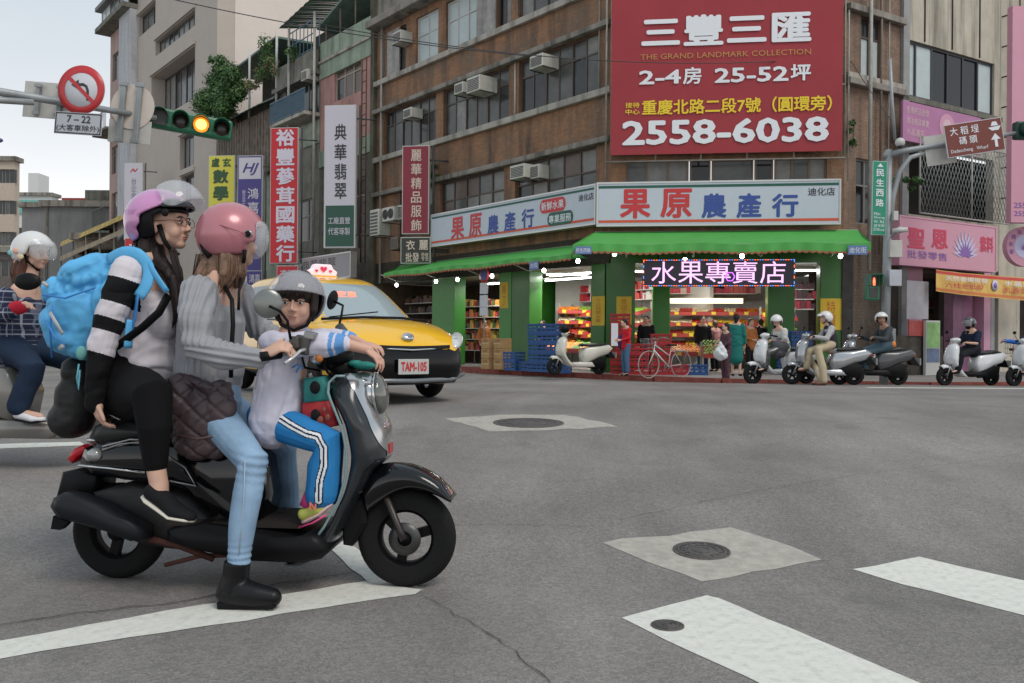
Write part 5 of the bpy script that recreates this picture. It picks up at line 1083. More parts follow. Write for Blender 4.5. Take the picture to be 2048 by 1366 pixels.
def facebits(root, c, R, k=1.0, gaze=0, eyes=(-1, 1), bw=1.0):
    def W(p): return c + R @ (Vector(p) * k)
    for s in eyes:
        m = MB(); m.ell(W((.0835, s * .031, .001)), [x * k for x in (.0085, .0135, .0058)], R, 14, 10); m.build('eye', EYEW, root)
        m = MB(); m.ell(W((.0885, s * .031 + gaze * .004, .0005)), [x * k for x in (.0055, .0062, .0056)], R, 12, 8); m.build('iris', EYEB, root)
        m = MB(); m.tube([W((.0865, s * .046, .003)), W((.0925, s * .037, .0095)), W((.094, s * .028, .0095)), W((.090, s * .018, .003))], .0016 * k, 5); m.build('eyelid', BROWM, root)
        m = MB(); m.tube([W((.081, s * .050, .020)), W((.090, s * .036, .026)), W((.0915, s * .018, .0235))], [.0018 * k * bw, .003 * k * bw, .0022 * k * bw], 6); m.build('eyebrow', BROWM, root)
    m = MB(); m.ell(W((.0848, 0, -.057)), [x * k for x in (.0055, .019, .0036)], R, 14, 8); m.ell(W((.0830, 0, -.064)), [x * k for x in (.0055, .015, .0045)], R, 14, 8); m.build('lips', LIP, root)
def shell(name, c, R, r, cut, mat, root, th=.012, n=40, m=26, box=False, rough=None):
    """part of an ellipsoid kept where cut(p) is False, p in head axes"""
    mb = MB(); vs = []; idx = {}
    for i in range(m + 1):
        a = -PI / 2 + PI * i / m
        for j in range(n):
            b = 2 * PI * j / n; vs.append(Vector((r[0] * math.cos(a) * math.cos(b), r[1] * math.cos(a) * math.sin(b), r[2] * math.sin(a))))
    fs = []
    for i in range(m):
        for j in range(n):
            f = (i * n + j, i * n + (j + 1) % n, (i + 1) * n + (j + 1) % n, (i + 1) * n + j)
            p = sum((vs[q] for q in f), Vector()) / 4
            if not cut(p): fs.append(f)
    mb.add([c + R @ v for v in vs], fs, True); me = mb.mesh(name); bm = bmesh.new(); bm.from_mesh(me)
    bmesh.ops.remove_doubles(bm, verts=bm.verts, dist=1e-5); bmesh.ops.delete(bm, geom=[v for v in bm.verts if not v.link_faces], context='VERTS')
    for _ in range(4):
        bv = [v for v in bm.verts if v.is_boundary]; new = {}
        for v in bv:
            nb = [e.other_vert(v) for e in v.link_edges if e.is_boundary]
            if len(nb) == 2: new[v] = (v.co * 2 + nb[0].co + nb[1].co) / 4
        for v, q in new.items(): v.co = q
    bmesh.ops.recalc_face_normals(bm, faces=bm.faces)
    for f in bm.faces: f.smooth = True
    bm.to_mesh(me); bm.free(); me.materials.append(mat); o = bpy.data.objects.new(name, me); C.objects.link(o); o.parent = root
    s = o.modifiers.new('s', 'SOLIDIFY'); s.thickness = th; s.offset = 1
    return o
def hand(mb, wrist, f, n, t, k=1.0, curl=(20, 25, 20), thumb=35, spread=.0, tc=0):
    """f: along the hand, n: the way the palm faces, t: towards the thumb side"""
    w_ = Vector(wrist); f = Vector(f).normalized(); n = Vector(n); n = (n - f * n.dot(f)).normalized(); t = Vector(t); t = (t - f * t.dot(f) - n * t.dot(n)).normalized()
    R = Matrix((f, t, n)).transposed()
    mb.ell(w_ + f * .045 * k, (.05 * k, .038 * k, .016 * k), R, 16, 10); mb.ell(w_ + f * .035 * k + t * .02 * k + n * .008 * k, (.03 * k, .018 * k, .016 * k), R)
    ln = (.92, 1.0, .94, .76)
    for i in range(4):
        s = (1.5 - i) * .0195 * k; p = w_ + f * (.078 - .004 * abs(i - 1)) * k + t * s; d = (f + t * (1.5 - i) * spread).normalized(); ax = n.cross(d).normalized(); P = [p - d * .02 * k, p]; a = 0
        for q, L_ in enumerate((.038, .025, .02)):
            a = math.radians(curl[q] if not isinstance(curl[q], tuple) else curl[q][i]); d = Matrix.Rotation(-a, 3, ax) @ d if (Matrix.Rotation(-a, 3, ax) @ d).dot(n) > d.dot(n) or a == 0 else Matrix.Rotation(a, 3, ax) @ d
            P.append(P[-1] + d * L_ * ln[i] * k)
        mb.tube(P, [.0085 * k, .0088 * k, .008 * k, .0072 * k, .006 * k], 8, round_ends=True)
    d = (f * math.cos(math.radians(thumb)) + t * math.sin(math.radians(thumb)) + n * .25).normalized(); p = w_ + f * .022 * k + t * .024 * k; d2 = (d + f * .35 + n * tc).normalized()
    mb.tube([p - d * .01 * k, p + d * .028 * k, p + d * .028 * k + d2 * .03 * k, p + d * .028 * k + d2 * .05 * k], [.011 * k, .0105 * k, .009 * k, .007 * k], 8, round_ends=True)
def wheel(root, x, z, r, w_=.09, rim=.57, y=0., spokes=5, rm=None, tm=None, nm='wheel'):
    m = MB(); R_ = r * rim; m.lathe([(R_, -w_ * .32), (R_ + .012, -w_ * .42), (R_ + .012, -w_ * .36), (R_ - .012, -w_ * .28), (R_ - .012, w_ * .28), (R_ + .012, w_ * .36), (R_ + .012, w_ * .42), (R_, w_ * .32)], c=(x, y, z), n=36)
    m.lathe([(.001, -w_ * .45), (.035 * r / .2, -w_ * .45), (.04 * r / .2, -w_ * .2), (.04 * r / .2, w_ * .4), (.001, w_ * .4)], c=(x, y, z), n=16)
    for i in range(spokes):
        a = 2 * PI * i / spokes + .3; d = Vector((math.cos(a), 0, math.sin(a))); m.cbox(Vector((x, y, z)) + d * R_ * .55, (R_ * .95, w_ * .3, R_ * .34), Matrix.Rotation(-a, 3, 'Y'))
    rim_ = m.build(nm, rm or BLKM, root)
    t = MB(); P = []
    for k in range(9): a = PI * k / 8; P.append((r - w_ * .42 + w_ * .42 * math.sin(a), -w_ * .5 * math.cos(a)))
    t.lathe([(R_, -w_ * .4)] + P + [(R_, w_ * .4)], c=(x, y, z), n=48); ty = t.build('tyre', tm or TYRE, rim_)
    return rim_
def sect(x0, x1, w_, z, n=44, e=2.6, skew=0):      # closed level ring, squarish
    R_ = []
    for j in range(n):
        a = 2 * PI * j / n; c_, s_ = math.cos(a), math.sin(a); px_ = (x0 + x1) / 2 + (x1 - x0) / 2 * math.copysign(abs(c_) ** (2 / e), c_); py_ = w_ * math.copysign(abs(s_) ** (2 / e), s_); R_.append((px_, py_, z + skew * (px_ - x0)))
    return R_
def densify(rows, k=4):
    out = []
    for i in range(len(rows) - 1):
        p0 = rows[max(0, i - 1)]; p1 = rows[i]; p2 = rows[i + 1]; p3 = rows[min(len(rows) - 1, i + 2)]
        for j in range(k):
            t = j / k; out.append(tuple(.5 * (2 * b + (c_ - a) * t + (2 * a - 5 * b + 4 * c_ - d) * t * t + (3 * b - a - 3 * c_ + d) * t ** 3) for a, b, c_, d in zip(p0, p1, p2, p3)))
    out.append(rows[-1]); return out

# ================================================================== THE SCOOTER IN FRONT
S = Frame(-1.677, 3.762, math.degrees(math.atan2(-.093, 1.253)))
def J(px, py, y=0.0): x, z = S.hit(px, py, y); return Vector((x, y, z))
def PX(L_, y=0.0): return [S.hit(a, b, y) for a, b in L_]
s1 = empty('motor_scooter', S.m, 'black and silver retro scooter carrying two women and a child in front', 'scooter')
ax = J(241, 1062); wheel(s1, ax.x, .205, .205, .1, spokes=3); fx_ = J(814, 1073); wheel(s1, fx_.x, .208, .208, .092, spokes=3)
MB().lathe([(.03, -.052), (.068, -.052), (.068, -.048), (.03, -.048)], c=(fx_.x, 0, .208), n=28).build('brake_disc', M('disc_dark', (.08, .08, .08), .4, .7), s1)
# fender
tp = densify([(*S.hit(a, b, 0), *S.hit(c_, d, -.07)) for a, b, c_, d in ((732, 962, 735, 1020), (748, 938, 755, 1005), (775, 928, 783, 988), (808, 929, 815, 978), (845, 940, 846, 980), (880, 962, 876, 990), (906, 996, 902, 1002))], 4)
m = MB(); rows = []
for x, z, xl, zl in tp:
    rows.append([(xl, -.075, zl), (x * .4 + xl * .6, -.082, z * .45 + zl * .55), (x * .75 + xl * .25, -.072, z * .8 + zl * .2), (x * .95 + xl * .05, -.045, z * .96 + zl * .04), (x, 0, z), (x * .95 + xl * .05, .045, z * .96 + zl * .04), (x * .75 + xl * .25, .072, z * .8 + zl * .2), (x * .4 + xl * .6, .082, z * .45 + zl * .55), (xl, .075, zl)])
m.loft(rows, False, True, False); o = m.build('front_fender', BLKG, s1); q = o.modifiers.new('s', 'SOLIDIFY'); q.thickness = .006
m = MB()
for s in (-1, 1): m.tube([J(768, 985, s * .06), J(800, 1062, s * .062), (fx_.x, s * .062, .208)], [.017, .015, .02], 8); 
m.tube([J(735, 960), J(768, 985)], .03, 8); m.build('fork', M('fork_metal', (.06, .05, .048), .4, .6), s1)
m = MB(); m.prism(PX([(690, 1000), (735, 985), (742, 1040), (712, 1086), (694, 1083)]), -.07, .07, inset=.02); m.build('inner_fender', BLKM, s1)
# front body: level rings
rw = [(746, 676, 728, .085), (757, 663, 740, .12), (775, 655, 745, .15), (800, 658, 749, .175), (830, 672, 760, .185), (850, 680, 771, .19), (870, 685, 777, .19), (905, 692, 780, .19), (925, 693, 776, .185), (945, 692, 756, .18), (984, 684, 736, .175), (1020, 668, 716, .17), (1050, 652, 702, .165), (1080, 632, 686, .16), (1108, 606, 664, .155), (1127, 560, 632, .15)]
rr = []
for py, a, b, hw in densify(rw, 5):
    x0_, z_ = S.hit(a, py, -hw * .8); x1_, _ = S.hit(b, py, 0); rr.append(sect(x0_, x1_, hw, z_, 120, 2.5))
bd = [S.hit(a, b, -.1) for a, b in ((684, 745), (698, 757), (717, 783), (745, 841), (769, 900), (775, 918))]
def silver(c_):
    z = c_[2]
    if z < bd[-1][1] or z > bd[0][1] + .02: return z > bd[0][1]
    for (xa, za), (xb, zb_) in zip(bd, bd[1:]):
        if zb_ <= z <= za: return c_[0] > xa + (xb - xa) * (za - z) / (za - zb_)
    return True
def xbound(z):
    for (xa, za), (xb, zb_) in zip(bd, bd[1:]):
        if zb_ <= z <= za: return xa + (xb - xa) * (za - z) / (za - zb_)
m = MB(); m.loft(rr, True, True)
m2 = MB(); r2 = []
for ring in rr:          # the silver front is a skin over the grey shield
    z = ring[0][2]; xb_ = xbound(z)
    if xb_ is None: continue
    xs_ = [p[0] for p in ring]; cx, hx_ = (min(xs_) + max(xs_)) / 2, (max(xs_) - min(xs_)) / 2 + .003; wy = max(p[1] for p in ring) + .003; u = max(-.98, min(.98, (xb_ - cx) / hx_)); a0 = math.acos(math.copysign(abs(u) ** 1.25, u))
    r2.append([(cx + hx_ * math.copysign(abs(math.cos(a)) ** .8, math.cos(a)), wy * math.copysign(abs(math.sin(a)) ** .8, math.sin(a)), z) for a in [-a0 + 2 * a0 * i / 30 for i in range(31)]])
m2.loft(r2, False, True, False); m2.build('front_cover', SILV, s1)
m.mi = [1 if (sum(m.v[i][2] for i in f) / len(f)) > bd[0][1] else 0 for f in m.f]
m.build('front_body', [M('front_panel_grey', (.02, .024, .028), .25, coat=.3), SILV], s1)
m = MB(); m.tube([J(a, b, -.165 if b > 780 else -.15) for a, b in ((690, 752), (672, 752), (658, 765), (656, 785), (661, 800), (684, 856), (693, 904), (691, 955), (677, 1002), (648, 1054), (622, 1090))], .006, 6); m.build('edge_trim', M('trim_teal', (.22, .33, .34), .4), s1)
m = MB(); c_ = J(758, 788, 0); Rh = Matrix.Rotation(-.12, 3, 'Y'); m.ell(c_ - Vector((.035, 0, 0)), (.06, .088, .092), Rh, 28, 16); hl = m.build('headlight', CHROME, s1)
MB().ell(c_ + Vector((.003, 0, 0)), (.036, .078, .082), Rh, 28, 16).build('lens', M('headlamp_glass', (.16, .165, .15), .05, .3, spec=1.0), hl); m = MB(); m.tube([c_ + Rh @ Vector((-.005, .085 * math.cos(a * PI / 12), .09 * math.sin(a * PI / 12))) for a in range(25)], .006, 6); m.build('lens_ring', CHROME, hl)
m = MB(); m.ell(J(726, 764, 0), (.075, .10, .045)); m.build('headlight_cowl', SILV, s1)
m = MB(); m.box(*sorted((J(776, 880).x, J(783, 880).x)), -.035, .035, J(0 + 780, 905).z, J(780, 885).z); m.build('badge', LENSR, s1)
# floorboard, mat, rear body
m = MB(); m.prism(PX([(330, 1062), (400, 1046), (505, 1060), (590, 1074), (630, 1070), (655, 1100), (640, 1120), (600, 1128), (500, 1124), (380, 1100), (332, 1084)], -.2), -.2, .2, True, .03); m.build('floorboard', BLKM, s1)
m = MB(); z_ = J(450, 1052, -.2).z
for i in range(9): m.box(J(372, 1040).x, J(628, 1040).x, -.17 + i * .039, -.17 + i * .039 + .03, z_ - .01, z_ + .006)
m.build('floor_mat', M('rubber_mat', (.03, .025, .023), .75), s1)
m = MB(); m.prism(PX([(150, 928), (160, 900), (200, 880), (300, 872), (400, 882), (470, 890), (505, 930), (515, 1000), (508, 1052), (470, 1052), (430, 1030), (380, 992), (330, 972), (240, 962), (160, 946)], -.16), -.16, .16, True, .06); m.build('rear_body', BLKG, s1)
m = MB(); m.tube([J(157, 931, -.162), J(220, 937, -.166), (J(290, 945, -.166))], .006, 6); m.build('chrome_strip', CHROME, s1)
m = MB(); m.tube([J(205, 901, -.16), J(240, 888, -.165), J(280, 884, -.165), J(325, 905, -.165), J(370, 935, -.165), (J(392, 972, -.165)), J(340, 962, -.165)], .0045, 6); m.build('panel_line', STEEL, s1)
m = MB(); m.prism(PX([(172, 878), (185, 852), (230, 838), (320, 846), (420, 862), (490, 858), (505, 874), (490, 890), (400, 892), (300, 885), (200, 892)], -.13), -.14, .14, True, .05); m.build('seat', M('seat_vinyl', (.008, .008, .008), .45, bump=.1), s1)
m = MB(); m.tube([J(205, 893, -.155), J(260, 879, -.155), J(300, 880, -.155)], .0035, 5); m.tube([J(205, 899, -.158), J(260, 886, -.158), J(300, 887, -.158)], .0035, 5); m.build('seat_piping', WFW, s1)
m = MB(); m.prism(PX([(138, 918), (148, 900), (168, 889), (178, 897), (160, 915), (148, 926)], -.05), -.07, .07, True, .012); m.build('tail_light', LENSR, s1)
m = MB(); m.ell(J(191, 909, -.15), (.034, .03, .028)); m.build('rear_indicator', LENSW, s1); m = MB(); m.ell(J(186, 880, -.1), (.03, .02, .012)); m.build('grab_rail', CHROME, s1)
m = MB(); m.prism(PX([(112, 1000), (126, 944), (160, 938), (196, 950), (190, 985), (150, 1003)], -.08), -.09, .09, True, .015); m.build('rear_mudguard', BLKM, s1)
m = MB(); m.prism(PX([(102, 1013), (108, 996), (126, 986), (160, 992), (205, 1010), (262, 1040), (288, 1056), (292, 1078), (262, 1082), (214, 1063), (151, 1045), (115, 1034)], -.2), -.225, -.11, True, .035); m.build('muffler', M('muffler_black', (.012, .013, .016), .45, spec=.25), s1)
m = MB(); m.prism(PX([(112, 1030), (142, 1042), (126, 1058), (107, 1056)], -.17), -.19, -.15); m.build('exhaust_tip', BLKM, s1)
m = MB(); m.prism(PX([(185, 985), (260, 965), (380, 990), (430, 1045), (436, 1086), (360, 1100), (290, 1092), (225, 1066)], -.1), -.11, .12, True, .03); m.build('engine', M('engine_black', (.014, .013, .013), .6, var=.5, vs=12), s1)
m = MB(); m.tube([J(300, 1078, -.13), J(360, 1092, -.12), J(428, 1118, -.1)], .014, 6); m.tube([J(330, 1130, -.1), J(400, 1112, -.1), J(470, 1110, -.08)], .010, 6); m.build('centre_stand', M('stand_rust', (.085, .035, .028), .7, var=.3), s1)
# steering head, bar, mirrors, levers
m = MB(); m.tube([J(700, 762, 0), J(672, 712, 0)], [.05, .06], 12); m.ell(J(672, 712, 0), (.075, .1, .055)); m.ell(J(650, 718, -.03), (.04, .08, .05)); m.build('handlebar_cowl', BLKM, s1)
m = MB(); m.tube([J(660, 706, 0), J(630, 700, -.12), J(590, 704, -.24), J(524, 713, -.36)], .012, 8); m.tube([J(660, 706, 0), J(650, 690, .14), J(632, 700, .3)], .012, 8); m.build('handlebar', STEEL, s1)
m = MB(); m.tube([J(560, 708, -.30), J(521, 714, -.37)], .019, 12); m.lathe([(.001, 0), (.001, 0)], n=3); m.build('grip', BLKM, s1); MB().tube([J(640, 695, .22), J(628, 702, .33)], .018, 10).build('grip', BLKM, s1)
m = MB(); m.cbox(J(606, 690, -.22), (.06, .05, .075), Matrix.Rotation(.2, 3, 'Y')); m.cbox(J(590, 685, -.25), (.04, .04, .05)); m.build('brake_reservoir', M('reservoir_grey', (.09, .085, .08), .4, .5), s1, bev=.008)
m = MB(); m.cbox(J(622, 671, -.22), (.045, .05, .03), Matrix.Rotation(.2, 3, 'Y')); m.build('reservoir_cap', STEEL, s1, bev=.005)
m = MB(); m.tube([J(617, 697, -.22), J(600, 702, -.27), J(585, 716, -.33), J(570, 727, -.36)], [.008, .007, .006, .008], 8); m.build('brake_lever', M('lever_white', (.62, .62, .62), .3, .5), s1)
m = MB(); m.ell(J(634, 714, -.17), (.03, .028, .03)); m.build('front_indicator', CHROME, s1); MB().ell(J(638, 715, -.188), (.018, .016, .02)).build('indicator_lens', LENSO, s1)
Rm = Matrix.Rotation(.25, 3, 'Z')
m = MB(); m.ell(J(536, 607, -.3), (.056, .016, .058), Rm, 28, 14); o = m.build('mirror', M('mirror_shell', (.22, .23, .22), .3, .6), s1); m = MB(); m.tube([J(538, 612, -.33), J(560, 622, -.31), J(575, 642, -.29), J(581, 678, -.27)], .0055, 8); m.build('mirror_stem', BLKM, o)
m = MB(); m.ell(J(665, 600, .24), (.010, .055, .045), Matrix.Rotation(.25, 3, 'Y') @ Matrix.Rotation(-.12, 3, 'Z'), 24, 12); o = m.build('mirror', BLKM, s1); m = MB(); m.tube([J(667, 602, .24), J(686, 611, .23), J(683, 630, .22), J(676, 660, .2)], .0055, 8); m.build('mirror_stem', BLKM, o)
m = MB(); m.tube([J(678, 652, .2), J(700, 690, .16)], [.02, .035], 10); m.build('mirror_base', M('mirror_boot', (.07, .075, .08), .5), s1)
m = MB(); m.tube([J(640, 716, -.1), J(656, 745, -.08), J(680, 770, -.05)], .006, 6); m.tube([J(600, 700, -.2), J(610, 735, -.1), J(640, 742, -.05)], .005, 6); m.build('cable', BLKM, s1)

# ---- things hanging on it
m = MB(); m.k = 0; m.prism(PX([(612, 756), (652, 752), (664, 800), (612, 806)], -.1), -.14, -.05, True, .015); m.k = 1; m.prism(PX([(610, 805), (662, 800), (680, 850), (640, 858), (608, 840)], -.1), -.142, -.048, True, .015); 
tag(m.build('hanging_pouch', [M('pouch_teal', (.02, .20, .19), .6), M('pouch_red', (.35, .015, .02), .6)], None, mat=S.m), 'teal and red cloth pouch hanging behind the leg shield', 'pouch')
t = empty('key_bunch', S.m, 'bunch of keys and dark leather tags on the leg shield', 'keys')
for a, b, q in ((631, 830, .02), (640, 840, .014), (630, 775, .022), (655, 835, .012), (648, 820, .01)): MB().ell(J(a, b, -.165), (q, .006, q * 1.2)).build('key_tag', BLKM if q > .015 else M('tag_brown', (.2, .05, .03), .5), t)
m = MB(); m.ell(J(728, 731, -.02), (.05, .05, .018)); m.ell(J(712, 727, -.02), (.03, .05, .015)); tag(m.build('cloth_bundle', M('teal_cloth', (.02, .26, .22), .6), None, mat=S.m), 'small teal cloth tucked above the headlight', 'cloth')
# ================================================================== THE THREE RIDERS
def T(mb, pts, rad, n=16, **k): mb.tube(pts, rad, n, round_ends=True, **k); return mb
def fold(sx, sy, sz, amp, dirs=None):
    def f(p, n): return amp * (mnoise.noise(Vector((p.x * sx, p.y * sy, p.z * sz))) + .5 * mnoise.noise(Vector((p.x * sx * 2.1 + 5, p.y * sy * 2, p.z * sz * 2.3))))
    return f
VX = .0055
# ---------------- driver: grey sweater, blue jeans, black boots
hc = J(468, 482, -.02)
p2 = empty('person', S.m, 'woman in a grey ribbed sweater and blue jeans holding the handlebar, pink helmet', 'person', 'people on the near scooter')
b = MB(); hcen, hR = head(b, hc, (.62, .78, .05), (-.05, 0, 1)); T(b, [hc + Vector((-.03, 0, -.05)), J(446, 560, -.01)], [.05, .055])
T(b, [J(446, 565, 0), J(425, 640, 0), J(425, 745, 0), J(420, 805, 0)], [(.13, .07), (.14, .1), (.12, .1), (.15, .12)], up=(0, 1, 0))
sh, el, wr = J(400, 592, -.18), J(402, 694, -.27), J(528, 712, -.33); T(b, [sh, el, wr], [.045, .04, .026])
hand(b, J(528, 710, -.335), J(560, 694, -.33) - J(528, 712, -.335), (.1, .55, -.8), (.25, .85, .35), 1.0, (48, 62, 45), 40, .0)
fs_, fe, fw = J(474, 592, .16), J(515, 655, .26), J(596, 698, .31); T(b, [fs_, fe, fw], [.045, .04, .026]); hand(b, fw, (1, .1, -.1), (0, -.3, -.9), (0, -1, .2), 1.0, (50, 60, 40), 40)
T(b, [J(405, 808, -.1), J(506, 925, -.3), J(478, 1120, -.36)], [.07, .05, .035]); T(b, [J(425, 808, .1), J(566, 905, .22), J(580, 1075, .30)], [.07, .05, .035])
T(b, [J(474, 1130, -.36), J(470, 1180, -.36), J(535, 1196, -.37)], [.032, .028, .02])
remesh(b, 'body', SKIN, p2, VX, 3)
rib = M('sweater_grey', (.31, .315, .335), .95, bump=.15, bs=120)
m = MB(); T(m, [J(440, 568, 0), J(428, 590, 0), J(424, 640, 0), J(420, 700, 0), J(418, 748, 0)], [(.115, .05), (.185, .085), (.185, .125), (.165, .128), (.17, .138)], 24, up=(0, 1, 0))
T(m, [J(398, 588, -.165), J(392, 640, -.25), J(400, 694, -.275), J(450, 712, -.31), J(516, 716, -.335)], [.076, .066, .064, .052, .04]); T(m, [fs_, J(500, 630, .23), fe, J(560, 680, .3), J(588, 696, .31)], [.074, .062, .056, .046, .036])
def knit(p, n):
    u = p.x * math.cos(.15) + p.z * .05; s = 0
    if p.y < -.13 and (p.x > J(420, 700).x - .0 or True):
        pass
    ang = math.atan2(p.y, p.x - J(422, 650).x); arm = p.y < -.19
    ph = (p.z * 0 + (p.x * 1.0) * 230) if not arm else ((p.x * 1.0 + .0) * 230 if p.z > J(400, 690).z else (p.z * 230 + p.x * 30))
    return .0042 * math.sin(ph) + .004 * mnoise.noise(p * 9) + (.006 * mnoise.noise(Vector((p.x * 12, p.y * 12, p.z * 24))) if p.z < J(420, 690).z or arm else 0)
remesh(m, 'sweater', rib, p2, .0045, 2, disp=knit)
DEN = M('denim_light', (.24, .36, .50), .85, var=.22, vs=7, bump=.15, bs=90); DEN2 = DEN
m = MB(); T(m, [J(398, 800, -.07), J(440, 842, -.17), J(506, 925, -.30), J(494, 990, -.33), J(484, 1050, -.35), J(477, 1122, -.36)], [.090, .078, .062, .057, .051, .044]); T(m, [J(420, 800, .06), J(480, 840, .15), J(566, 905, .22), J(572, 990, .27), J(580, 1085, .30)], [.095, .085, .068, .06, .05])
T(m, [J(418, 755, 0), J(415, 800, 0)], [(.155, .12), (.17, .14)], up=(0, 1, 0))
def creas(p, n):
    k = J(510, 930, -.3); d = (p - k).length; a = J(480, 1115, -.36); e_ = (p - a).length
    return .004 * mnoise.noise(p * 10) + (.005 * math.sin(p.z * 190 + p.x * 40) * math.exp(-(d / .07) ** 2) if p.y < 0 else 0) + .005 * math.sin(p.z * 260) * math.exp(-(e_ / .05) ** 2)
remesh(m, 'jeans', DEN, p2, .0055, 3, disp=creas)
m = MB(); m.tube([J(455, 870, -.265), J(490, 925, -.365), J(487, 1000, -.39), J(478, 1110, -.402)], .0022, 5); m.build('seam', M('seam_pale', (.42, .50, .58), .9), p2)
m = MB(); m.tube([J(475, 1122, -.36), J(472, 1150, -.36), J(466, 1180, -.36)], [.050, .050, .056], 16); T(m, [J(457, 1187, -.36), J(486, 1185, -.365), J(515, 1191, -.37), J(545, 1195, -.37)], [.048, .054, .046, .036])
remesh(m, 'boot', M('boot_leather', (.005, .005, .006), .4, bump=.1, spec=.3), p2, .005, 4)
z_ = .0; m = MB(); P = PX([(438, 1199), (500, 1201), (548, 1203), (555, 1208), (548, 1213), (500, 1214), (440, 1214)], -.37); m.prism([(x, max(z * .8, .003)) for x, z in P], -.398, -.338, True, .006); m.build('boot_sole', BLKM, p2)
# hair, helmet
def hairblob(name, strands, root, mat, vx=.006, amp=.006, fr=60, ns=26):
    rnd = random.Random(len(strands) + ns); h = MB()
    for pts, rad in (strands if ns else []):
        for _ in range(ns):
            a = rnd.uniform(0, 6.28); e_ = rnd.uniform(.8, 1.12); P = []
            for q, (p_, r_) in enumerate(zip(pts, rad)):
                ra, rb = r_ if isinstance(r_, tuple) else (r_, r_); P.append(Vector(p_) + Vector((math.cos(a) * ra * e_, -abs(math.sin(a)) * rb * e_ if rnd.random() < .97 else rb, (-.02 if q == len(pts) - 1 else 0) * rnd.random())) + Vector((rnd.uniform(-1, 1), rnd.uniform(-1, 1), 0)) * .004)
            P = [Vector(v) for v in densify([tuple(v) for v in P], 4)]; h.tube(P, [.0035 * (1 - .6 * i / len(P)) for i in range(len(P))], 4)
    if ns: struct(h.build('hair_strands', mat, root, fix=False), 'stuff')
    m = MB()
    for s in strands: T(m, s[0], s[1])
    return remesh(m, name, mat, root, vx, 2, disp=lambda p, n: amp * mnoise.noise(Vector((p.x * fr, p.y * fr, p.z * 5))))
HG2 = M('hair_light_brown', (.20, .115, .075), .42, var=.45, vs=40)
hairblob('hair', [([J(440, 505, -.05), J(432, 545, -.06), J(410, 578, -.08)], [(.07, .05), (.06, .045), (.03, .02)]), ([J(425, 512, -.08), J(405, 548, -.10), J(384, 580, -.10)], [(.03, .03), (.03, .025), (.012, .01)]), ([J(455, 510, -.09), J(452, 550, -.09), J(440, 580, -.09)], [(.04, .035), (.04, .03), (.015, .012)]), ([J(478, 505, -.06), J(480, 545, -.06), J(476, 572, -.04)], [(.03, .03), (.03, .03), (.012, .012)]), ([J(430, 510, 0), J(415, 560, .02), J(398, 585, .02)], [(.07, .06), (.06, .05), (.02, .02)])], p2, HG2)
hp, hR2 = headframe(J(462, 470, -.02), (.72, .68, .02), (-.08, .0, 1))
PNKP = M('helmet_pink', (.50, .19, .22), .3, .15, coat=.35, var=.04, vs=12)
t = empty('helmet', S.m, 'rose pink open face helmet on the driver in the grey sweater', 'helmet')
cutp = lambda p: (p.x > .062 and p.z < .028) or p.z < -.088 or (p.x > .02 and p.z < -.045)
shell('shell', hp, hR2, (.136, .124, .128), cutp, PNKP, t, .010, 56, 38)
shell('lining', hp, hR2, (.130, .118, .122), lambda p: cutp(p) or p.z > .02, BLKM, t, .004)
shell('visor', hp + hR2 @ Vector((.012, 0, .0)), hR2, (.146, .133, .14), lambda p: p.x < .045 or p.z > .05 or p.z < -.09, CLEAR, t, .002)
m = MB(); q = J(497, 468, -.135); m.ell(q, (.018, .010, .018)); o = m.build('visor_pivot', STEEL, t); MB().ell(q + Vector((0, -.007, 0)), (.013, .005, .013)).build('pivot_centre', BLKM, t)
m = MB(); m.tube([J(405, 462, -.12), J(440, 450, -.155), J(478, 462, -.158), J(492, 470, -.15)], .0028, 5); m.tube([J(408, 478, -.12), J(436, 470, -.154), J(415, 505, -.12)], .0028, 5); m.build('groove', M('groove_rose', (.36, .12, .14), .4), t)
m = MB(); m.tube([J(407, 474, -.125), J(416, 476, -.135)], .006, 6); m.tube([J(404, 488, -.115), J(408, 500, -.12), J(420, 514, -.12)], .011, 8); m.build('rear_vent', BLKM, t)
m = MB(); m.tube([J(490, 500, -.10), J(488, 520, -.09), J(483, 545, -.03)], .008, 6); m.tube([J(483, 545, -.03), J(478, 585, -.17), J(477, 620, -.19)], .006, 5); m.build('chin_strap', BLKM, t)
m = MB(); m.tube([J(446, 566, -.08), J(464, 600, -.16), J(466, 650, -.205), J(463, 700, -.19), J(462, 755, -.18)], (.009), 8); tag(m.build('bag_strap', BLKM, None, mat=S.m), 'thin black bag strap across the grey sweater', 'strap')
# quilted coat
QC = M('quilted_brown', (.060, .038, .042), .45, var=.25, vs=6, bump=.1)
m = MB(); m.ell(J(405, 842, -.20), (.135, .06, .135), None, 24, 16); m.ell(J(360, 800, -.19), (.065, .05, .09), None, 20, 14); m.ell(J(440, 820, -.215), (.07, .045, .12)); m.ell(J(405, 885, -.19), (.13, .06, .075)); m.ell(J(356, 770, -.17), (.055, .04, .05)); m.tube([J(360, 758, -.17), J(420, 775, -.22), J(462, 778, -.2)], .03, 8)
def quilt(p, n):
    a = (p.x * .8 + p.z) * 75; b_ = (p.x * .8 - p.z) * 75; return -.006 * (math.exp(-(math.sin(a / 2) * 3) ** 2) + math.exp(-(math.sin(b_ / 2) * 3) ** 2)) + .008 * mnoise.noise(p * 14)
t = empty('quilted_coat', S.m, 'dark brown quilted coat bundled over the driver and passenger laps', 'coat'); remesh(m, 'padding', QC, t, .005, 2, disp=quilt)
m = MB(); m.tube([J(345, 868, -.255), J(395, 878, -.265), J(450, 868, -.255)], .005, 6); m.build('zip', M('zip_brown', (.10, .06, .06), .35, .3), t)

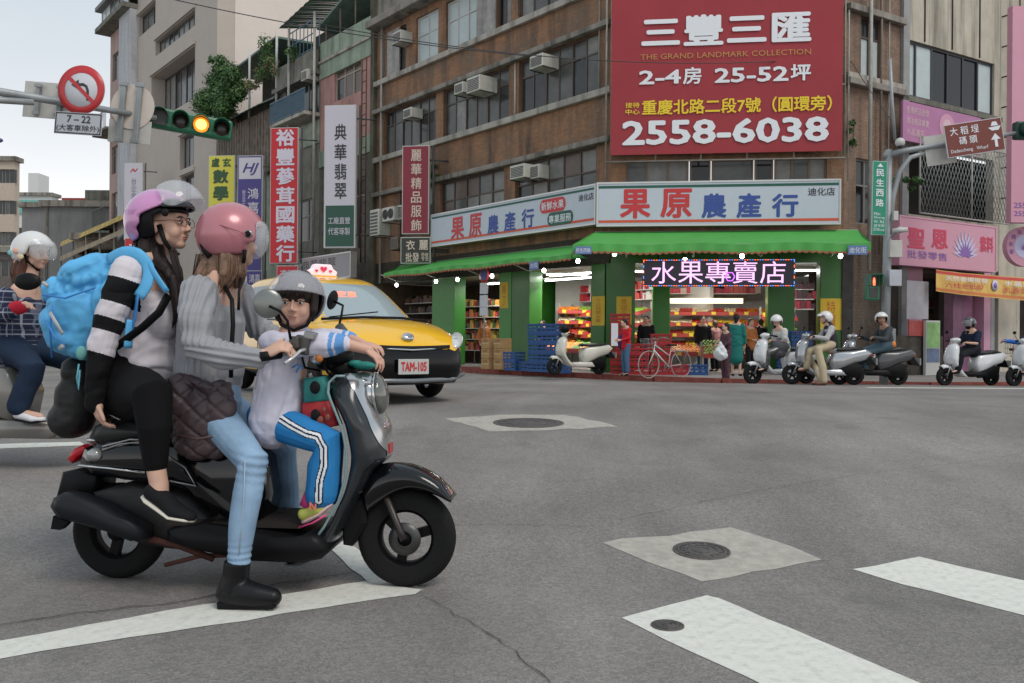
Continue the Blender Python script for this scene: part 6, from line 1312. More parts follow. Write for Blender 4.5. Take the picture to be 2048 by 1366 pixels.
# ---------------- passenger: white top, striped sleeve, black leggings
p1 = empty('person', S.m, 'woman with glasses and blue backpack sitting behind the driver, striped black and white sleeves', 'person', 'people on the near scooter')
b = MB(); hc = J(332, 452, -.05); c_, R_ = head(b, hc, (1, -.10, .10), (-.12, 0, 1), 1.0); T(b, [hc + Vector((-.03, 0, -.05)), J(316, 520, -.02)], [.05, .052])
T(b, [J(310, 530, -.02), J(300, 610, 0), J(292, 715, 0), J(285, 790, 0)], [(.13, .07), (.13, .09), (.11, .09), (.14, .11)], up=(0, 1, 0))
sh, el, wr = J(252, 548, -.18), J(202, 690, -.24), J(190, 795, -.22); T(b, [sh, el, wr], [.045, .037, .026]); hand(b, wr, (.12, .1, -1), (.75, .5, .1), (.6, -.8, 0), 1.0, (25, 30, 20), 30, .05)
T(b, [J(330, 548, .15), J(345, 680, .2), J(330, 790, .2)], [.042, .035, .026]); hand(b, J(330, 790, .2), (.2, 0, -1), (0, -1, 0), (1, 0, 0), 1.0)
T(b, [J(255, 790, -.1), J(305, 790, -.34), J(310, 925, -.30), J(318, 968, -.30)], [.085, .06, .038, .036]); T(b, [J(270, 790, .1), J(320, 800, .33), J(330, 940, .3)], [.08, .055, .035])
T(b, [J(318, 968, -.30), J(322, 1000, -.31), J(360, 1025, -.32)], [.037, .036, .03])
remesh(b, 'body', SKIN, p1, .0045, 2); facebits(p1, c_, R_, 1.0, 0, (-1, 1))
WS = M('shirt_white', (.64, .60, .64), .9, var=.04, vs=5); BS = M('sleeve_black', (.008, .008, .009), .9)
m = MB(); T(m, [J(316, 528, -.02), J(300, 548, 0), J(302, 610, 0), J(300, 670, 0), J(292, 722, 0)], [(.10, .045), (.175, .085), (.165, .118), (.15, .125), (.155, .145)], 24, up=(0, 1, 0)); m.ell(J(325, 640, -.06), (.07, .09, .09))
sd = (el - sh).normalized()
T(m, [sh + Vector((.01, 0, .01)), J(230, 610, -.225), el, J(192, 750, -.24), J(188, 808, -.225)], [.07, .062, .056, .047, .038])
T(m, [J(328, 552, .13), J(345, 680, .19), J(332, 780, .2)], [.065, .052, .04])
kk = 1 / 472
def sleeve(c_, n):
    if c_.y < -.145 and c_.x < J(285, 600, -.18).x - max(0, (c_.z - J(0, 560).z)) * .2:
        d = (c_ - sh); t_ = d.dot(sd) / kk
        lim = J(262, 600, -.2).x + (c_.z - J(262, 600, -.2).z) * .45
        if c_.x > lim + .055 and c_.z < J(250, 600, -.2).z and t_ < 165: return 0
        return 1 if (14 < t_ < 62) or (92 < t_ < 117) or t_ > 160 else 0
    return 0
remesh(m, 'shirt', [WS, BS], p1, .0034, 4, paint=sleeve, disp=lambda p, n: (.009 * mnoise.noise(Vector((p.x * 6 + p.z * 9, p.y * 5, p.z * 16 - p.x * 10))) - .012 * max(0, .25 - abs(mnoise.noise(Vector((p.x * 5 + p.z * 8, p.y * 5, p.z * 13 - p.x * 9))))) + .004 * mnoise.noise(p * 25)) * (1 if p.z < J(0, 560).z else .3))
LEG = M('leggings_black', (.005, .005, .006), .85)
m = MB(); T(m, [J(262, 745, -.02), J(262, 790, -.02)], [(.17, .13), (.18, .14)], up=(0, 1, 0)); T(m, [J(262, 785, -.08), J(285, 785, -.22), J(305, 790, -.34), J(308, 850, -.33), J(311, 925, -.30)], [.125, .10, .078, .066, .048]); T(m, [J(270, 790, .1), J(320, 800, .33), J(330, 940, .3)], [.11, .07, .05])
remesh(m, 'leggings', LEG, p1, .006, 4)
def shoe(root, heel, ball, toe, k, upm, solem, up=(0, 0, 1), lw=1.0):
    h, b_, t_ = Vector(heel), Vector(ball), Vector(toe); u = Vector(up); f = (t_ - h).normalized(); u = (u - f * u.dot(f)).normalized()
    m = MB(); T(m, [h + u * .012 * k, (h + b_) / 2 + u * .01 * k, b_ + u * .0, t_], [(.036 * k * lw, .034 * k), (.038 * k * lw, .034 * k), (.044 * k * lw, .03 * k), (.032 * k * lw, .02 * k)], 16, up=f.cross(u)); remesh(m, 'shoe', upm, root, .004, 3)
    m = MB(); m.tube([h - u * .018 * k - f * .028 * k, h - u * .021 * k, (h + b_) / 2 - u * .021 * k, b_ - u * .02 * k, t_ - u * .012 * k, t_ - u * .008 * k + f * .022 * k], [(.022 * k * lw, .010 * k), (.038 * k * lw, .012 * k), (.040 * k * lw, .011 * k), (.047 * k * lw, .010 * k), (.036 * k * lw, .010 * k), (.014 * k, .007 * k)], 20, up=f.cross(u)); m.build('shoe_sole', solem, root)
shoe(p1, J(304, 990, -.31), J(352, 1022, -.325), J(380, 1032, -.33), 1.05, M('canvas_black', (.01, .01, .012), .8, bump=.2, bs=200), M('sole_cream', (.62, .58, .50), .6), (.35, -.1, 1))
hairblob('hair', [([J(305, 478, -.06), J(315, 520, -.08), J(350, 560, -.12), J(362, 620, -.13), J(350, 648, -.12)], [(.045, .04), (.04, .035), (.035, .025), (.028, .02), (.008, .006)]), ([J(300, 470, -.07), J(293, 505, -.09), J(300, 530, -.07)], [(.055, .04), (.05, .035), (.02, .02)]), ([J(345, 500, -.10), J(358, 545, -.13), J(368, 600, -.12)], [(.012, .012), (.014, .014), (.008, .008)])], p1, HAIRD)
m = MB()       # spectacles
def W1(p): return c_ + R_ @ Vector(p)
c_, R_ = headframe(J(332, 452, -.05), (1, -.10, .10), (-.12, 0, 1))
for s in (-1, 1): m.tube([W1((.100 + .002 * math.cos(a * PI / 8), s * .031 + .021 * math.cos(a * PI / 8), .001 + .018 * math.sin(a * PI / 8))) for a in range(17)], .0013, 5)
m.tube([W1((.102, -.01, .003)), W1((.105, 0, .006)), W1((.102, .01, .003))], .0013, 5); m.tube([W1((.100, -.052, .006)), W1((.06, -.074, .010)), W1((-.01, -.082, .012))], .0015, 5)
tag(m.build('spectacles', M('spectacle_rim', (.10, .03, .02), .3, .3), None, mat=S.m), 'thin round spectacles on the backpack passenger', 'glasses')
hp, hR2 = headframe(J(318, 442, -.05), (.97, -.1, .12), (-.18, 0, 1))
PURP = M('helmet_mauve', (.58, .26, .49), .22, .1, coat=.6, var=.05, vs=10)
t = empty('helmet', S.m, 'mauve half helmet with a raised clear visor on the backpack passenger', 'helmet')
cutm = lambda p: p.z < -.075 or (p.x > .058 and p.z < .045) or (p.x > -.01 and p.z < .02 + (p.x) * .3) or (p.x > -.04 and p.z < -.03)
shell('shell', hp, hR2, (.132, .120, .125), cutm, PURP, t, .010, 60, 44)
shell('lining', hp, hR2, (.124, .112, .118), lambda p: p.z < -.08 or (p.x > .03 and p.z < .01) or p.z > .04, BLKM, t, .004)
shell('peak', hp + hR2 @ Vector((.03, 0, .012)), Matrix.Rotation(0, 3, 'Y') @ hR2, (.128, .116, .085), lambda p: p.x < .045 or p.z < .016 or p.z > .058, M('peak_black', (.03, .032, .036), .2), t, .006)
vR = hR2 @ Matrix.Rotation(math.radians(-34), 3, 'Y')
shell('visor', hp + hR2 @ Vector((.075, 0, .035)), vR, (.13, .122, .12), lambda p: p.x < .03 or p.z > .085 or p.z < -.045, M('visor_raised', (.72, .75, .78), .05, alpha=.25, spec=.8), t, .003)
m = MB(); m.ell(J(330, 425, -.17), (.016, .008, .016)); m.build('visor_pivot', BLKM, t); text('COCO', M('print_violet', (.30, .10, .30), .5), t, J(252, 0 + 440, -.16).x, J(280, 440, -.16).x, J(0 + 262, 428, -.16).z, J(262, 420, -.16).z, -.172, bold=0)
m = MB(); m.tube([J(318, 450, -.125), J(328, 480, -.125), J(345, 505, -.10), J(357, 508, -.06)], [.012, .010, .008, .007], 8); m.build('chin_strap', BLKM, t)
# backpack
BLUE = M('backpack_blue', (.10, .42, .74), .6, var=.10, vs=5, bump=.1); BLU2 = M('backpack_deep_blue', (.05, .24, .62), .6, var=.1); GRYS = M('reflective_grey', (.45, .45, .45), .4)
t = empty('backpack', S.m, 'big sky blue backpack on the passenger in the mauve helmet', 'backpack')
m = MB(); m.ell(J(180, 630, -.03), (.165, .155, .20), Matrix.Rotation(-.22, 3, 'Y'), 28, 18); m.ell(J(205, 560, -.03), (.15, .145, .12), Matrix.Rotation(-.1, 3, 'Y'), 24, 14); m.ell(J(170, 672, -.03), (.125, .14, .11)); m.ell(J(128, 655, -.05), (.085, .12, .12), Matrix.Rotation(-.3, 3, 'Y')); m.ell(J(186, 545, -.04), (.15, .14, .075), Matrix.Rotation(-.42, 3, 'Y')); m.ell(J(130, 590, -.05), (.085, .12, .09)); m.ell(J(235, 600, -.05), (.09, .14, .17))
def pk(p, n):
    z = (J(0 + 150, 545).z - p.z); l = mnoise.noise(Vector((p.x * 9 + p.z * 4, p.y * 7, p.z * 9 - p.x * 5))); return .022 * l - .022 * max(0, .3 - abs(mnoise.noise(Vector((p.x * 8 - p.z * 3, p.y * 6, p.z * 7))))) + .006 * mnoise.noise(p * 22) - .012 * math.exp(-((z - .05 + p.x * .3) / .012) ** 2) + (.004 * math.sin(p.x * 150) if z < .09 and z > .02 else 0)
remesh(m, 'bag', BLUE, t, .0055, 2, disp=pk)
for name, pts, r, mt in (('shoulder_strap', [(215, 520, -.16), (245, 505, -.20), (275, 508, -.20), (296, 533, -.19), (294, 566, -.205), (277, 594, -.215)], (.024, .007), BLUE), ('lower_strap', [(275, 590, -.215), (268, 640, -.20), (250, 690, -.18)], (.012, .005), BLU2), ('sternum_strap', [(297, 526, -.19), (312, 552, -.2), (334, 584, -.19)], (.014, .006), BLUE), ('side_strap', [(262, 640, -.20), (258, 665, -.205), (256, 696, -.2)], (.018, .006), BLUE)):
    MB().tube([J(*q) for q in densify(pts, 3)], [r] * (len(densify(pts, 3))), 10, up=(0, 0, 1)).build(name, mt, t)
for a, b_, q in (((100, 625, -.19), (125, 668, -.21), .009), ((118, 697, -.17), (128, 690, -.18), .010), ((85, 565, -.16), (96, 572, -.17), .008)): MB().tube([J(*a), J(*b_)], [(q, .004)] * 2, 8, up=(0, 0, 1)).build('reflective_tab', GRYS, t)
m = MB(); m.tube([J(92, 640, -.18), J(108, 672, -.2), J(130, 690, -.2)], .004, 5); m.tube([J(85, 590, -.17), J(130, 596, -.2), J(190, 575, -.21)], .004, 5); m.tube([J(104, 610, -.19), J(100, 660, -.18), J(104, 715, -.15)], .004, 5); m.build('zip', BLU2, t)
t = empty('sling_bag', S.m, 'black crossbody strap and small teal pouch at the passenger waist', 'bag')
MB().tube([J(337, 590, -.17), J(318, 625, -.205), J(285, 655, -.215), J(235, 692, -.21), J(215, 705, -.16)], [(.018, .005)] * 5, 8, up=(0, 0, 1)).build('strap', BLKM, t); MB().ell(J(163, 706, -.17), (.024, .015, .03)).build('pouch', M('pouch_mint', (.15, .42, .40), .6), t); MB().tube([J(158, 728, -.17), J(154, 755, -.17), J(157, 780, -.17), J(160, 740, -.17)], .004, 5).build('cord', M('cord_sky', (.15, .45, .55), .6), t)
m = MB(); m.ell(J(152, 805, .02), (.09, .09, .15), None, 22, 14); m.ell(J(158, 750, .02), (.075, .08, .09)); m.ell(J(145, 835, .02), (.10, .09, .09)); t = empty('tote_bag', S.m, 'black padded tote bag hanging behind the passenger', 'bag'); remesh(m, 'bag', M('tote_black', (.007, .007, .007), .6), t, .007, 3, disp=fold(9, 9, 12, .012))
m = MB(); m.cbox(J(225, 838, -.16), (.10, .03, .012), Matrix.Rotation(-.5, 3, 'Y')); t = tag(m.build('phone', BLKG, None, mat=S.m), 'black phone with a pale edge in the hand of the passenger', 'phone')
MB().cbox(J(228, 833, -.17), (.055, .012, .004), Matrix.Rotation(.45, 3, 'Y')).build('edge', WFW, t)

# ---------------- child
p3 = empty('person', S.m, 'child in a white top and blue striped track trousers standing at the handlebar', 'person', 'people on the near scooter')
b = MB(); hc = J(593, 606, -.10); c_, R_ = head(b, hc, (.14, -1, -.03), (.02, 0, 1), .98, 1); T(b, [hc + Vector((0, .03, -.05)), J(590, 668, -.06)], [.04, .045])
T(b, [J(585, 675, -.07), J(575, 740, -.07), J(550, 830, -.07)], [(.09, .06), (.09, .08), (.1, .09)], up=(0, 1, 0))
T(b, [J(555, 690, -.15), J(625, 692, -.16), J(700, 690, -.14), J(738, 700, -.12)], [.034, .03, .024, .02]); T(b, [J(620, 680, .02), J(690, 675, .03), J(725, 688, 0)], [.032, .026, .02])
hand(b, J(733, 699, -.12), (.75, -.1, -.5), (-.5, .2, -.8), (.2, .9, .1), .78, (28, 32, 25), 30, .06); hand(b, J(722, 687, 0), (1, -.25, -.15), (0, .1, -1), (0, -1, .1), .78, (15, 25, 20), 35, .1)
T(b, [J(540, 845, -.12), J(655, 880, -.15), J(636, 985, -.16)], [.055, .045, .03]); T(b, [J(560, 845, .02), J(665, 880, .06), J(655, 985, .06)], [.055, .045, .03])
remesh(b, 'body', M('skin_child', (.62, .36, .27), .5, var=.04, vs=8, spec=.35), p3, .0038, 2); facebits(p3, c_, R_, .98, 0, bw=.6)
WC = M('shirt_lilac_white', (.62, .60, .70), .85, var=.03); CUF = M('cuff_blue', (.12, .30, .62), .8); WHC = WT
m = MB(); T(m, [J(590, 668, -.06), J(578, 690, -.07), J(566, 745, -.07), J(556, 800, -.07), J(552, 838, -.07)], [(.085, .05), (.125, .085), (.13, .098), (.135, .105), (.145, .112)], 22, up=(0, 1, 0)); T(m, [J(548, 690, -.15), J(600, 690, -.19), J(650, 688, -.17), J(690, 688, -.145)], [.062, .055, .052, .036]); T(m, [J(615, 682, 0), J(660, 675, .03), J(702, 678, .03)], [.05, .045, .032])
def cuff(c_, n):
    d = (c_.x - J(664, 690, -.15).x) / kk
    return (1 if (0 < d < 7 or 11 < d < 26) else 0) if d > 0 else 0
remesh(m, 'top', [WC, CUF], p3, .0045, 3, paint=cuff, disp=lambda p, n: -.02 * max(0, .22 - abs(mnoise.noise(Vector((p.x * 9 + p.z * 4, p.y * 6, p.z * 5 - p.x * 5))))) + .010 * mnoise.noise(Vector((p.x * 12 + p.z * 6, p.y * 8, p.z * 7 - p.x * 8))) + .003 * mnoise.noise(p * 30))
m = MB(); m.tube([J(585, 735, -.175), J(595, 728, -.175), J(605, 738, -.172)], .004, 5); m.tube([J(592, 745, -.175), J(600, 730, -.176)], .004, 5); m.build('chest_print', M('print_blue', (.05, .25, .6), .5), p3)
TB = M('track_blue', (.025, .20, .48), .7, var=.08, vs=6); BL = M('stripe_navy', (.01, .012, .03), .7)
la, lb, lc, ld = PX([(545, 835), (622, 866), (650, 885), (640, 992)], -.2)
def pdist(x, z, P):
    best = 9
    for (xa, za), (xb, zb_) in zip(P, P[1:]):
        dx, dz = xb - xa, zb_ - za; t_ = max(0, min(1, ((x - xa) * dx + (z - za) * dz) / (dx * dx + dz * dz))); best = min(best, math.hypot(x - xa - dx * t_, z - za - dz * t_))
    return best
path = PX([(540, 828), (575, 846), (615, 866), (638, 872), (651, 895), (651, 930), (643, 960), (641, 1000)], -.2)
def stripe(c_, n):
    if c_.y > -.13: return 0
    d = pdist(c_.x, c_.z, path); return 2 if d < .0035 or .0125 < d < .017 else (1 if d < .0125 else 0)
m = MB(); T(m, [J(535, 838, -.10), J(600, 862, -.15), J(655, 884, -.16), J(648, 930, -.165), J(643, 988, -.165)], [.075, .07, .066, .064, .066]); T(m, [J(560, 840, 0), J(665, 884, .05), J(655, 985, .06)], [.07, .06, .06]); T(m, [J(535, 835, -.05), J(552, 842, -.05)], [(.1, .07), (.1, .07)], up=(0, 1, 0))
remesh(m, 'trousers', [TB, WT, BL], p3, .0035, 3, paint=stripe, disp=lambda p, n: .004 * mnoise.noise(p * 12))
MB().tube([J(622, 990, -.165), J(612, 1014, -.17)], [.03, .028], 12).build('sock', M('sock_pink', (.50, .05, .20), .8), p3)
YG = M('shoe_lime', (.52, .56, .12), .6, var=.08); shoe(p3, J(612, 1032, -.17), J(640, 1018, -.175), J(655, 1008, -.175), .82, YG, M('sole_white_pink', (.72, .5, .5), .5), (-.25, 0, 1), 1.0)
m = MB(); m.tube([J(597, 1055, -.2), J(625, 1046, -.215), J(652, 1030, -.215)], .004, 5); m.build('sole_line', M('line_pink', (.7, .06, .22), .5), p3); text('N', M('print_orange', (.8, .2, .12), .5), p3, J(620, 1010, -.215).x, J(634, 1010, -.215).x, J(625, 1020, -.215).z, J(625, 1003, -.215).z, -.222, bold=.04)
MB().ell(c_ + R_ @ Vector((-.008, 0, .045)), (.101, .086, .082), R_, 24, 14).build('hair', HAIRD, p3)
hairblob('hair', [([c_ + R_ @ Vector((.058, s * .017, .075)), c_ + R_ @ Vector((.092, s * .017, .050)), c_ + R_ @ Vector((.094, s * .018, .030 - .008 * (s % 2)))], [.016, .013, .004]) for s in (-3, -2, -1, 0, 1, 2, 3)] + [([c_ + R_ @ Vector((0, s * .03, .105)), c_ + R_ @ Vector((.06, s * .035, .085)), c_ + R_ @ Vector((.085, s * .04, .05))], [.03, .03, .012]) for s in (-1, 0, 1)] + [([c_ + R_ @ Vector((.03, s * .075, .04)), c_ + R_ @ Vector((.035, s * .074, -.03)), c_ + R_ @ Vector((.02, s * .07, -.07))], [.02, .018, .008]) for s in (-1, 1)], p3, HAIRD, .004, .004, 60, 0)
t = empty('helmet', S.m, 'child helmet with a large pale visor over the forehead and black straps', 'helmet')
hp = c_ + Vector((0, .015, .02)); hR2 = R_
cutc = lambda p: p.x > -.035 or p.z < -.085
shell('shell', hp, hR2, (.114, .110, .110), cutc, M('helmet_grey', (.22, .22, .25), .25, coat=.5), t, .008, 52, 36)
shell('padding', hp, hR2, (.104, .098, .102), lambda p: p.z > .06 or p.z < -.10 or p.x > .0 or abs(p.y) < .06, BLKM, t, .006)
shell('visor', hp + hR2 @ Vector((.028, 0, -.005)), hR2 @ Matrix.Rotation(math.radians(-12), 3, 'Y'), (.125, .122, .118), lambda p: p.x < .0 or p.z < .012 or p.z > .117, M('visor_sky_sheen', (.9, .9, .97), .04, alpha=.19, spec=.9), t, .0025, 56, 40)  # whitish tint of the clear visor stands in for reflected sky
m = MB()
for s in (-1, 1): m.tube([c_ + R_ @ Vector(q) for q in ((.02, s * .08, .02), (.03, s * .078, -.04), (.045, s * .05, -.09), (.05, 0, -.112))], [.009, .009, .008, .007], 8)
m.build('chin_strap', BLKM, t); MB().tube([J(588 + a, 560 + b_, -.08) for a, b_ in ((-44, 40), (-38, 20), (-22, 2), (-6, -6))], .006, 6).build('yellow_rim', M('rim_yellow', (.55, .45, .06), .4), t)
# ================================================================== TAXI
yaw = math.radians(-56); tpos = Vector((-1.12, 9.8, 0)) ; hd = Vector((math.cos(yaw), math.sin(yaw), 0)); tc_ = tpos - hd * 2.3; TZ = gz(10.6) + .0
TX = Matrix.Translation((tc_.x, tc_.y, TZ)) @ Matrix.Rotation(yaw, 4, 'Z')
tx = empty('taxi', TX, 'yellow taxi with a pink heart roof sign turning through the junction', 'taxi')
YEL = M('taxi_yellow', (.86, .47, .004), .22, coat=.7); WIN = M('car_glass', (.16, .20, .21), .06, spec=.8); WSH = M('windscreen', (.30, .36, .38), .08, spec=.9)
def cring(x, w_, z0, zb, cr, tuck=.88):
    h = [(0, z0), (w_ * .6, z0), (w_ * tuck, z0 + .01), (w_ * .985, z0 + .12), (w_, z0 + (zb - z0) * .5), (w_ * .985, zb - .10), (w_ * .94, zb - .02), (w_ * .8, zb + cr * .35), (w_ * .45, zb + cr * .85), (0, zb + cr)]
    return [(x, y, z) for y, z in h] + [(x, -y, z) for y, z in reversed(h[1:-1])]
st = [(-2.30, .60, .42, .80, .02), (-2.26, .74, .30, .92, .02), (-2.1, .81, .24, .97, .02), (-1.5, .845, .20, .98, .02), (-.8, .85, .19, .98, .0), (0, .85, .19, .965, .0), (.7, .85, .19, .95, .0), (1.1, .848, .19, .935, .03), (1.45, .84, .20, .90, .07), (1.75, .82, .20, .84, .085), (2.0, .79, .20, .755, .085), (2.15, .73, .21, .69, .06), (2.24, .66, .23, .64, .04), (2.29, .54, .28, .58, .02)]
dn = densify(st, 5); m = MB(); m.loft([cring(*r) for r in dn], True, True)
HLINE = .60
def tpaint(c_):
    x, y, z = c_
    if x > 1.98 and z < .615: return 1
    if z < .27: return 1
    for wx in (-1.45, 1.35):
        if math.hypot(x - wx, z - .32) < .36 and abs(y) > .6: return 1
    return 0
m.mi = [tpaint([sum(m.v[i][k] for i in f) / len(f) for k in range(3)]) for f in m.f]
m.build('body', [YEL, M('bumper_black', (.003, .003, .004), .2, spec=.35)], tx)
gh = [(.90, -2.20, 1.40, .80), (1.0, -2.18, 1.20, .785), (1.15, -2.12, .92, .75), (1.30, -2.05, .64, .71), (1.42, -1.98, .38, .665), (1.50, -1.88, .14, .62), (1.555, -1.65, -.15, .55), (1.58, -1.3, -.45, .38), (1.588, -1.0, -.7, .12)]
rr = [sect(a, b, w_, z, 200, 4.2) for z, a, b, w_ in densify(gh, 8)]; m = MB(); m.loft(rr, True, True)
GH8 = densify(gh, 8)
def gpaint(f):
    c_ = [sum(m.v[i][k] for i in f) / len(f) for k in range(3)]; x, y, z = c_
    if z < .955 or z > 1.44: return 0
    lv = GH8; k = min(range(len(lv)), key=lambda i: abs(lv[i][0] - z)); _, a, b, w_ = lv[k]
    if x > b - .11 and abs(y) < w_ - .07: return 2
    if x < a + .1: return 1 if abs(y) < w_ - .12 else 0
    if abs(y) > w_ * .8 and a + .22 < x < b - .2 and not (-.55 < x < -.47) and not (-1.4 < x < -1.3): return 1
    return 0
m.mi = [gpaint(f) for f in m.f]; m.build('cabin', [YEL, WIN, WSH], tx)
# the front: grille, lamps, plate, bumper trims
m = MB(); P = [(-.44, .60), (.44, .60), (.40, .66), (-.40, .66)]; m.add([(2.305 - .02 * abs(y) * 2, y, z) for y, z in [(-.5, .625), (-.25, .61), (0, .605), (.25, .61), (.5, .625), (.5, .665), (.25, .655), (0, .65), (-.25, .655), (-.5, .665)]], [(0, 1, 8, 9), (1, 2, 7, 8), (2, 3, 6, 7), (3, 4, 5, 6)]); m.build('grille', _mc['bumper_black'], tx)
m = MB(); m.tube([(2.16, -.66, .665), (2.27, -.4, .625), (2.318, 0, .605), (2.27, .4, .625), (2.16, .66, .665)], .012, 6); m.build('chrome_trim', CHROME, tx)
m = MB(); m.tube([(2.08, -.80, .32), (2.25, -.55, .27), (2.335, 0, .26), (2.25, .55, .27), (2.08, .80, .32)], .028, 8); m.build('bumper_lip', M('bumper_grey', (.20, .21, .22), .25, .4), tx)
for s in (-1, 1):
    m = MB(); m.ell((2.015, s * .735, .715), (.29, .085, .062), Matrix.Rotation(s * math.radians(-34), 3, 'Z') @ Matrix.Rotation(math.radians(17), 3, 'Y'), 24, 14)
    h_ = m.build('headlight', M('headlight_glass', (.62, .64, .65), .06, .2, spec=.9), tx); MB().ell((2.10, s * .68, .70), (.05, .055, .045)).build('reflector', CHROME, h_)
    m = MB(); m.ell((2.18, s * .62, .38), (.05, .09, .05)); m.build('fog_lamp', CHROME, tx); m = MB(); m.tube([(2.15, s * .72, .45), (2.2, s * .6, .33), (2.26, s * .45, .31)], .014, 6); m.build('fog_trim', CHROME, tx)
    if s > 0: pass
    mm = MB(); mm.ell((.92, s * .97, 1.0), (.08, .11, .075)); mr_ = mm.build('door_mirror', YEL, tx); MB().tube([(.95, s * .78, .95), (.92, s * .9, .98)], .02, 6).build('stalk', BLKM, mr_)
    if s > 0: bpy.data.objects.remove(mr_.children[0]); bpy.data.objects.remove(mr_)
    for x in (-1.45, 1.35): wheel(tx, x, .315, .315, .2, .66, s * .74, 5, SILV if True else None)
m = MB(); m.cbox((2.345, 0, .42), (.012, .38, .17)); m.build('number_plate', WFW, tx, bev=.004)
pm = Matrix.Translation((2.353, 0, .42)) @ Matrix.Rotation(math.radians(90), 4, 'Z'); text('TAM-105', M('plate_red', (.6, .02, .03), .5), tx, -.16, .16, -.052, .055, -.002, bold=.03, mat4=TX @ pm)
m = MB(); m.lathe([(.001, .01), (.07, .01), (.075, 0)], n=24); m.v = [(2.205 + b * 1.0 - c_ * .35, a, .755 + c_ * .6) for a, b, c_ in m.v]; m.build('emblem', CHROME, tx); m = MB(); m.tube([(2.222, .035 * math.cos(a * PI / 6), .755 + .02 * math.sin(a * PI / 6)) for a in range(13)], .004, 5); m.build('emblem_ring', SGB, tx)
m = MB(); m.tube([(1.37, -.70, .955), (1.42, -.2, .985), (1.42, .3, .985), (1.30, .72, .96)], .018, 6); m.tube([(1.36, -.6, .98), (1.20, .1, 1.06)], .008, 5); m.build('wiper', BLKM, tx)
m = MB(); ps = [(-.19, .0), (.19, .0), (.21, .06), (.15, .10), (.12, .16), (-.12, .16), (-.15, .10), (-.21, .06)]; m.loft([[(-.45, y, 1.585 + z) for y, z in ps], [(-.33, y, 1.585 + z) for y, z in ps]], True, False); rs = m.build('roof_sign', M('roof_sign_white', (.85, .72, .80), .4, emit=.25), tx, bev=.015)
m = MB(); H_ = []
for k in range(24): a = 2 * PI * k / 24; H_.append((.05 * math.sin(a) ** 3 * 1.0, .047 * (13 * math.cos(a) - 5 * math.cos(2 * a) - 2 * math.cos(3 * a) - math.cos(4 * a)) / 16))
m.add([(-.315, y, 1.675 + z) for y, z in H_], [tuple(range(24))]); m.add([(-.316, y * .5 + .1, 1.65 + z * .5) for y, z in H_], [tuple(range(24))]); m.add([(-.316, y * .5 - .1, 1.65 + z * .5) for y, z in H_], [tuple(range(24))]); m.build('heart', M('heart_pink', (.8, .04, .14), .4), rs, fix=False)
MB().box(-.46, -.32, -.20, .20, 1.57, 1.59).build('sign_base', YEL, rs)
LR = M('led_red', (1, .12, .04), .4, emit=3.0); m4 = Matrix.Translation((.66, -.1, 1.27)) @ Matrix.Rotation(math.radians(90), 4, 'Z') @ Matrix.Rotation(math.radians(-25), 4, 'X'); text('空車', LR, tx, -.13, .13, -.04, .04, -.05, bold=.0, name='led_display', mat4=TX @ m4)
m = MB(); m.tube([(1.3, -.75, .958), (.3, -.86, .965), (-1.5, -.86, .98)], .008, 5); m.build('window_trim', BLKM, tx); m = MB(); m.tube([(.62, -.858, .25), (.62, -.862, .93)], .005, 4); m.tube([(-.45, -.858, .25), (-.45, -.862, .95)], .005, 4); m.build('door_gap', BLKM, tx)

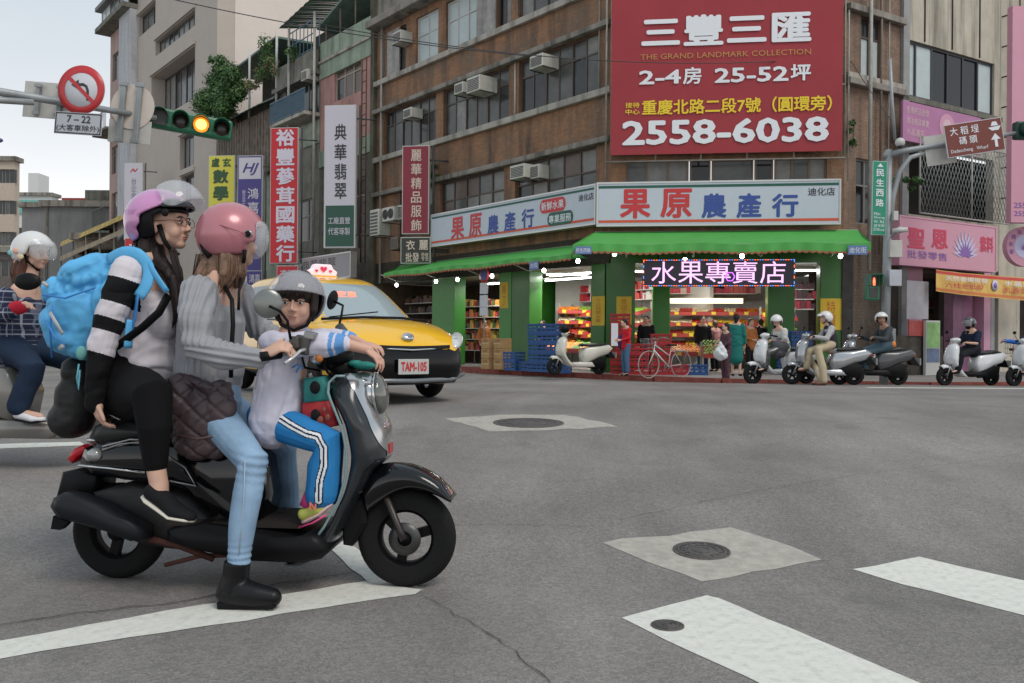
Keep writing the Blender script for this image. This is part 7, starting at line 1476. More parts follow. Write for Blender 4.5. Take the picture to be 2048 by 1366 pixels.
# ================================================================== GENERIC SCOOTER AND RIDER
def scooter(fm, label, c1, c2=None, k=1.0, seatc=None, style=0, group='scooters waiting across the junction', plate=False, hl=True):
    c2 = c2 or c1; r = empty('motor_scooter', fm @ Matrix.Scale(k, 4), label, 'scooter', group); sv = seatc or _mc['seat_vinyl']
    wheel(r, 0, .21, .21, .1, .55, spokes=5); wheel(r, 1.25, .21, .21, .09, .55, spokes=5)
    m = MB(); rows = []
    for a in range(-20, 171, 19):
        a_ = math.radians(a + 5); cx, cz = 1.25 - math.cos(a_) * .245, .21 + math.sin(a_) * .245; ix, iz = 1.25 - math.cos(a_) * .19, .21 + math.sin(a_) * .19
        rows.append([(ix, -.065, iz), (cx, -.05, cz), (1.25 - math.cos(a_) * .265, 0, .21 + math.sin(a_) * .265), (cx, .05, cz), (ix, .065, iz)])
    m.loft(rows[2:8], False, True, False); o = m.build('front_fender', c1, r); q = o.modifiers.new('s', 'SOLIDIFY'); q.thickness = .006
    rr = []
    for z, a, b, w_ in densify([(.93, .95, 1.05, .06), (.88, .93, 1.11, .13), (.78, .95, 1.15, .17), (.62, .98, 1.18, .19), (.5, .98, 1.16, .18), (.4, .93, 1.06, .17), (.28, .8, .98, .16), (.2, .68, .85, .15)], 3): rr.append(sect(a, b, w_, z, 28, 2.4))
    MB().loft(rr).build('front_body', c1, r)
    MB().prism([(.2, .2), (.75, .2), (.86, .3), (.3, .32)], -.18, .18, True, .03).build('floorboard', BLKM if style else c2, r)
    MB().prism([(-.32, .66), (-.2, .74), (.1, .70), (.45, .66), (.52, .5), (.48, .3), (.25, .36), (0, .46), (-.2, .52)], -.16, .16, True, .06).build('rear_body', c2, r)
    MB().prism([(-.2, .74), (0, .79), (.25, .76), (.5, .77), (.54, .7), (.3, .69), (0, .70)], -.13, .13, True, .04).build('seat', sv, r)
    MB().prism([(-.1, .14), (.3, .18), (.42, .32), (.1, .46), (-.15, .42)], -.1, .12, True, .03).build('engine', BLKM, r)
    MB().prism([(-.3, .34), (-.25, .4), (.1, .33), (.25, .22), (.2, .16), (-.1, .2), (-.28, .27)], -.21, -.12, True, .03).build('muffler', M('muffler_grey', (.06, .062, .068), .4, .4), r)
    m = MB(); m.tube([(1.0, 0, .9), (.94, 0, 1.0)], [.05, .07], 10); m.ell((.96, 0, 1.0), (.09, .14, .06)); m.build('handlebar_cowl', c1, r)
    m = MB(); m.tube([(.92, -.34, .99), (.94, -.15, 1.01), (.94, .15, 1.01), (.92, .34, .99)], .014, 6); m.build('handlebar', BLKM, r)
    for s in (-1, 1):
        MB().tube([(.92, s * .24, .995), (.91, s * .36, .985)], .019, 8).build('grip', BLKM, r)
        o = MB().ell((.93, s * .3, 1.18), (.014, .05, .035), None, 14, 8).build('mirror', BLKM, r); MB().tube([(.93, s * .2, 1.0), (.95, s * .26, 1.1), (.93, s * .3, 1.16)], .006, 5).build('mirror_stem', BLKM, o)
    if hl: MB().ell((1.045 if style else 1.13, 0, 1.0 if style else .80), (.035, .07, .045)).build('headlight', M('lamp_pale', (.6, .62, .6), .15, emit=.0), r)
    MB().prism([(-.36, .62), (-.3, .68), (-.26, .66), (-.3, .6)], -.07, .07).build('tail_light', LENSR, r)
    m = MB(); m.box(-.42, -.41, -.13, .13, .42, .56); m.build('number_plate', WFW, r); m = MB(); m.tube([(1.12, -.06, .5), (1.25, -.07, .21)], .018, 6); m.tube([(1.12, .06, .5), (1.25, .07, .21)], .018, 6); m.build('fork', STEEL, r)
    MB().prism([(-.42, .4), (-.3, .58), (-.2, .55), (-.25, .42)], -.08, .08).build('rear_mudguard', BLKM, r)
    return r
def rider(fm, label, shirt, pants, helm, k=1.0, lean=0, foot=(-.3, .1), ankle=None, look=(1, -.1, -.05), hair=None, skin=SKIN, vx=.016, shoe_c=None, hands=None, armc=None, vest=None, visor=None, full=False, group='riders waiting across the junction', headz=0, mask=None, peak=False, knee=None):
    r = empty('person', fm @ Matrix.Scale(k, 4), label, 'person', group); hz = headz
    b = MB(); hc = Vector((.30 + lean, 0, 1.36 + hz)); c_, R_ = head(b, hc, look); T(b, [hc + Vector((-.02, 0, -.05)), (.26 + lean, 0, 1.2)], [.05, .055]); T(b, [(.24 + lean, 0, 1.18), (.22 + lean * .5, 0, 1.0), (.2, 0, .82)], [(.15, .07), (.14, .09), (.14, .1)], up=(0, 1, 0))
    hd_ = hands or [(.88, -.31, 1.0), (.88, .31, 1.0)]; EL = []
    for s, hp_ in zip((-1, 1), hd_):
        hp_ = Vector(hp_); sh_ = Vector((.22 + lean, s * .18, 1.15)); mid = (sh_ + hp_) / 2 + Vector((-.06, s * .05, -.12)); EL.append((sh_, mid, hp_)); T(b, [sh_, mid, hp_], [.045, .038, .026]); d = (hp_ - mid).normalized(); hand(b, hp_ - d * .02, d, (.2, 0, -1), (0, -s, 0), 1.0, (45, 60, 40))
    LG = []
    for s, onground in ((-1, foot[0] is not None), (1, foot[1] is not None and foot[1] < 0)):
        if s == -1 and foot[0] is not None: kn = Vector(knee or (.58, -.25, .62)); an = Vector(ankle or (.45, foot[0] - .05, .12)); 
        else: kn = Vector((.66, s * .16, .68)); an = Vector((.70, s * .13, .38))
        LG.append((Vector((.2, s * .09, .82)), kn, an)); T(b, list(LG[-1]), [.075, .052, .035]); T(b, [an, an + Vector((.02, 0, -.05)), an + Vector((.15, 0, -.07))], [.035, .033, .026])
    remesh(b, 'body', skin, r, vx * .7, 2); facebits(r, c_, R_, 1.0, 0)
    m = MB(); T(m, [(.23 + lean, 0, 1.2), (.22 + lean, 0, 1.14), (.2 + lean * .6, 0, 1.0), (.18, 0, .84), (.18, 0, .78)], [(.12, .06), (.19, .1), (.175, .125), (.165, .135), (.17, .14)], 16, up=(0, 1, 0))
    for a, mid, hp_ in EL: e_ = hp_ if armc is None else mid.lerp(hp_, -.2 if armc == 0 else armc); T(m, [a, mid, e_] if armc != 0 else [a, a.lerp(mid, .75)], [.072, .056, .042] if armc != 0 else [.075, .066])
    remesh(m, 'shirt', shirt, r, vx, 3, disp=lambda p, n: .012 * mnoise.noise(Vector((p.x * 10, p.y * 10, p.z * 18))))
    if vest: m = MB(); T(m, [(.22 + lean, 0, 1.17), (.2 + lean * .6, 0, 1.0), (.18, 0, .84), (.18, 0, .8)], [(.165, .095), (.185, .138), (.175, .148), (.18, .15)], 16, up=(0, 1, 0)); remesh(m, 'vest', vest, r, vx, 3)
    m = MB()
    for a, kn, an in LG: T(m, [a, kn, an], [.105, .082, .07])
    T(m, [(.18, 0, .84), (.2, 0, .78)], [(.17, .12), (.17, .13)], up=(0, 1, 0)); remesh(m, 'trousers', pants, r, vx, 3, disp=lambda p, n: .008 * mnoise.noise(p * 11))
    for a, kn, an in LG: shoe(r, an + Vector((0, 0, -.07)), an + Vector((.11, 0, -.085)), an + Vector((.16, 0, -.085)), 1.0, shoe_c or BLKM, BLKM)
    t = empty('helmet', fm @ Matrix.Scale(k, 4), 'x', 'helmet', 'helmets'); hh = hc + R_ @ Vector((-.012, 0, .02))
    cf = (lambda p: (p.x > .055 and p.z < .04) or p.z < -.09 or (p.x > .0 and p.z < -.03)); shell('shell', hh, R_, (.132, .120, .128), cf, helm, t, .01, 32, 22); shell('lining', hh, R_, (.126, .113, .12), lambda p: cf(p) or p.z > .05, BLKM, t, .004, 28, 18)
    if peak: shell('peak', hh + R_ @ Vector((.05, 0, .02)), R_, (.13, .11, .06), lambda p: p.x < .06 or p.z < .0, helm, t, .005, 28, 18)
    if visor: shell('visor', hh + R_ @ Vector((.015, 0, 0)), R_, (.14, .128, .135), lambda p: p.x < .05 or p.z > .07 or p.z < -.06, visor, t, .003, 32, 22)
    m = MB()
    for s in (-1, 1): m.tube([c_ + R_ @ Vector(q) for q in ((.0, s * .085, -.01), (.015, s * .075, -.06), (.04, 0, -.112))], .008, 5)
    m.build('chin_strap', BLKM, t)
    if mask: MB().ell(c_ + R_ @ Vector((.045, 0, -.06)), (.055, .06, .05), R_).build('mask', mask, r)
    if hair: hairblob('hair', [([c_ + R_ @ Vector((-.04, s * .05, -.03)), c_ + R_ @ Vector((-.06, s * .07, -.14)), c_ + R_ @ Vector((-.04, s * .07, -.27))], [.05, .045, .02]) for s in (-1, 0, 1)], r, hair, .012, .006, 40, 14)
    return r, t
def fmat(px, py, deg, dy=0):      # rear wheel contact placed on the road under a picture point
    g = ground(px, py); return Matrix.Translation(g) @ Matrix.Rotation(math.radians(deg), 4, 'Z')
# ---- the rider at the left edge
GRYB = M('scooter_taupe', (.24, .225, .205), .3, .3, coat=.4); PLB = bpy.data.materials.new('plaid'); PLB.use_nodes = True
nt_ = PLB.node_tree; pb = nt_.nodes['Principled BSDF']; pb.inputs['Roughness'].default_value = .9; tcn = nt_.nodes.new('ShaderNodeTexCoord'); last = None
for i, (ax_, mul, pha) in enumerate(((0, 1, 0), (2, 1, .4), (0, 1, .55), (2, 1, .95))):
    sp_ = nt_.nodes.new('ShaderNodeSeparateXYZ'); nt_.links.new(tcn.outputs['Object'], sp_.inputs[0]); a = nt_.nodes.new('ShaderNodeMath'); a.operation = 'MULTIPLY_ADD'; nt_.links.new(sp_.outputs[ax_], a.inputs[0]); a.inputs[1].default_value = 14; a.inputs[2].default_value = pha
    f_ = nt_.nodes.new('ShaderNodeMath'); f_.operation = 'FRACT'; nt_.links.new(a.outputs[0], f_.inputs[0]); l_ = nt_.nodes.new('ShaderNodeMath'); l_.operation = 'LESS_THAN'; l_.inputs[1].default_value = .13 if i < 2 else .07; nt_.links.new(f_.outputs[0], l_.inputs[0])
    mx_ = nt_.nodes.new('ShaderNodeMix'); mx_.data_type = 'RGBA'; k_ = nt_.nodes.new('ShaderNodeMath'); k_.operation = 'MULTIPLY'; k_.inputs[1].default_value = .55; nt_.links.new(l_.outputs[0], k_.inputs[0]); nt_.links.new(k_.outputs[0], mx_.inputs['Factor'])
    if last: nt_.links.new(last, mx_.inputs['A'])
    else: mx_.inputs['A'].default_value = (.012, .018, .05, 1)
    mx_.inputs['B'].default_value = (.45, .47, .55, 1) if i < 2 else (.2, .22, .3, 1); last = mx_.outputs['Result']
nt_.links.new(last, pb.inputs['Base Color'])
fmL = Matrix.Translation((-3.72, 5.9, gz(5.9))) @ Matrix.Rotation(math.radians(-5), 4, 'Z')
scooter(fmL, 'taupe scooter cut by the left edge carrying the rider in the checked shirt', GRYB, None, 1.0, style=0, group='scooters at the left')
WH = M('helmet_white', (.68, .67, .66), .25, coat=.5, var=.03)
r_, h_ = rider(fmL @ Matrix.Translation((.23, 0, .0)), 'woman in a navy checked shirt with red gloves on the taupe scooter', PLB, M('jeans_navy', (.016, .03, .06), .8, var=.2), WH, .97, hair=HAIRR, vx=.010, foot=(-.2, 1), knee=(.46, -.24, .68), ankle=(.36, -.24, .43), shoe_c=M('trainer_white', (.7, .7, .72), .6), group='people on the left scooter', hands=[(.36, -.26, 1.08), (.56, .3, 1.0)], visor=CLEAR, headz=.10)
h_['label'] = 'white helmet with pastel stickers on the rider in the checked shirt'; h_['group'] = 'helmets with stickers'
for (x, z, mt) in ((.19, 1.46, M('sticker_teal', (.2, .5, .5), .4)), (.25, 1.47, M('sticker_peach', (.75, .42, .32), .4)), (.28, 1.43, M('sticker_sand', (.7, .55, .35), .4)), (.23, 1.40, M('sticker_peach', (.75, .42, .32), .4))): MB().ell((x, -.128 * math.sqrt(max(.1, 1 - ((x - .288) / .14) ** 2 - ((z - 1.48) / .138) ** 2)), z), (.024, .008, .02), None, 12, 8).build('sticker', mt, h_)
MB().ell((.37, -.27, 1.08), (.07, .04, .045)).build('glove', M('glove_red', (.5, .02, .04), .7), r_)
q = at(55, 563, 5.45); tag(MB().ell((0, 0, 0), (.085, .03, .055)).build('wing_mirror', BLKM, None, mat=Matrix.Translation(q)), 'round black mirror in front of the rider in the checked shirt', 'mirror')
# ---- waiting riders across the junction
WHS = M('scooter_white', (.66, .67, .68), .22, coat=.6); SVS = M('scooter_silver', (.42, .43, .45), .25, .6, coat=.5); DKS = M('scooter_charcoal', (.07, .07, .075), .3, coat=.4)
TAN_ = M('shirt_offwhite', (.58, .58, .56), .85); KHA = M('trousers_khaki', (.46, .38, .26), .85, var=.05); VST = M('vest_charcoal', (.035, .035, .04), .8); LGS = M('shirt_light_grey', (.42, .41, .42), .85)
def fD(px, D, deg): p = at(px, 740, D); return Matrix.Translation((p.x, D, gz(D))) @ Matrix.Rotation(math.radians(deg), 4, 'Z')
F1 = fD(1708, 17.4, 177); scooter(F1, 'silver grey scooter ridden by the man in khaki trousers and dark vest', SVS, None, .97, style=0)
r_, h_ = rider(F1 @ Matrix.Translation((.28, 0, 0)), 'man in a dark vest, grey sleeves and khaki trousers on the silver scooter', LGS, KHA, WH, .97, foot=(.3, 1), look=(1, .0, .03), vest=VST, shoe_c=M('shoe_brown', (.13, .06, .035), .5), hands=[(.60, -.3, .98), (.60, .3, .98)], peak=True); h_['label'] = 'white helmet with a clear pink tinted peak on the man in khaki trousers'
# the foot nearer the camera is the left one here: put it on the road
m = MB(); T(m, [F1.inverted() @ (F1 @ Vector((.48, .1, .80))), (.80, .30, .70), (.74, .42, .36), (.72, .44, .10)], [.10, .085, .075, .07]); remesh(m, 'trouser_leg', KHA, r_, .016, 3).matrix_basis = (F1 @ Matrix.Translation((.28, 0, 0)) @ Matrix.Scale(.97, 4)).inverted() @ F1
m = MB(); T(m, [(.70, .44, .06), (.86, .45, .045)], [.055, .045]); remesh(m, 'shoe', M('shoe_brown', (.13, .06, .035), .5), r_, .012, 2).matrix_basis = (F1 @ Matrix.Translation((.28, 0, 0)) @ Matrix.Scale(.97, 4)).inverted() @ F1
F2 = fD(1612, 18.3, 195); scooter(F2, 'white scooter of the rider in the white polo shirt, nearest the shop', WHS, None, 1.0, style=0, hl=True)
r_, h_ = rider(F2 @ Matrix.Translation((.36, 0, 0)), 'rider in a white polo shirt bending over a grey bag on the white scooter', TAN_, DKS, WH, .95, lean=.06, foot=(None, 1), look=(.5, .75, -.5), hands=[(.42, -.12, .95), (.42, .12, .95)], armc=0); h_['label'] = 'plain white helmet bowed over the grey bag'
m = MB(); m.ell((0, 0, 0), (.2, .14, .18)); m.ell((.04, 0, -.14), (.18, .13, .12)); t = empty('shoulder_bag', F2 @ Matrix.Translation((.68, .08, .78)), 'slate grey bag on the lap of the rider in the white polo shirt', 'bag'); remesh(m, 'bag', M('bag_slate', (.09, .09, .105), .8), t, .015, 3, disp=fold(8, 8, 8, .01))
F3 = fD(1796, 17.6, 184); scooter(F3, 'silver and charcoal scooter of the rider in the dark jacket by the pole', SVS, DKS, .97, style=1)
r_, h_ = rider(F3 @ Matrix.Translation((.06, 0, 0)), 'rider in a dark grey jacket with an orange lining beside the right hand pole', M('jacket_slate', (.05, .058, .065), .8), M('jeans_slate', (.06, .10, .13), .85), WH, .97, foot=(None, 1), look=(.25, 1, -.05), skin=SKIN2, hands=[(.6, -.3, .98), (.6, .3, .98)]); h_['label'] = 'pearl white helmet on the rider in the dark grey jacket'
o = MB().ell((.13, .02, .84), (.12, .15, .10)).build('lining', M('lining_orange', (.65, .2, .04), .8), r_)
F4 = fD(1982, 17.9, 196); scooter(F4, 'white scooter with the rider in navy near the right edge', WHS, None, .92, style=1)
r_, h_ = rider(F4 @ Matrix.Translation((.28, 0, 0)), 'rider in a navy shirt with a black mask on a white scooter', M('shirt_navy', (.012, .02, .045), .85), M('trousers_dark', (.015, .016, .02), .85), M('helmet_charcoal', (.06, .065, .075), .25, coat=.5), .92, foot=(None, 1), look=(1, .2, -.1), armc=0, mask=BLKM, visor=SMOKE, hands=[(.55, -.2, .95), (.55, .2, .95)]); h_['label'] = 'dark grey helmet with a raised visor on the rider in navy'
F5 = fD(2118, 17.9, 196); scooter(F5, 'white scooter cut by the right edge of the view', WHS, None, .92, style=1)
r_, h_ = rider(F5 @ Matrix.Translation((.28, 0, 0)), 'rider in a bright blue jacket cut by the right edge', M('jacket_blue', (.03, .14, .5), .7), DKS, M('helmet_charcoal', (.06, .065, .075), .25), .92, foot=(None, 1), skin=SKIN2, look=(1, .2, -.2), headz=-.04); h_['label'] = 'dark helmet on the rider in the bright blue jacket'
g = ground(1216, 748); F6 = Matrix.Translation((g.x, 21.6, PZ)) @ Matrix.Rotation(math.radians(170), 4, 'Z') @ Matrix.Rotation(0, 4, 'X')
F6 = Matrix.Translation(Vector((at(1198, 745, 22.6).x, 22.6, PZ))) @ Matrix.Rotation(math.radians(205), 4, 'Z'); scooter(F6, 'cream scooter parked in front of the blue crates of the fruit shop', M('scooter_cream', (.62, .60, .53), .3, coat=.4), None, 1.04, style=0, group='parked scooters')
MB().ell((1.0, .05, 1.12), (.12, .11, .11)).build('helmet_on_mirror', BLKM, [o for o in sc.objects if o.get('label', '').startswith('cream scooter')][0])
# bicycles
def bicycle(fm, label, mt, basket=True, k=1.0):
    r = empty('bicycle', fm @ Matrix.Scale(k, 4), label, 'bicycle', 'bicycles on the pavement')
    for x in (0, 1.05):
        m = MB(); n = 40; m.lathe([(.325 + .014 * math.cos(a * PI / 4), .014 * math.sin(a * PI / 4)) for a in range(9)], c=(x, 0, .34), n=n); o = m.build('wheel', M('bike_tyre_pale', (.30, .29, .27), .6), r); m = MB()
        for i in range(16): a = i * PI / 8; m.tube([(x, 0, .34), (x + .32 * math.cos(a), 0, .34 + .32 * math.sin(a))], .0022, 3)
        m.build('spokes', STEEL, o)
    m = MB(); m.tube([(0, 0, .34), (.42, 0, .29), (.33, 0, .78), (0, 0, .34)], .012, 6); m.tube([(.42, 0, .29), (.88, 0, .68)], .018, 6); m.tube([(.38, 0, .55), (.86, 0, .82)], .014, 6); m.tube([(.84, 0, .9), (.9, 0, .6), (1.05, 0, .34)], .014, 6); m.build('frame', mt, r)
    m = MB(); m.tube([(.62, -.25, .96), (.78, -.2, 1.0), (.84, 0, .95), (.78, .2, 1.0), (.62, .25, .96)], .011, 6); m.build('handlebar', STEEL, r); MB().prism([(.2, .84), (.42, .84), (.45, .80), (.2, .79)], -.08, .08, True, .02).build('saddle', BLKM, r); m = MB(); m.box(-.2, .22, -.06, .06, .66, .68); m.tube([(-.15, .05, .66), (0, .05, .34)], .006, 4); m.build('rack', STEEL, r)
    m = MB(); m.lathe([(.08, -.02), (.085, .0), (.08, .02)], c=(.42, -.05, .29), n=20); m.tube([(.42, -.06, .29), (.5, -.1, .16)], .01, 5); m.build('crank', STEEL, r)
    if basket:
        m = MB(); 
        for i in range(7):
            y = -.15 + i * .05; m.tube([(.92, y, .96), (.95, y, .74), (1.15, y, .74), (1.2, y, .96)], .004, 3)
        for z, e in ((.74, 0), (.85, .03), (.96, .05)): m.tube([(.93 - e * .3, -.15, z), (1.15 + e, -.15, z), (1.15 + e, .15, z), (.93 - e * .3, .15, z), (.93 - e * .3, -.15, z)], .005, 4)
        m.build('basket', STEEL, r)
    return r
b_ = at(1362, 745, 21.7); bicycle(Matrix.Translation((b_.x, 21.7, PZ * .8)) @ Matrix.Rotation(math.radians(212), 4, 'Z'), 'pale city bicycle standing in front of the red crates', WHS)
b_ = at(1990, 760, 18.7); bicycle(Matrix.Translation((b_.x + .5, 18.9, gz(18.9))) @ Matrix.Rotation(math.radians(240), 4, 'Z'), 'bicycle with a red frame beside the rider in navy', M('bike_red', (.3, .04, .03), .4), True, .95)
# ================================================================== THE FRUIT SHOP
rnd = random.Random(21)
TUBE = M('lit_tube', (1.0, 1.0, 1.0), .5, emit=14); WARM = M('lit_warm_panel', (1.0, .78, .5), .5, emit=1.6); BULB = M('lit_bulb', (1.0, .97, .93), .5, emit=22)
def lamp_bar(fr, x0, x1, y, z, label, power=0):
    t = empty('strip_light', fr.m @ Matrix.Translation(((x0 + x1) / 2, y, z)), label, 'light', 'strip lights in the fruit shop'); h = (x1 - x0) / 2
    MB().box(-h, h, -.07, .07, .03, .08).build('fixture', WFW, t); MB().tube([(-h + .04, 0, 0), (h - .04, 0, 0)], .022, 8).build('tube', TUBE, t)
    if power:
        l = bpy.data.lights.new('tube_light', 'AREA'); l.shape = 'RECTANGLE'; l.size = h * 2; l.size_y = .1; l.energy = power; l.color = (1, .97, .92); o = bpy.data.objects.new('tube_light', l); C.objects.link(o); o.parent = t; o.location = (0, 0, -.04)
for i, (x, y, p, n) in enumerate(((.9, 1.6, 45, 'over the left bay behind the junction awning'), (3.6, 1.4, 60, 'over the fruit displays behind the LED sign'), (5.6, 1.4, 35, 'beside the right hand green column'), (2.4, 3.0, 22, 'deep inside over the back shelves'), (-1.4, 2.8, 45, 'in the corner room behind the corner column'))): lamp_bar(FC, x - .7, x + .7, y, 3.1, 'white strip light ' + n, p)
lamp_bar(FL, -3.6, -1.4, .9, 3.08, 'long white strip light over the side street opening', 60); lamp_bar(FL, -3.6, -1.4, .7, 2.92, 'second long strip light just below the first at the side street'); lamp_bar(FL, -7.6, -5.6, 1.2, 3.0, 'white strip light over the grocery bay on the side street', 55)
def bulb(fr, px, py, y, n, top):
    x, z = fr.hit(px, py, y); t = empty('hanging_bulb', fr.m @ Matrix.Translation((x, y, z)), 'bare white bulb ' + n, 'light bulb', 'bulbs under the awnings'); MB().ell((0, 0, 0), (.055, .055, .065), None, 12, 8).build('globe', BULB, t); MB().tube([(0, 0, .06), (0, 0, .12)], .03, 6).build('socket', BLKM, t); MB().tube([(0, 0, .12), (0, 0, top - z)], .006, 4).build('cord', BLKM, t)
for px, py, y, n in ((1229, 508, -1.6, 'just above the green corner column'), (1370, 520, -1.4, 'over the left part of the LED sign'), (1484, 512, -1.4, 'over the right part of the LED sign'), (1681, 512, -1.5, 'at the right end of the junction awning')): bulb(FC, px, py, y, n, 3.5)
for px, py, y, n in ((1156, 522, -1.2, 'nearest the corner under the side awning'), (1088, 541, -1.2, 'in the middle of the side awning'), (984, 552, -1.3, 'between the two far bays of the side street'), (915, 559, -1.4, 'near the grocery entrance'), (872, 563, -1.4, 'above the taxi bonnet'), (793, 570, -1.4, 'at the far tip of the side awning')): bulb(FL, px, py, y, n, 3.4)
# LED sign
y = -1.45; x0, z1 = FC.hit(1286, 519, y); x1, z0 = FC.hit(1590, 573, y); FLD = Frame(FC.w(0, y, 0).x, FC.w(0, y, 0).y, -7.5)
t = empty('led_sign', FLD.m, 'dark LED sign with glowing pink white characters under the green awning', 'sign'); MB().box(x0, x1, 0, .1, z0, z1).build('panel', M('led_black', (.012, .010, .03), .3), t)
LP = M('led_pink', (.95, .55, .95), .4, emit=1.05); LPU = M('led_violet', (.55, .12, 1.0), .4, emit=2.0); LB = M('led_blue', (.15, .35, 1), .4, emit=1.6)
for i, ch in enumerate('水果專賣店'): a = x0 + .22 + i * (x1 - x0 - .4) / 5; text(ch, LP if i not in (2,) else LP, t, a, a + (x1 - x0 - .4) / 5 * .92, z0 + .08, z1 - .06, -.012, bold=.0)
for j in range(2):
    m = MB()
    for i in range(60):
        u = (i + .5) / 60
        if (i // 2) % 2 == j: 
            for zz in (z0 + .02, z1 - .02): m.cbox((x0 + (x1 - x0) * u, -.006, zz), (.04, .01, .014))
    for i in range(5): m.cbox((x0 + .02 if i % 2 == j else x1 - .02, -.006, z0 + .1 + i * .14), (.014, .01, .07))
    struct(m.build('led_border', LB if j else LR, t), 'stuff')
m = MB(); m.tube([((x0 + x1) / 2 + .3 + .12 * math.cos(a * PI / 3), -.02, (z0 + z1) / 2 - .1 + .12 * math.sin(a * PI / 3)) for a in range(7)], .014, 5); m.build('led_figure', LPU, t); m = MB()
for x in (x0 + .4, (x0 + x1) / 2, x1 - .4): m.tube([(x, .05, z1), (x, .05, z1 + .35)], .02, 5)
m.build('hanger', BLKM, t)
# fruit racks
FR_ = [M('fruit_' + n, c, .45) for n, c in (('orange', (.75, .25, .02)), ('red', (.50, .03, .02)), ('yellow', (.75, .52, .05)), ('green', (.20, .42, .05)), ('peach', (.75, .38, .18)), ('cream', (.7, .62, .4)), ('leaf', (.07, .25, .04)), ('purple', (.14, .03, .10)))]
def ball(m, c, r):
    x, y, z = c; h = r * .72; m.add([(x + r, y, z), (x + h, y + h, z), (x, y + r, z), (x - h, y + h, z), (x - r, y, z), (x - h, y - h, z), (x, y - r, z), (x + h, y - h, z), (x, y, z + r), (x, y - h, z + h), (x, y + h, z + h)], [(0, 1, 10, 8), (1, 2, 10), (2, 3, 10), (3, 4, 8, 10), (4, 5, 9, 8), (5, 6, 9), (6, 7, 9), (7, 0, 8, 9)], True)
def rack(fr, x0, x1, y, zs, label, pal, rows=3, br=.045, slope=.32, back=True, board=PIPE):
    t = empty('fruit_rack', fr.m @ Matrix.Translation(((x0 + x1) / 2, y, PZ)), label, 'fruit display'); xc = (x0 + x1) / 2
    for z in zs:
        m = MB(); m.add([(x0 - xc, -.3, z - .03), (x1 - xc, -.3, z - .03), (x1 - xc, .2, z - .03 + slope * .5), (x0 - xc, .2, z - .03 + slope * .5), (x0 - xc, -.3, z - .08), (x1 - xc, -.3, z - .08), (x1 - xc, .2, z - .08 + slope * .5), (x0 - xc, .2, z - .08 + slope * .5)], [(0, 1, 2, 3), (4, 7, 6, 5), (0, 4, 5, 1), (1, 5, 6, 2), (2, 6, 7, 3), (3, 7, 4, 0)]); m.box(x0 - xc, x1 - xc, -.33, -.303, z - .09, z + .02); m.build('shelf', M('shelf_edge_red', (.4, .05, .04), .5), t)
        m = MB(); xx = x0 - xc + .05; k = rnd.randrange(len(pal)); left = rnd.randint(3, 7)
        while xx < x1 - xc - .04:
            if left == 0: k = rnd.randrange(len(pal)); left = rnd.randint(3, 7); xx += .02
            left -= 1; m.k = pal[k]
            for j in range(rows + 1): ball(m, (xx + rnd.uniform(-.008, .008) + (br if j % 2 else 0), -.26 + j * br * 2.1, z + br * .6 + slope * (j * br * 2.1) + rnd.uniform(0, .02)), br * rnd.uniform(.9, 1.1))
            xx += br * 2.1
        m.k = 0; struct(m.build('fruit', FR_, t, fix=False), 'stuff')
        m = MB()
        for i in range(int((x1 - x0) / .55)): m.cbox((x0 - xc + .25 + i * .55 + rnd.uniform(-.1, .1), -.335, z - .02), (.13, .01, .10))
        m.build('price_card', M('card_yellow', (.75, .55, .04), .6), t)
    m = MB()
    for x in (x0 - xc, x1 - xc): m.box(x - .03, x + .03, .2, .26, 0, zs[-1] + .35)
    m.build('upright', board, t); return t
rack(FC, 1.25, 5.2, 4.2, (.75, 1.1, 1.45, 1.8), 'long lit fruit rack along the back of the shop behind the LED sign', (0, 1, 2, 4, 5, 0, 1)); rack(FC, -1.8, .95, 4.4, (.8, 1.15, 1.5, 1.85), 'fruit rack seen between the corner column and the narrow green column', (1, 5, 0, 3, 2))
rack(FL, -4.6, -1.0, 2.6, (.7, 1.05, 1.4, 1.75), 'packed produce rack behind the side street opening', (1, 5, 2, 3, 5, 1)); rack(FL, -9.6, -6.2, 2.2, (.8, 1.2, 1.6), 'dim produce rack in the far bay of the side street', (1, 7, 2, 6))
rack(FC, 1.7, 3.4, .7, (.55,), 'low slope of oranges with yellow price cards in front of the LED sign', (0, 4, 0, 2), 5); rack(FC, 2.5, 4.2, -.35, (.52,), 'low slope heaped with green leaves and limes beside the shoppers', (3, 6, 3), 7, .042, .55)
rack(FL, -3.4, -1.1, .6, (.6,), 'slope of carrots and greens behind the cream scooter', (0, 6, 0, 3), 5); rack(FC, 4.5, 5.5, 2.6, (.8, 1.2, 1.6), 'small dark shelf by the right hand opening', (7, 2, 1, 6))
# light panel over the back rack, hanging red goods
t = empty('light_panel', FC.m @ Matrix.Translation((2.9, 3.75, 2.32)), 'warm lit cream panel over the back fruit rack', 'light'); MB().box(-1.35, 1.2, 0, .05, -.07, .09).build('panel', WARM, t)
def goods(fr, x0, x1, y, zs, label, cols, nm='goods_shelf'):
    t = empty(nm, fr.m @ Matrix.Translation(((x0 + x1) / 2, y, PZ)), label, 'shelf'); xc = (x0 + x1) / 2; ms = [M('goods_%d' % int(sum(c) * 997 + c[0] * 91), c, .5) for c in cols]
    m = MB()
    for z in zs:
        x = x0 - xc
        while x < x1 - xc: w_ = rnd.uniform(.06, .2); m.k = rnd.randrange(len(cols)); m.box(x, x + w_ - .008, rnd.uniform(-.05, .02), .2, z, z + rnd.uniform(.14, .3)); x += w_
    m.k = 0; struct(m.build('packets', ms, t), 'stuff'); m = MB()
    for z in zs: m.box(x0 - xc, x1 - xc, -.08, .25, z - .03, z - .003)
    m.build('shelf', WFW, t)
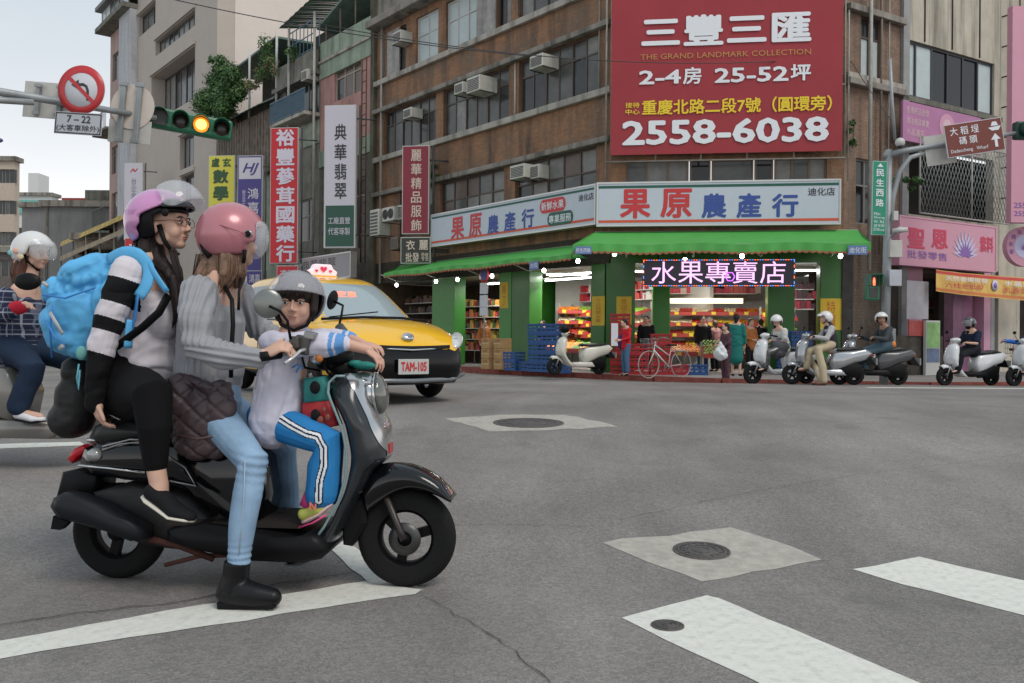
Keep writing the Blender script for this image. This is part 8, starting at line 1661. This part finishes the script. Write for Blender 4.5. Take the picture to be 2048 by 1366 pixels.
goods(FC, 1.6, 4.6, 4.5, (2.45, 2.78), 'top shelf of red packets over the back fruit rack', [(.5, .03, .05), (.6, .45, .4), (.35, .02, .05), (.5, .1, .08)]); goods(FL, -4.4, -1.0, 3.0, (2.2, 2.5), 'red and white packets on the top shelf of the side street bay', [(.55, .05, .04), (.6, .58, .55), (.4, .03, .06)])
goods(FL, -9.6, -6.6, 1.6, (.5, .9, 1.3, 1.7, 2.1), 'dark crowded grocery shelves in the far bay', [(.45, .03, .03), (.06, .10, .03), (.6, .2, .04), (.05, .04, .03), (.5, .35, .08)]); goods(FC, 4.7, 6.1, 3.0, (1.9, 2.2, 2.5), 'dark red goods hung inside the right hand opening', [(.28, .02, .04), (.12, .02, .03), (.05, .02, .03)])
goods(FR, 3.4, 8.8, 2.6, (.6, 1.1, 1.6, 2.1), 'cluttered shelves inside the incense shop', [(.18, .05, .03), (.25, .16, .03), (.05, .04, .04), (.2, .03, .08)]); goods(FL, -12.6, -10.0, 1.2, (.6, 1.0, 1.4, 1.9, 2.3), 'dim shelves beyond the last green column', [(.12, .07, .05), (.05, .04, .04), (.2, .1, .05)])
MB().box(XL, XL + .1, .3, 5, .16, 3.24).build('partition', M('shop_dark_wall', (.10, .07, .05), .8), cb, mat=ML); MB().box(-22, XL - .4, .9, 1.0, .16, 4.2).build('darkness_sheet', PANE_DARK, ph, mat=HM)  # dark partition and sheet added as the darkness of the arcade and shopfronts
for (x, z, y) in ((-8.6, 1.9, .8), (-8.9, 2.6, .8)):
    t = empty('warm_lamp', FL.m @ Matrix.Translation((x, y, z)), 'small warm lamp %s in the far bay' % ('lower' if z < 2 else 'upper'), 'light bulb', 'warm lamps of the far bay'); MB().ell((0, 0, 0), (.06, .06, .06), None, 10, 8).build('globe', M('lit_orange', (1, .35, .12), .5, emit=9), t)
c = FR.w(4.4, 1.5, 2.35); t = empty('warm_lamp', c, 'single bright bulb inside the incense shop', 'light bulb', 'warm lamps of the far bay'); MB().ell((0, 0, 0), (.06, .06, .06), None, 10, 8).build('globe', BULB, t)
# posters
YP = M('poster_yellow', (.62, .42, .03), .6, var=.08)
def poster(fr, a, b_, c_, d, y, label, s):
    x0, z1 = fr.hit(a, c_, y); x1, z0 = fr.hit(b_, d, y); t = empty('poster', fr.m @ Matrix.Translation((x0, y, z0)), label, 'poster', 'yellow price posters on the green columns'); MB().box(0, x1 - x0, 0, .006, 0, z1 - z0).build('paper', YP, t); text('\n'.join(s), M('ink_red', (.5, .12, .02), .6), t, (x1 - x0) * .28, (x1 - x0) * .72, (z1 - z0) * .1, (z1 - z0) * .92, -.004, bold=0)
poster(FL, 1184, 1209, 593, 651, -.01, 'yellow handwritten poster on the left face of the corner column', '今日特價水果'); poster(FC, 1233, 1263, 593, 650, -.01, 'yellow handwritten poster above the red crates', '香甜多汁'); poster(FC, 1641, 1683, 597, 660, -.01, 'wide yellow poster behind the white helmet of the man in khaki', '特價'); poster(FL, 1000, 1016, 565, 616, -.01, 'narrow yellow poster on the column at the middle of the side awning', '柳丁')
# no parking disc and notices
x, z = FL.hit(968, 550, -1.3); t = empty('no_parking_sign', FL.m @ Matrix.Translation((x, -1.3, 0)), 'round sign on a thin post with white notices below it under the side awning', 'road sign'); MB().tube([(0, .03, PZ), (0, .03, z + .2)], .025, 6).build('post', GALV, t)
MB().lathe([(.001, 0), (.24, 0), (.24, .01), (.001, .01)], c=(0, 0, z), n=24).build('disc', M('road_sign_red', (.48, .03, .035), .35), t); MB().lathe([(.001, -.004), (.17, -.004)], c=(0, 0, z), n=24).build('inner_disc', SGB, t)
for zz, h in ((z - .42, .16), (z - .8, .18), (z - 1.12, .13)): MB().box(-.2, .2, -.005, .006, zz - h, zz + h).build('notice', WDS, t)
# ---- crates and boxes
CB = M('crate_blue', (.015, .075, .24), .5, var=.12, vs=6); CR_ = M('crate_red', (.34, .012, .02), .5, var=.12, vs=6); CBX = M('cardboard', (.42, .26, .12), .85, var=.1, vs=5)
def crate_mesh(mt, w_=.52, d=.38, h=.27):
    m = MB(); t_ = .02
    m.box(-w_ / 2, w_ / 2, -d / 2, d / 2, 0, t_)
    for s in (-1, 1):
        for z0_, z1_ in ((t_, h * .3), (h * .42, h * .62), (h * .76, h)): m.box(-w_ / 2, w_ / 2, *sorted((s * d / 2, s * (d / 2 - t_))), z0_, z1_); m.box(*sorted((s * w_ / 2, s * (w_ / 2 - t_))), -d / 2 + t_, d / 2 - t_, z0_, z1_)
        for x in (-w_ / 2 + .02, -w_ / 6, w_ / 6, w_ / 2 - .02): m.box(x - .015, x + .015, *sorted((s * (d / 2 + .004), s * (d / 2 - t_ * .8))), t_, h)
        m.box(-w_ / 2 - .012, w_ / 2 + .012, *sorted((s * (d / 2 - t_), s * (d / 2 + .014))), h - .03, h - .002)
    o = m.build('crate', mt); C.objects.unlink(o); return o.data
ORD = ['bottom', 'second', 'third', 'fourth', 'fifth', 'sixth', 'seventh', 'topmost']
def stack(px, D, n, mesh, h, where, col, yaw=0, group=None, dx=0):
    p = at(px, 740, D)
    for i in range(n):
        o = bpy.data.objects.new('crate', mesh); C.objects.link(o); o.matrix_basis = Matrix.Translation((p.x + dx + rnd.uniform(-.01, .01), D, PZ + i * h)) @ Matrix.Rotation(math.radians(yaw + rnd.uniform(-2, 2)), 4, 'Z'); tag(o, '%s plastic crate, %s of the %s' % (col, 'topmost' if i == n - 1 and n > 1 else ORD[i], where), 'crate', group or '%s crates outside the shop' % col)
bm_, rm_ = crate_mesh(CB), crate_mesh(CR_)
stack(1078, 24.4, 5, bm_, .265, 'tall blue stack nearer the scooter', 'blue', -40); stack(1106, 24.0, 5, bm_, .265, 'tall blue stack right behind the parked scooter wheel', 'blue', -42); stack(1028, 25.2, 2, bm_, .265, 'short blue pair by the cardboard boxes', 'blue', -50); stack(1056, 24.9, 1, bm_, .265, 'blue row by the kerb between pair and tall stack', 'blue', -50); stack(1120, 23.5, 1, bm_, .265, 'blue row under the cream scooter', 'blue', -45)
stack(1395, 22.9, 1, bm_, .265, 'dark blue row under the green slope', 'blue', -8); stack(1600, 23.4, 4, bm_, .3, 'blue stack behind the rider in the white polo', 'blue', -5); stack(1575, 23.5, 4, bm_, .3, 'blue stack beside the right green column', 'blue', -5)
stack(1240, 23.4, 6, rm_, .265, 'tall red stack under the yellow poster', 'red', -10); stack(1278, 22.9, 3, rm_, .265, 'red stack right of the woman in red', 'red', -8); stack(1320, 22.9, 4, rm_, .265, 'red stack behind the bicycle basket', 'red', -6); stack(1356, 22.9, 1, rm_, .265, 'red row behind the bicycle frame', 'red', -6)
p = at(1234, 700, 22.6); tag(MB().box(-.09, .09, -.01, .0, .9, 1.5).build('paper_label', WT, None, mat=Matrix.Translation((p.x, 23.16, 0))), 'white paper sheet stuck on the tall red crates', 'paper')
for i in range(6):
    a = at(980 + (i % 2) * 25, 730, 26.3); w_ = .36; t = empty('cardboard_box', Matrix.Translation((a.x, 26.3 - (i % 2) * .3, PZ + (i // 2) * .31)) @ Matrix.Rotation(math.radians(-48), 4, 'Z'), '%s printed cardboard box, %s layer of the pile by the side street column' % (('left', 'right')[i % 2], ('bottom', 'middle', 'top')[i // 2]), 'box', 'cardboard boxes outside the shop'); MB().box(-w_ / 2, w_ / 2, -.2, .2, 0, .3).build('carton', CBX, t, bev=.008); MB().box(-w_ / 2 + .01, w_ / 2 - .01, -.203, -.201, .135, .165).build('tape', M('tape_tan', (.5, .38, .2), .4), t); text('水果', M('ink_brown', (.25, .08, .03), .6), t, -.1, .1, .19, .27, -.206, bold=0)
# ---- people on foot
def stander(px, D, z0, h, yawd, label, top, bot, hair, k=None, skirt=False, arms=0, bow=0., coat=None, group='people in front of the fruit shop', skin=SKIN):
    p = at(px, 740, D); k = h / 1.7; fm = Matrix.Translation((p.x, D, z0)) @ Matrix.Rotation(math.radians(yawd), 4, 'Z') @ Matrix.Scale(k, 4); r = empty('person', fm, label, 'person', group)
    b = MB(); hc = Vector((.03 + bow * .8, 0, 1.56 - bow * .3)); c_, R_ = head(b, hc, (1, 0, -bow * 4)); T(b, [hc + Vector((-.02, 0, -.05)), (0, 0, 1.4)], [.05, .05]); T(b, [(0, 0, 1.38), (0, 0, 1.15), (0, 0, .92)], [(.15, .07), (.12, .09), (.14, .1)], up=(0, 1, 0)); A = []
    for s in (-1, 1):
        P = [Vector((0, s * .18, 1.36)), Vector((.02, s * .23, 1.1)), Vector((.24, s * .12, 1.05) if arms else (.08, s * .22, .84))]; A.append(P); T(b, P, [.042, .035, .025]); d = P[2] - P[1]; hand(b, P[2], d, (0, -s, -.2), (1, 0, 0), 1.0); T(b, [(0, s * .09, .92), (.03, s * .1, .5), (0, s * .1, .08)], [.075, .05, .035]); T(b, [(0, s * .1, .06), (.14, s * .11, .03)], [.035, .025])
    remesh(b, 'body', skin, r, .015, 2); facebits(r, c_, R_)
    m = MB(); T(m, [(0, 0, 1.4), (0, 0, 1.34), (0, 0, 1.1), (0, 0, .86)], [(.12, .06), (.19, .095), (.165, .12), (.185, .14)], 16, up=(0, 1, 0))
    for P in A: T(m, [P[0], P[1], P[1].lerp(P[2], .8)], [.065, .055, .045])
    remesh(m, 'top', top, r, .02, 3, disp=lambda p_, n: .012 * mnoise.noise(Vector((p_.x * 9, p_.y * 9, p_.z * 15)))); m = MB()
    if skirt: T(m, [(0, 0, .92), (0, 0, .48)], [(.16, .12), (.2, .17)], up=(0, 1, 0))
    else:
        for s in (-1, 1): T(m, [(0, s * .085, .92), (.03, s * .1, .5), (0, s * .1, .13)], [.1, .078, .065])
    remesh(m, 'skirt' if skirt else 'trousers', bot, r, .02, 3)
    for s in (-1, 1): shoe(r, (0, s * .1, .04), (.09, s * .11, .03), (.13, s * .11, .03), .95, BLKM, BLKM)
    m = MB(); m.ell(c_ + R_ @ Vector((-.03, 0, .04)), (.10, .088, .10), R_); T(m, [c_ + R_ @ Vector((-.05, 0, .02)), c_ + R_ @ Vector((-.055, 0, -.10))], [.075, .05]); remesh(m, 'hair', hair, r, .014, 2, disp=lambda p_, n: .006 * mnoise.noise(p_ * 30))
    if coat: m = MB(); m.ell((.08, -.16, 1.0), (.12, .10, .24)); remesh(m, 'folded_coat', coat, r, .018, 2, disp=lambda p_, n: .02 * mnoise.noise(p_ * 9))
    return r
RD = M('top_red', (.55, .02, .03), .8); PLC = M('coat_purple', (.07, .03, .13), .8); JN = M('jeans_mid', (.07, .14, .24), .85); PAT = M('dress_plum', (.10, .05, .065), .85, var=.7, vs=22); TEAL = M('top_teal', (.02, .17, .15), .8); BLT = M('top_black', (.015, .015, .018), .8); CRM = M('top_rose', (.4, .2, .2), .8, var=.2); ORG = M('top_orange', (.45, .16, .05), .8)
stander(1252, 21.9, PZ, 1.45, 200, 'woman in a red top with a purple coat over her arm, head bowed', RD, JN, HAIRD, bow=.06, arms=1, coat=PLC)
stander(1452, 20.9, .07, 1.42, 195, 'woman in a plum patterned outfit carrying a white plastic bag', PAT, PAT, HAIRD, arms=1); p = at(1440, 700, 20.7); t = empty('plastic_bag', (p.x, 20.6, .75), 'white plastic bag held by the woman in plum', 'bag'); m = MB(); m.ell((0, 0, 0), (.17, .12, .17)); T(m, [(0, 0, .1), (0, 0, .26)], [.1, .03]); remesh(m, 'bag', M('bag_white', (.65, .66, .68), .4), t, .015, 2, disp=fold(8, 8, 8, .03))
stander(1472, 22.4, PZ, 1.6, 60, 'shopper in a teal shirt and skirt with back to the road', TEAL, TEAL, HAIRD, skirt=True); stander(1292, 24.6, PZ, 1.6, 250, 'shop worker in black standing between the green columns', BLT, BLT, HAIRD); stander(1405, 25.2, PZ, 1.62, 270, 'shopper in a dark jacket behind the orange slope', BLT, JN, HAIRD); stander(1430, 25.6, PZ, 1.5, 120, 'shopper in a faded rose cardigan behind the green slope', CRM, BLT, HAIRB)
stander(1522, 24.4, PZ, 1.55, 100, 'shopper in a dark top bending beside the wide green column', BLT, DKS, HAIRD, bow=.05); stander(1085, 27.2, PZ, 1.5, 230, 'worker in black behind the blue crates at the side street opening', BLT, BLT, HAIRD, arms=1); stander(968, 29.5, PZ, 1.55, 300, 'person in an orange vest inside the far grocery bay', ORG, BLT, HAIRD); stander(1500, 23.3, PZ, 1.5, 300, 'shopper in an orange brown top holding goods by the white polo rider', ORG, BLT, HAIRR, arms=1)

bpy.data.scenes.remove(tmp)
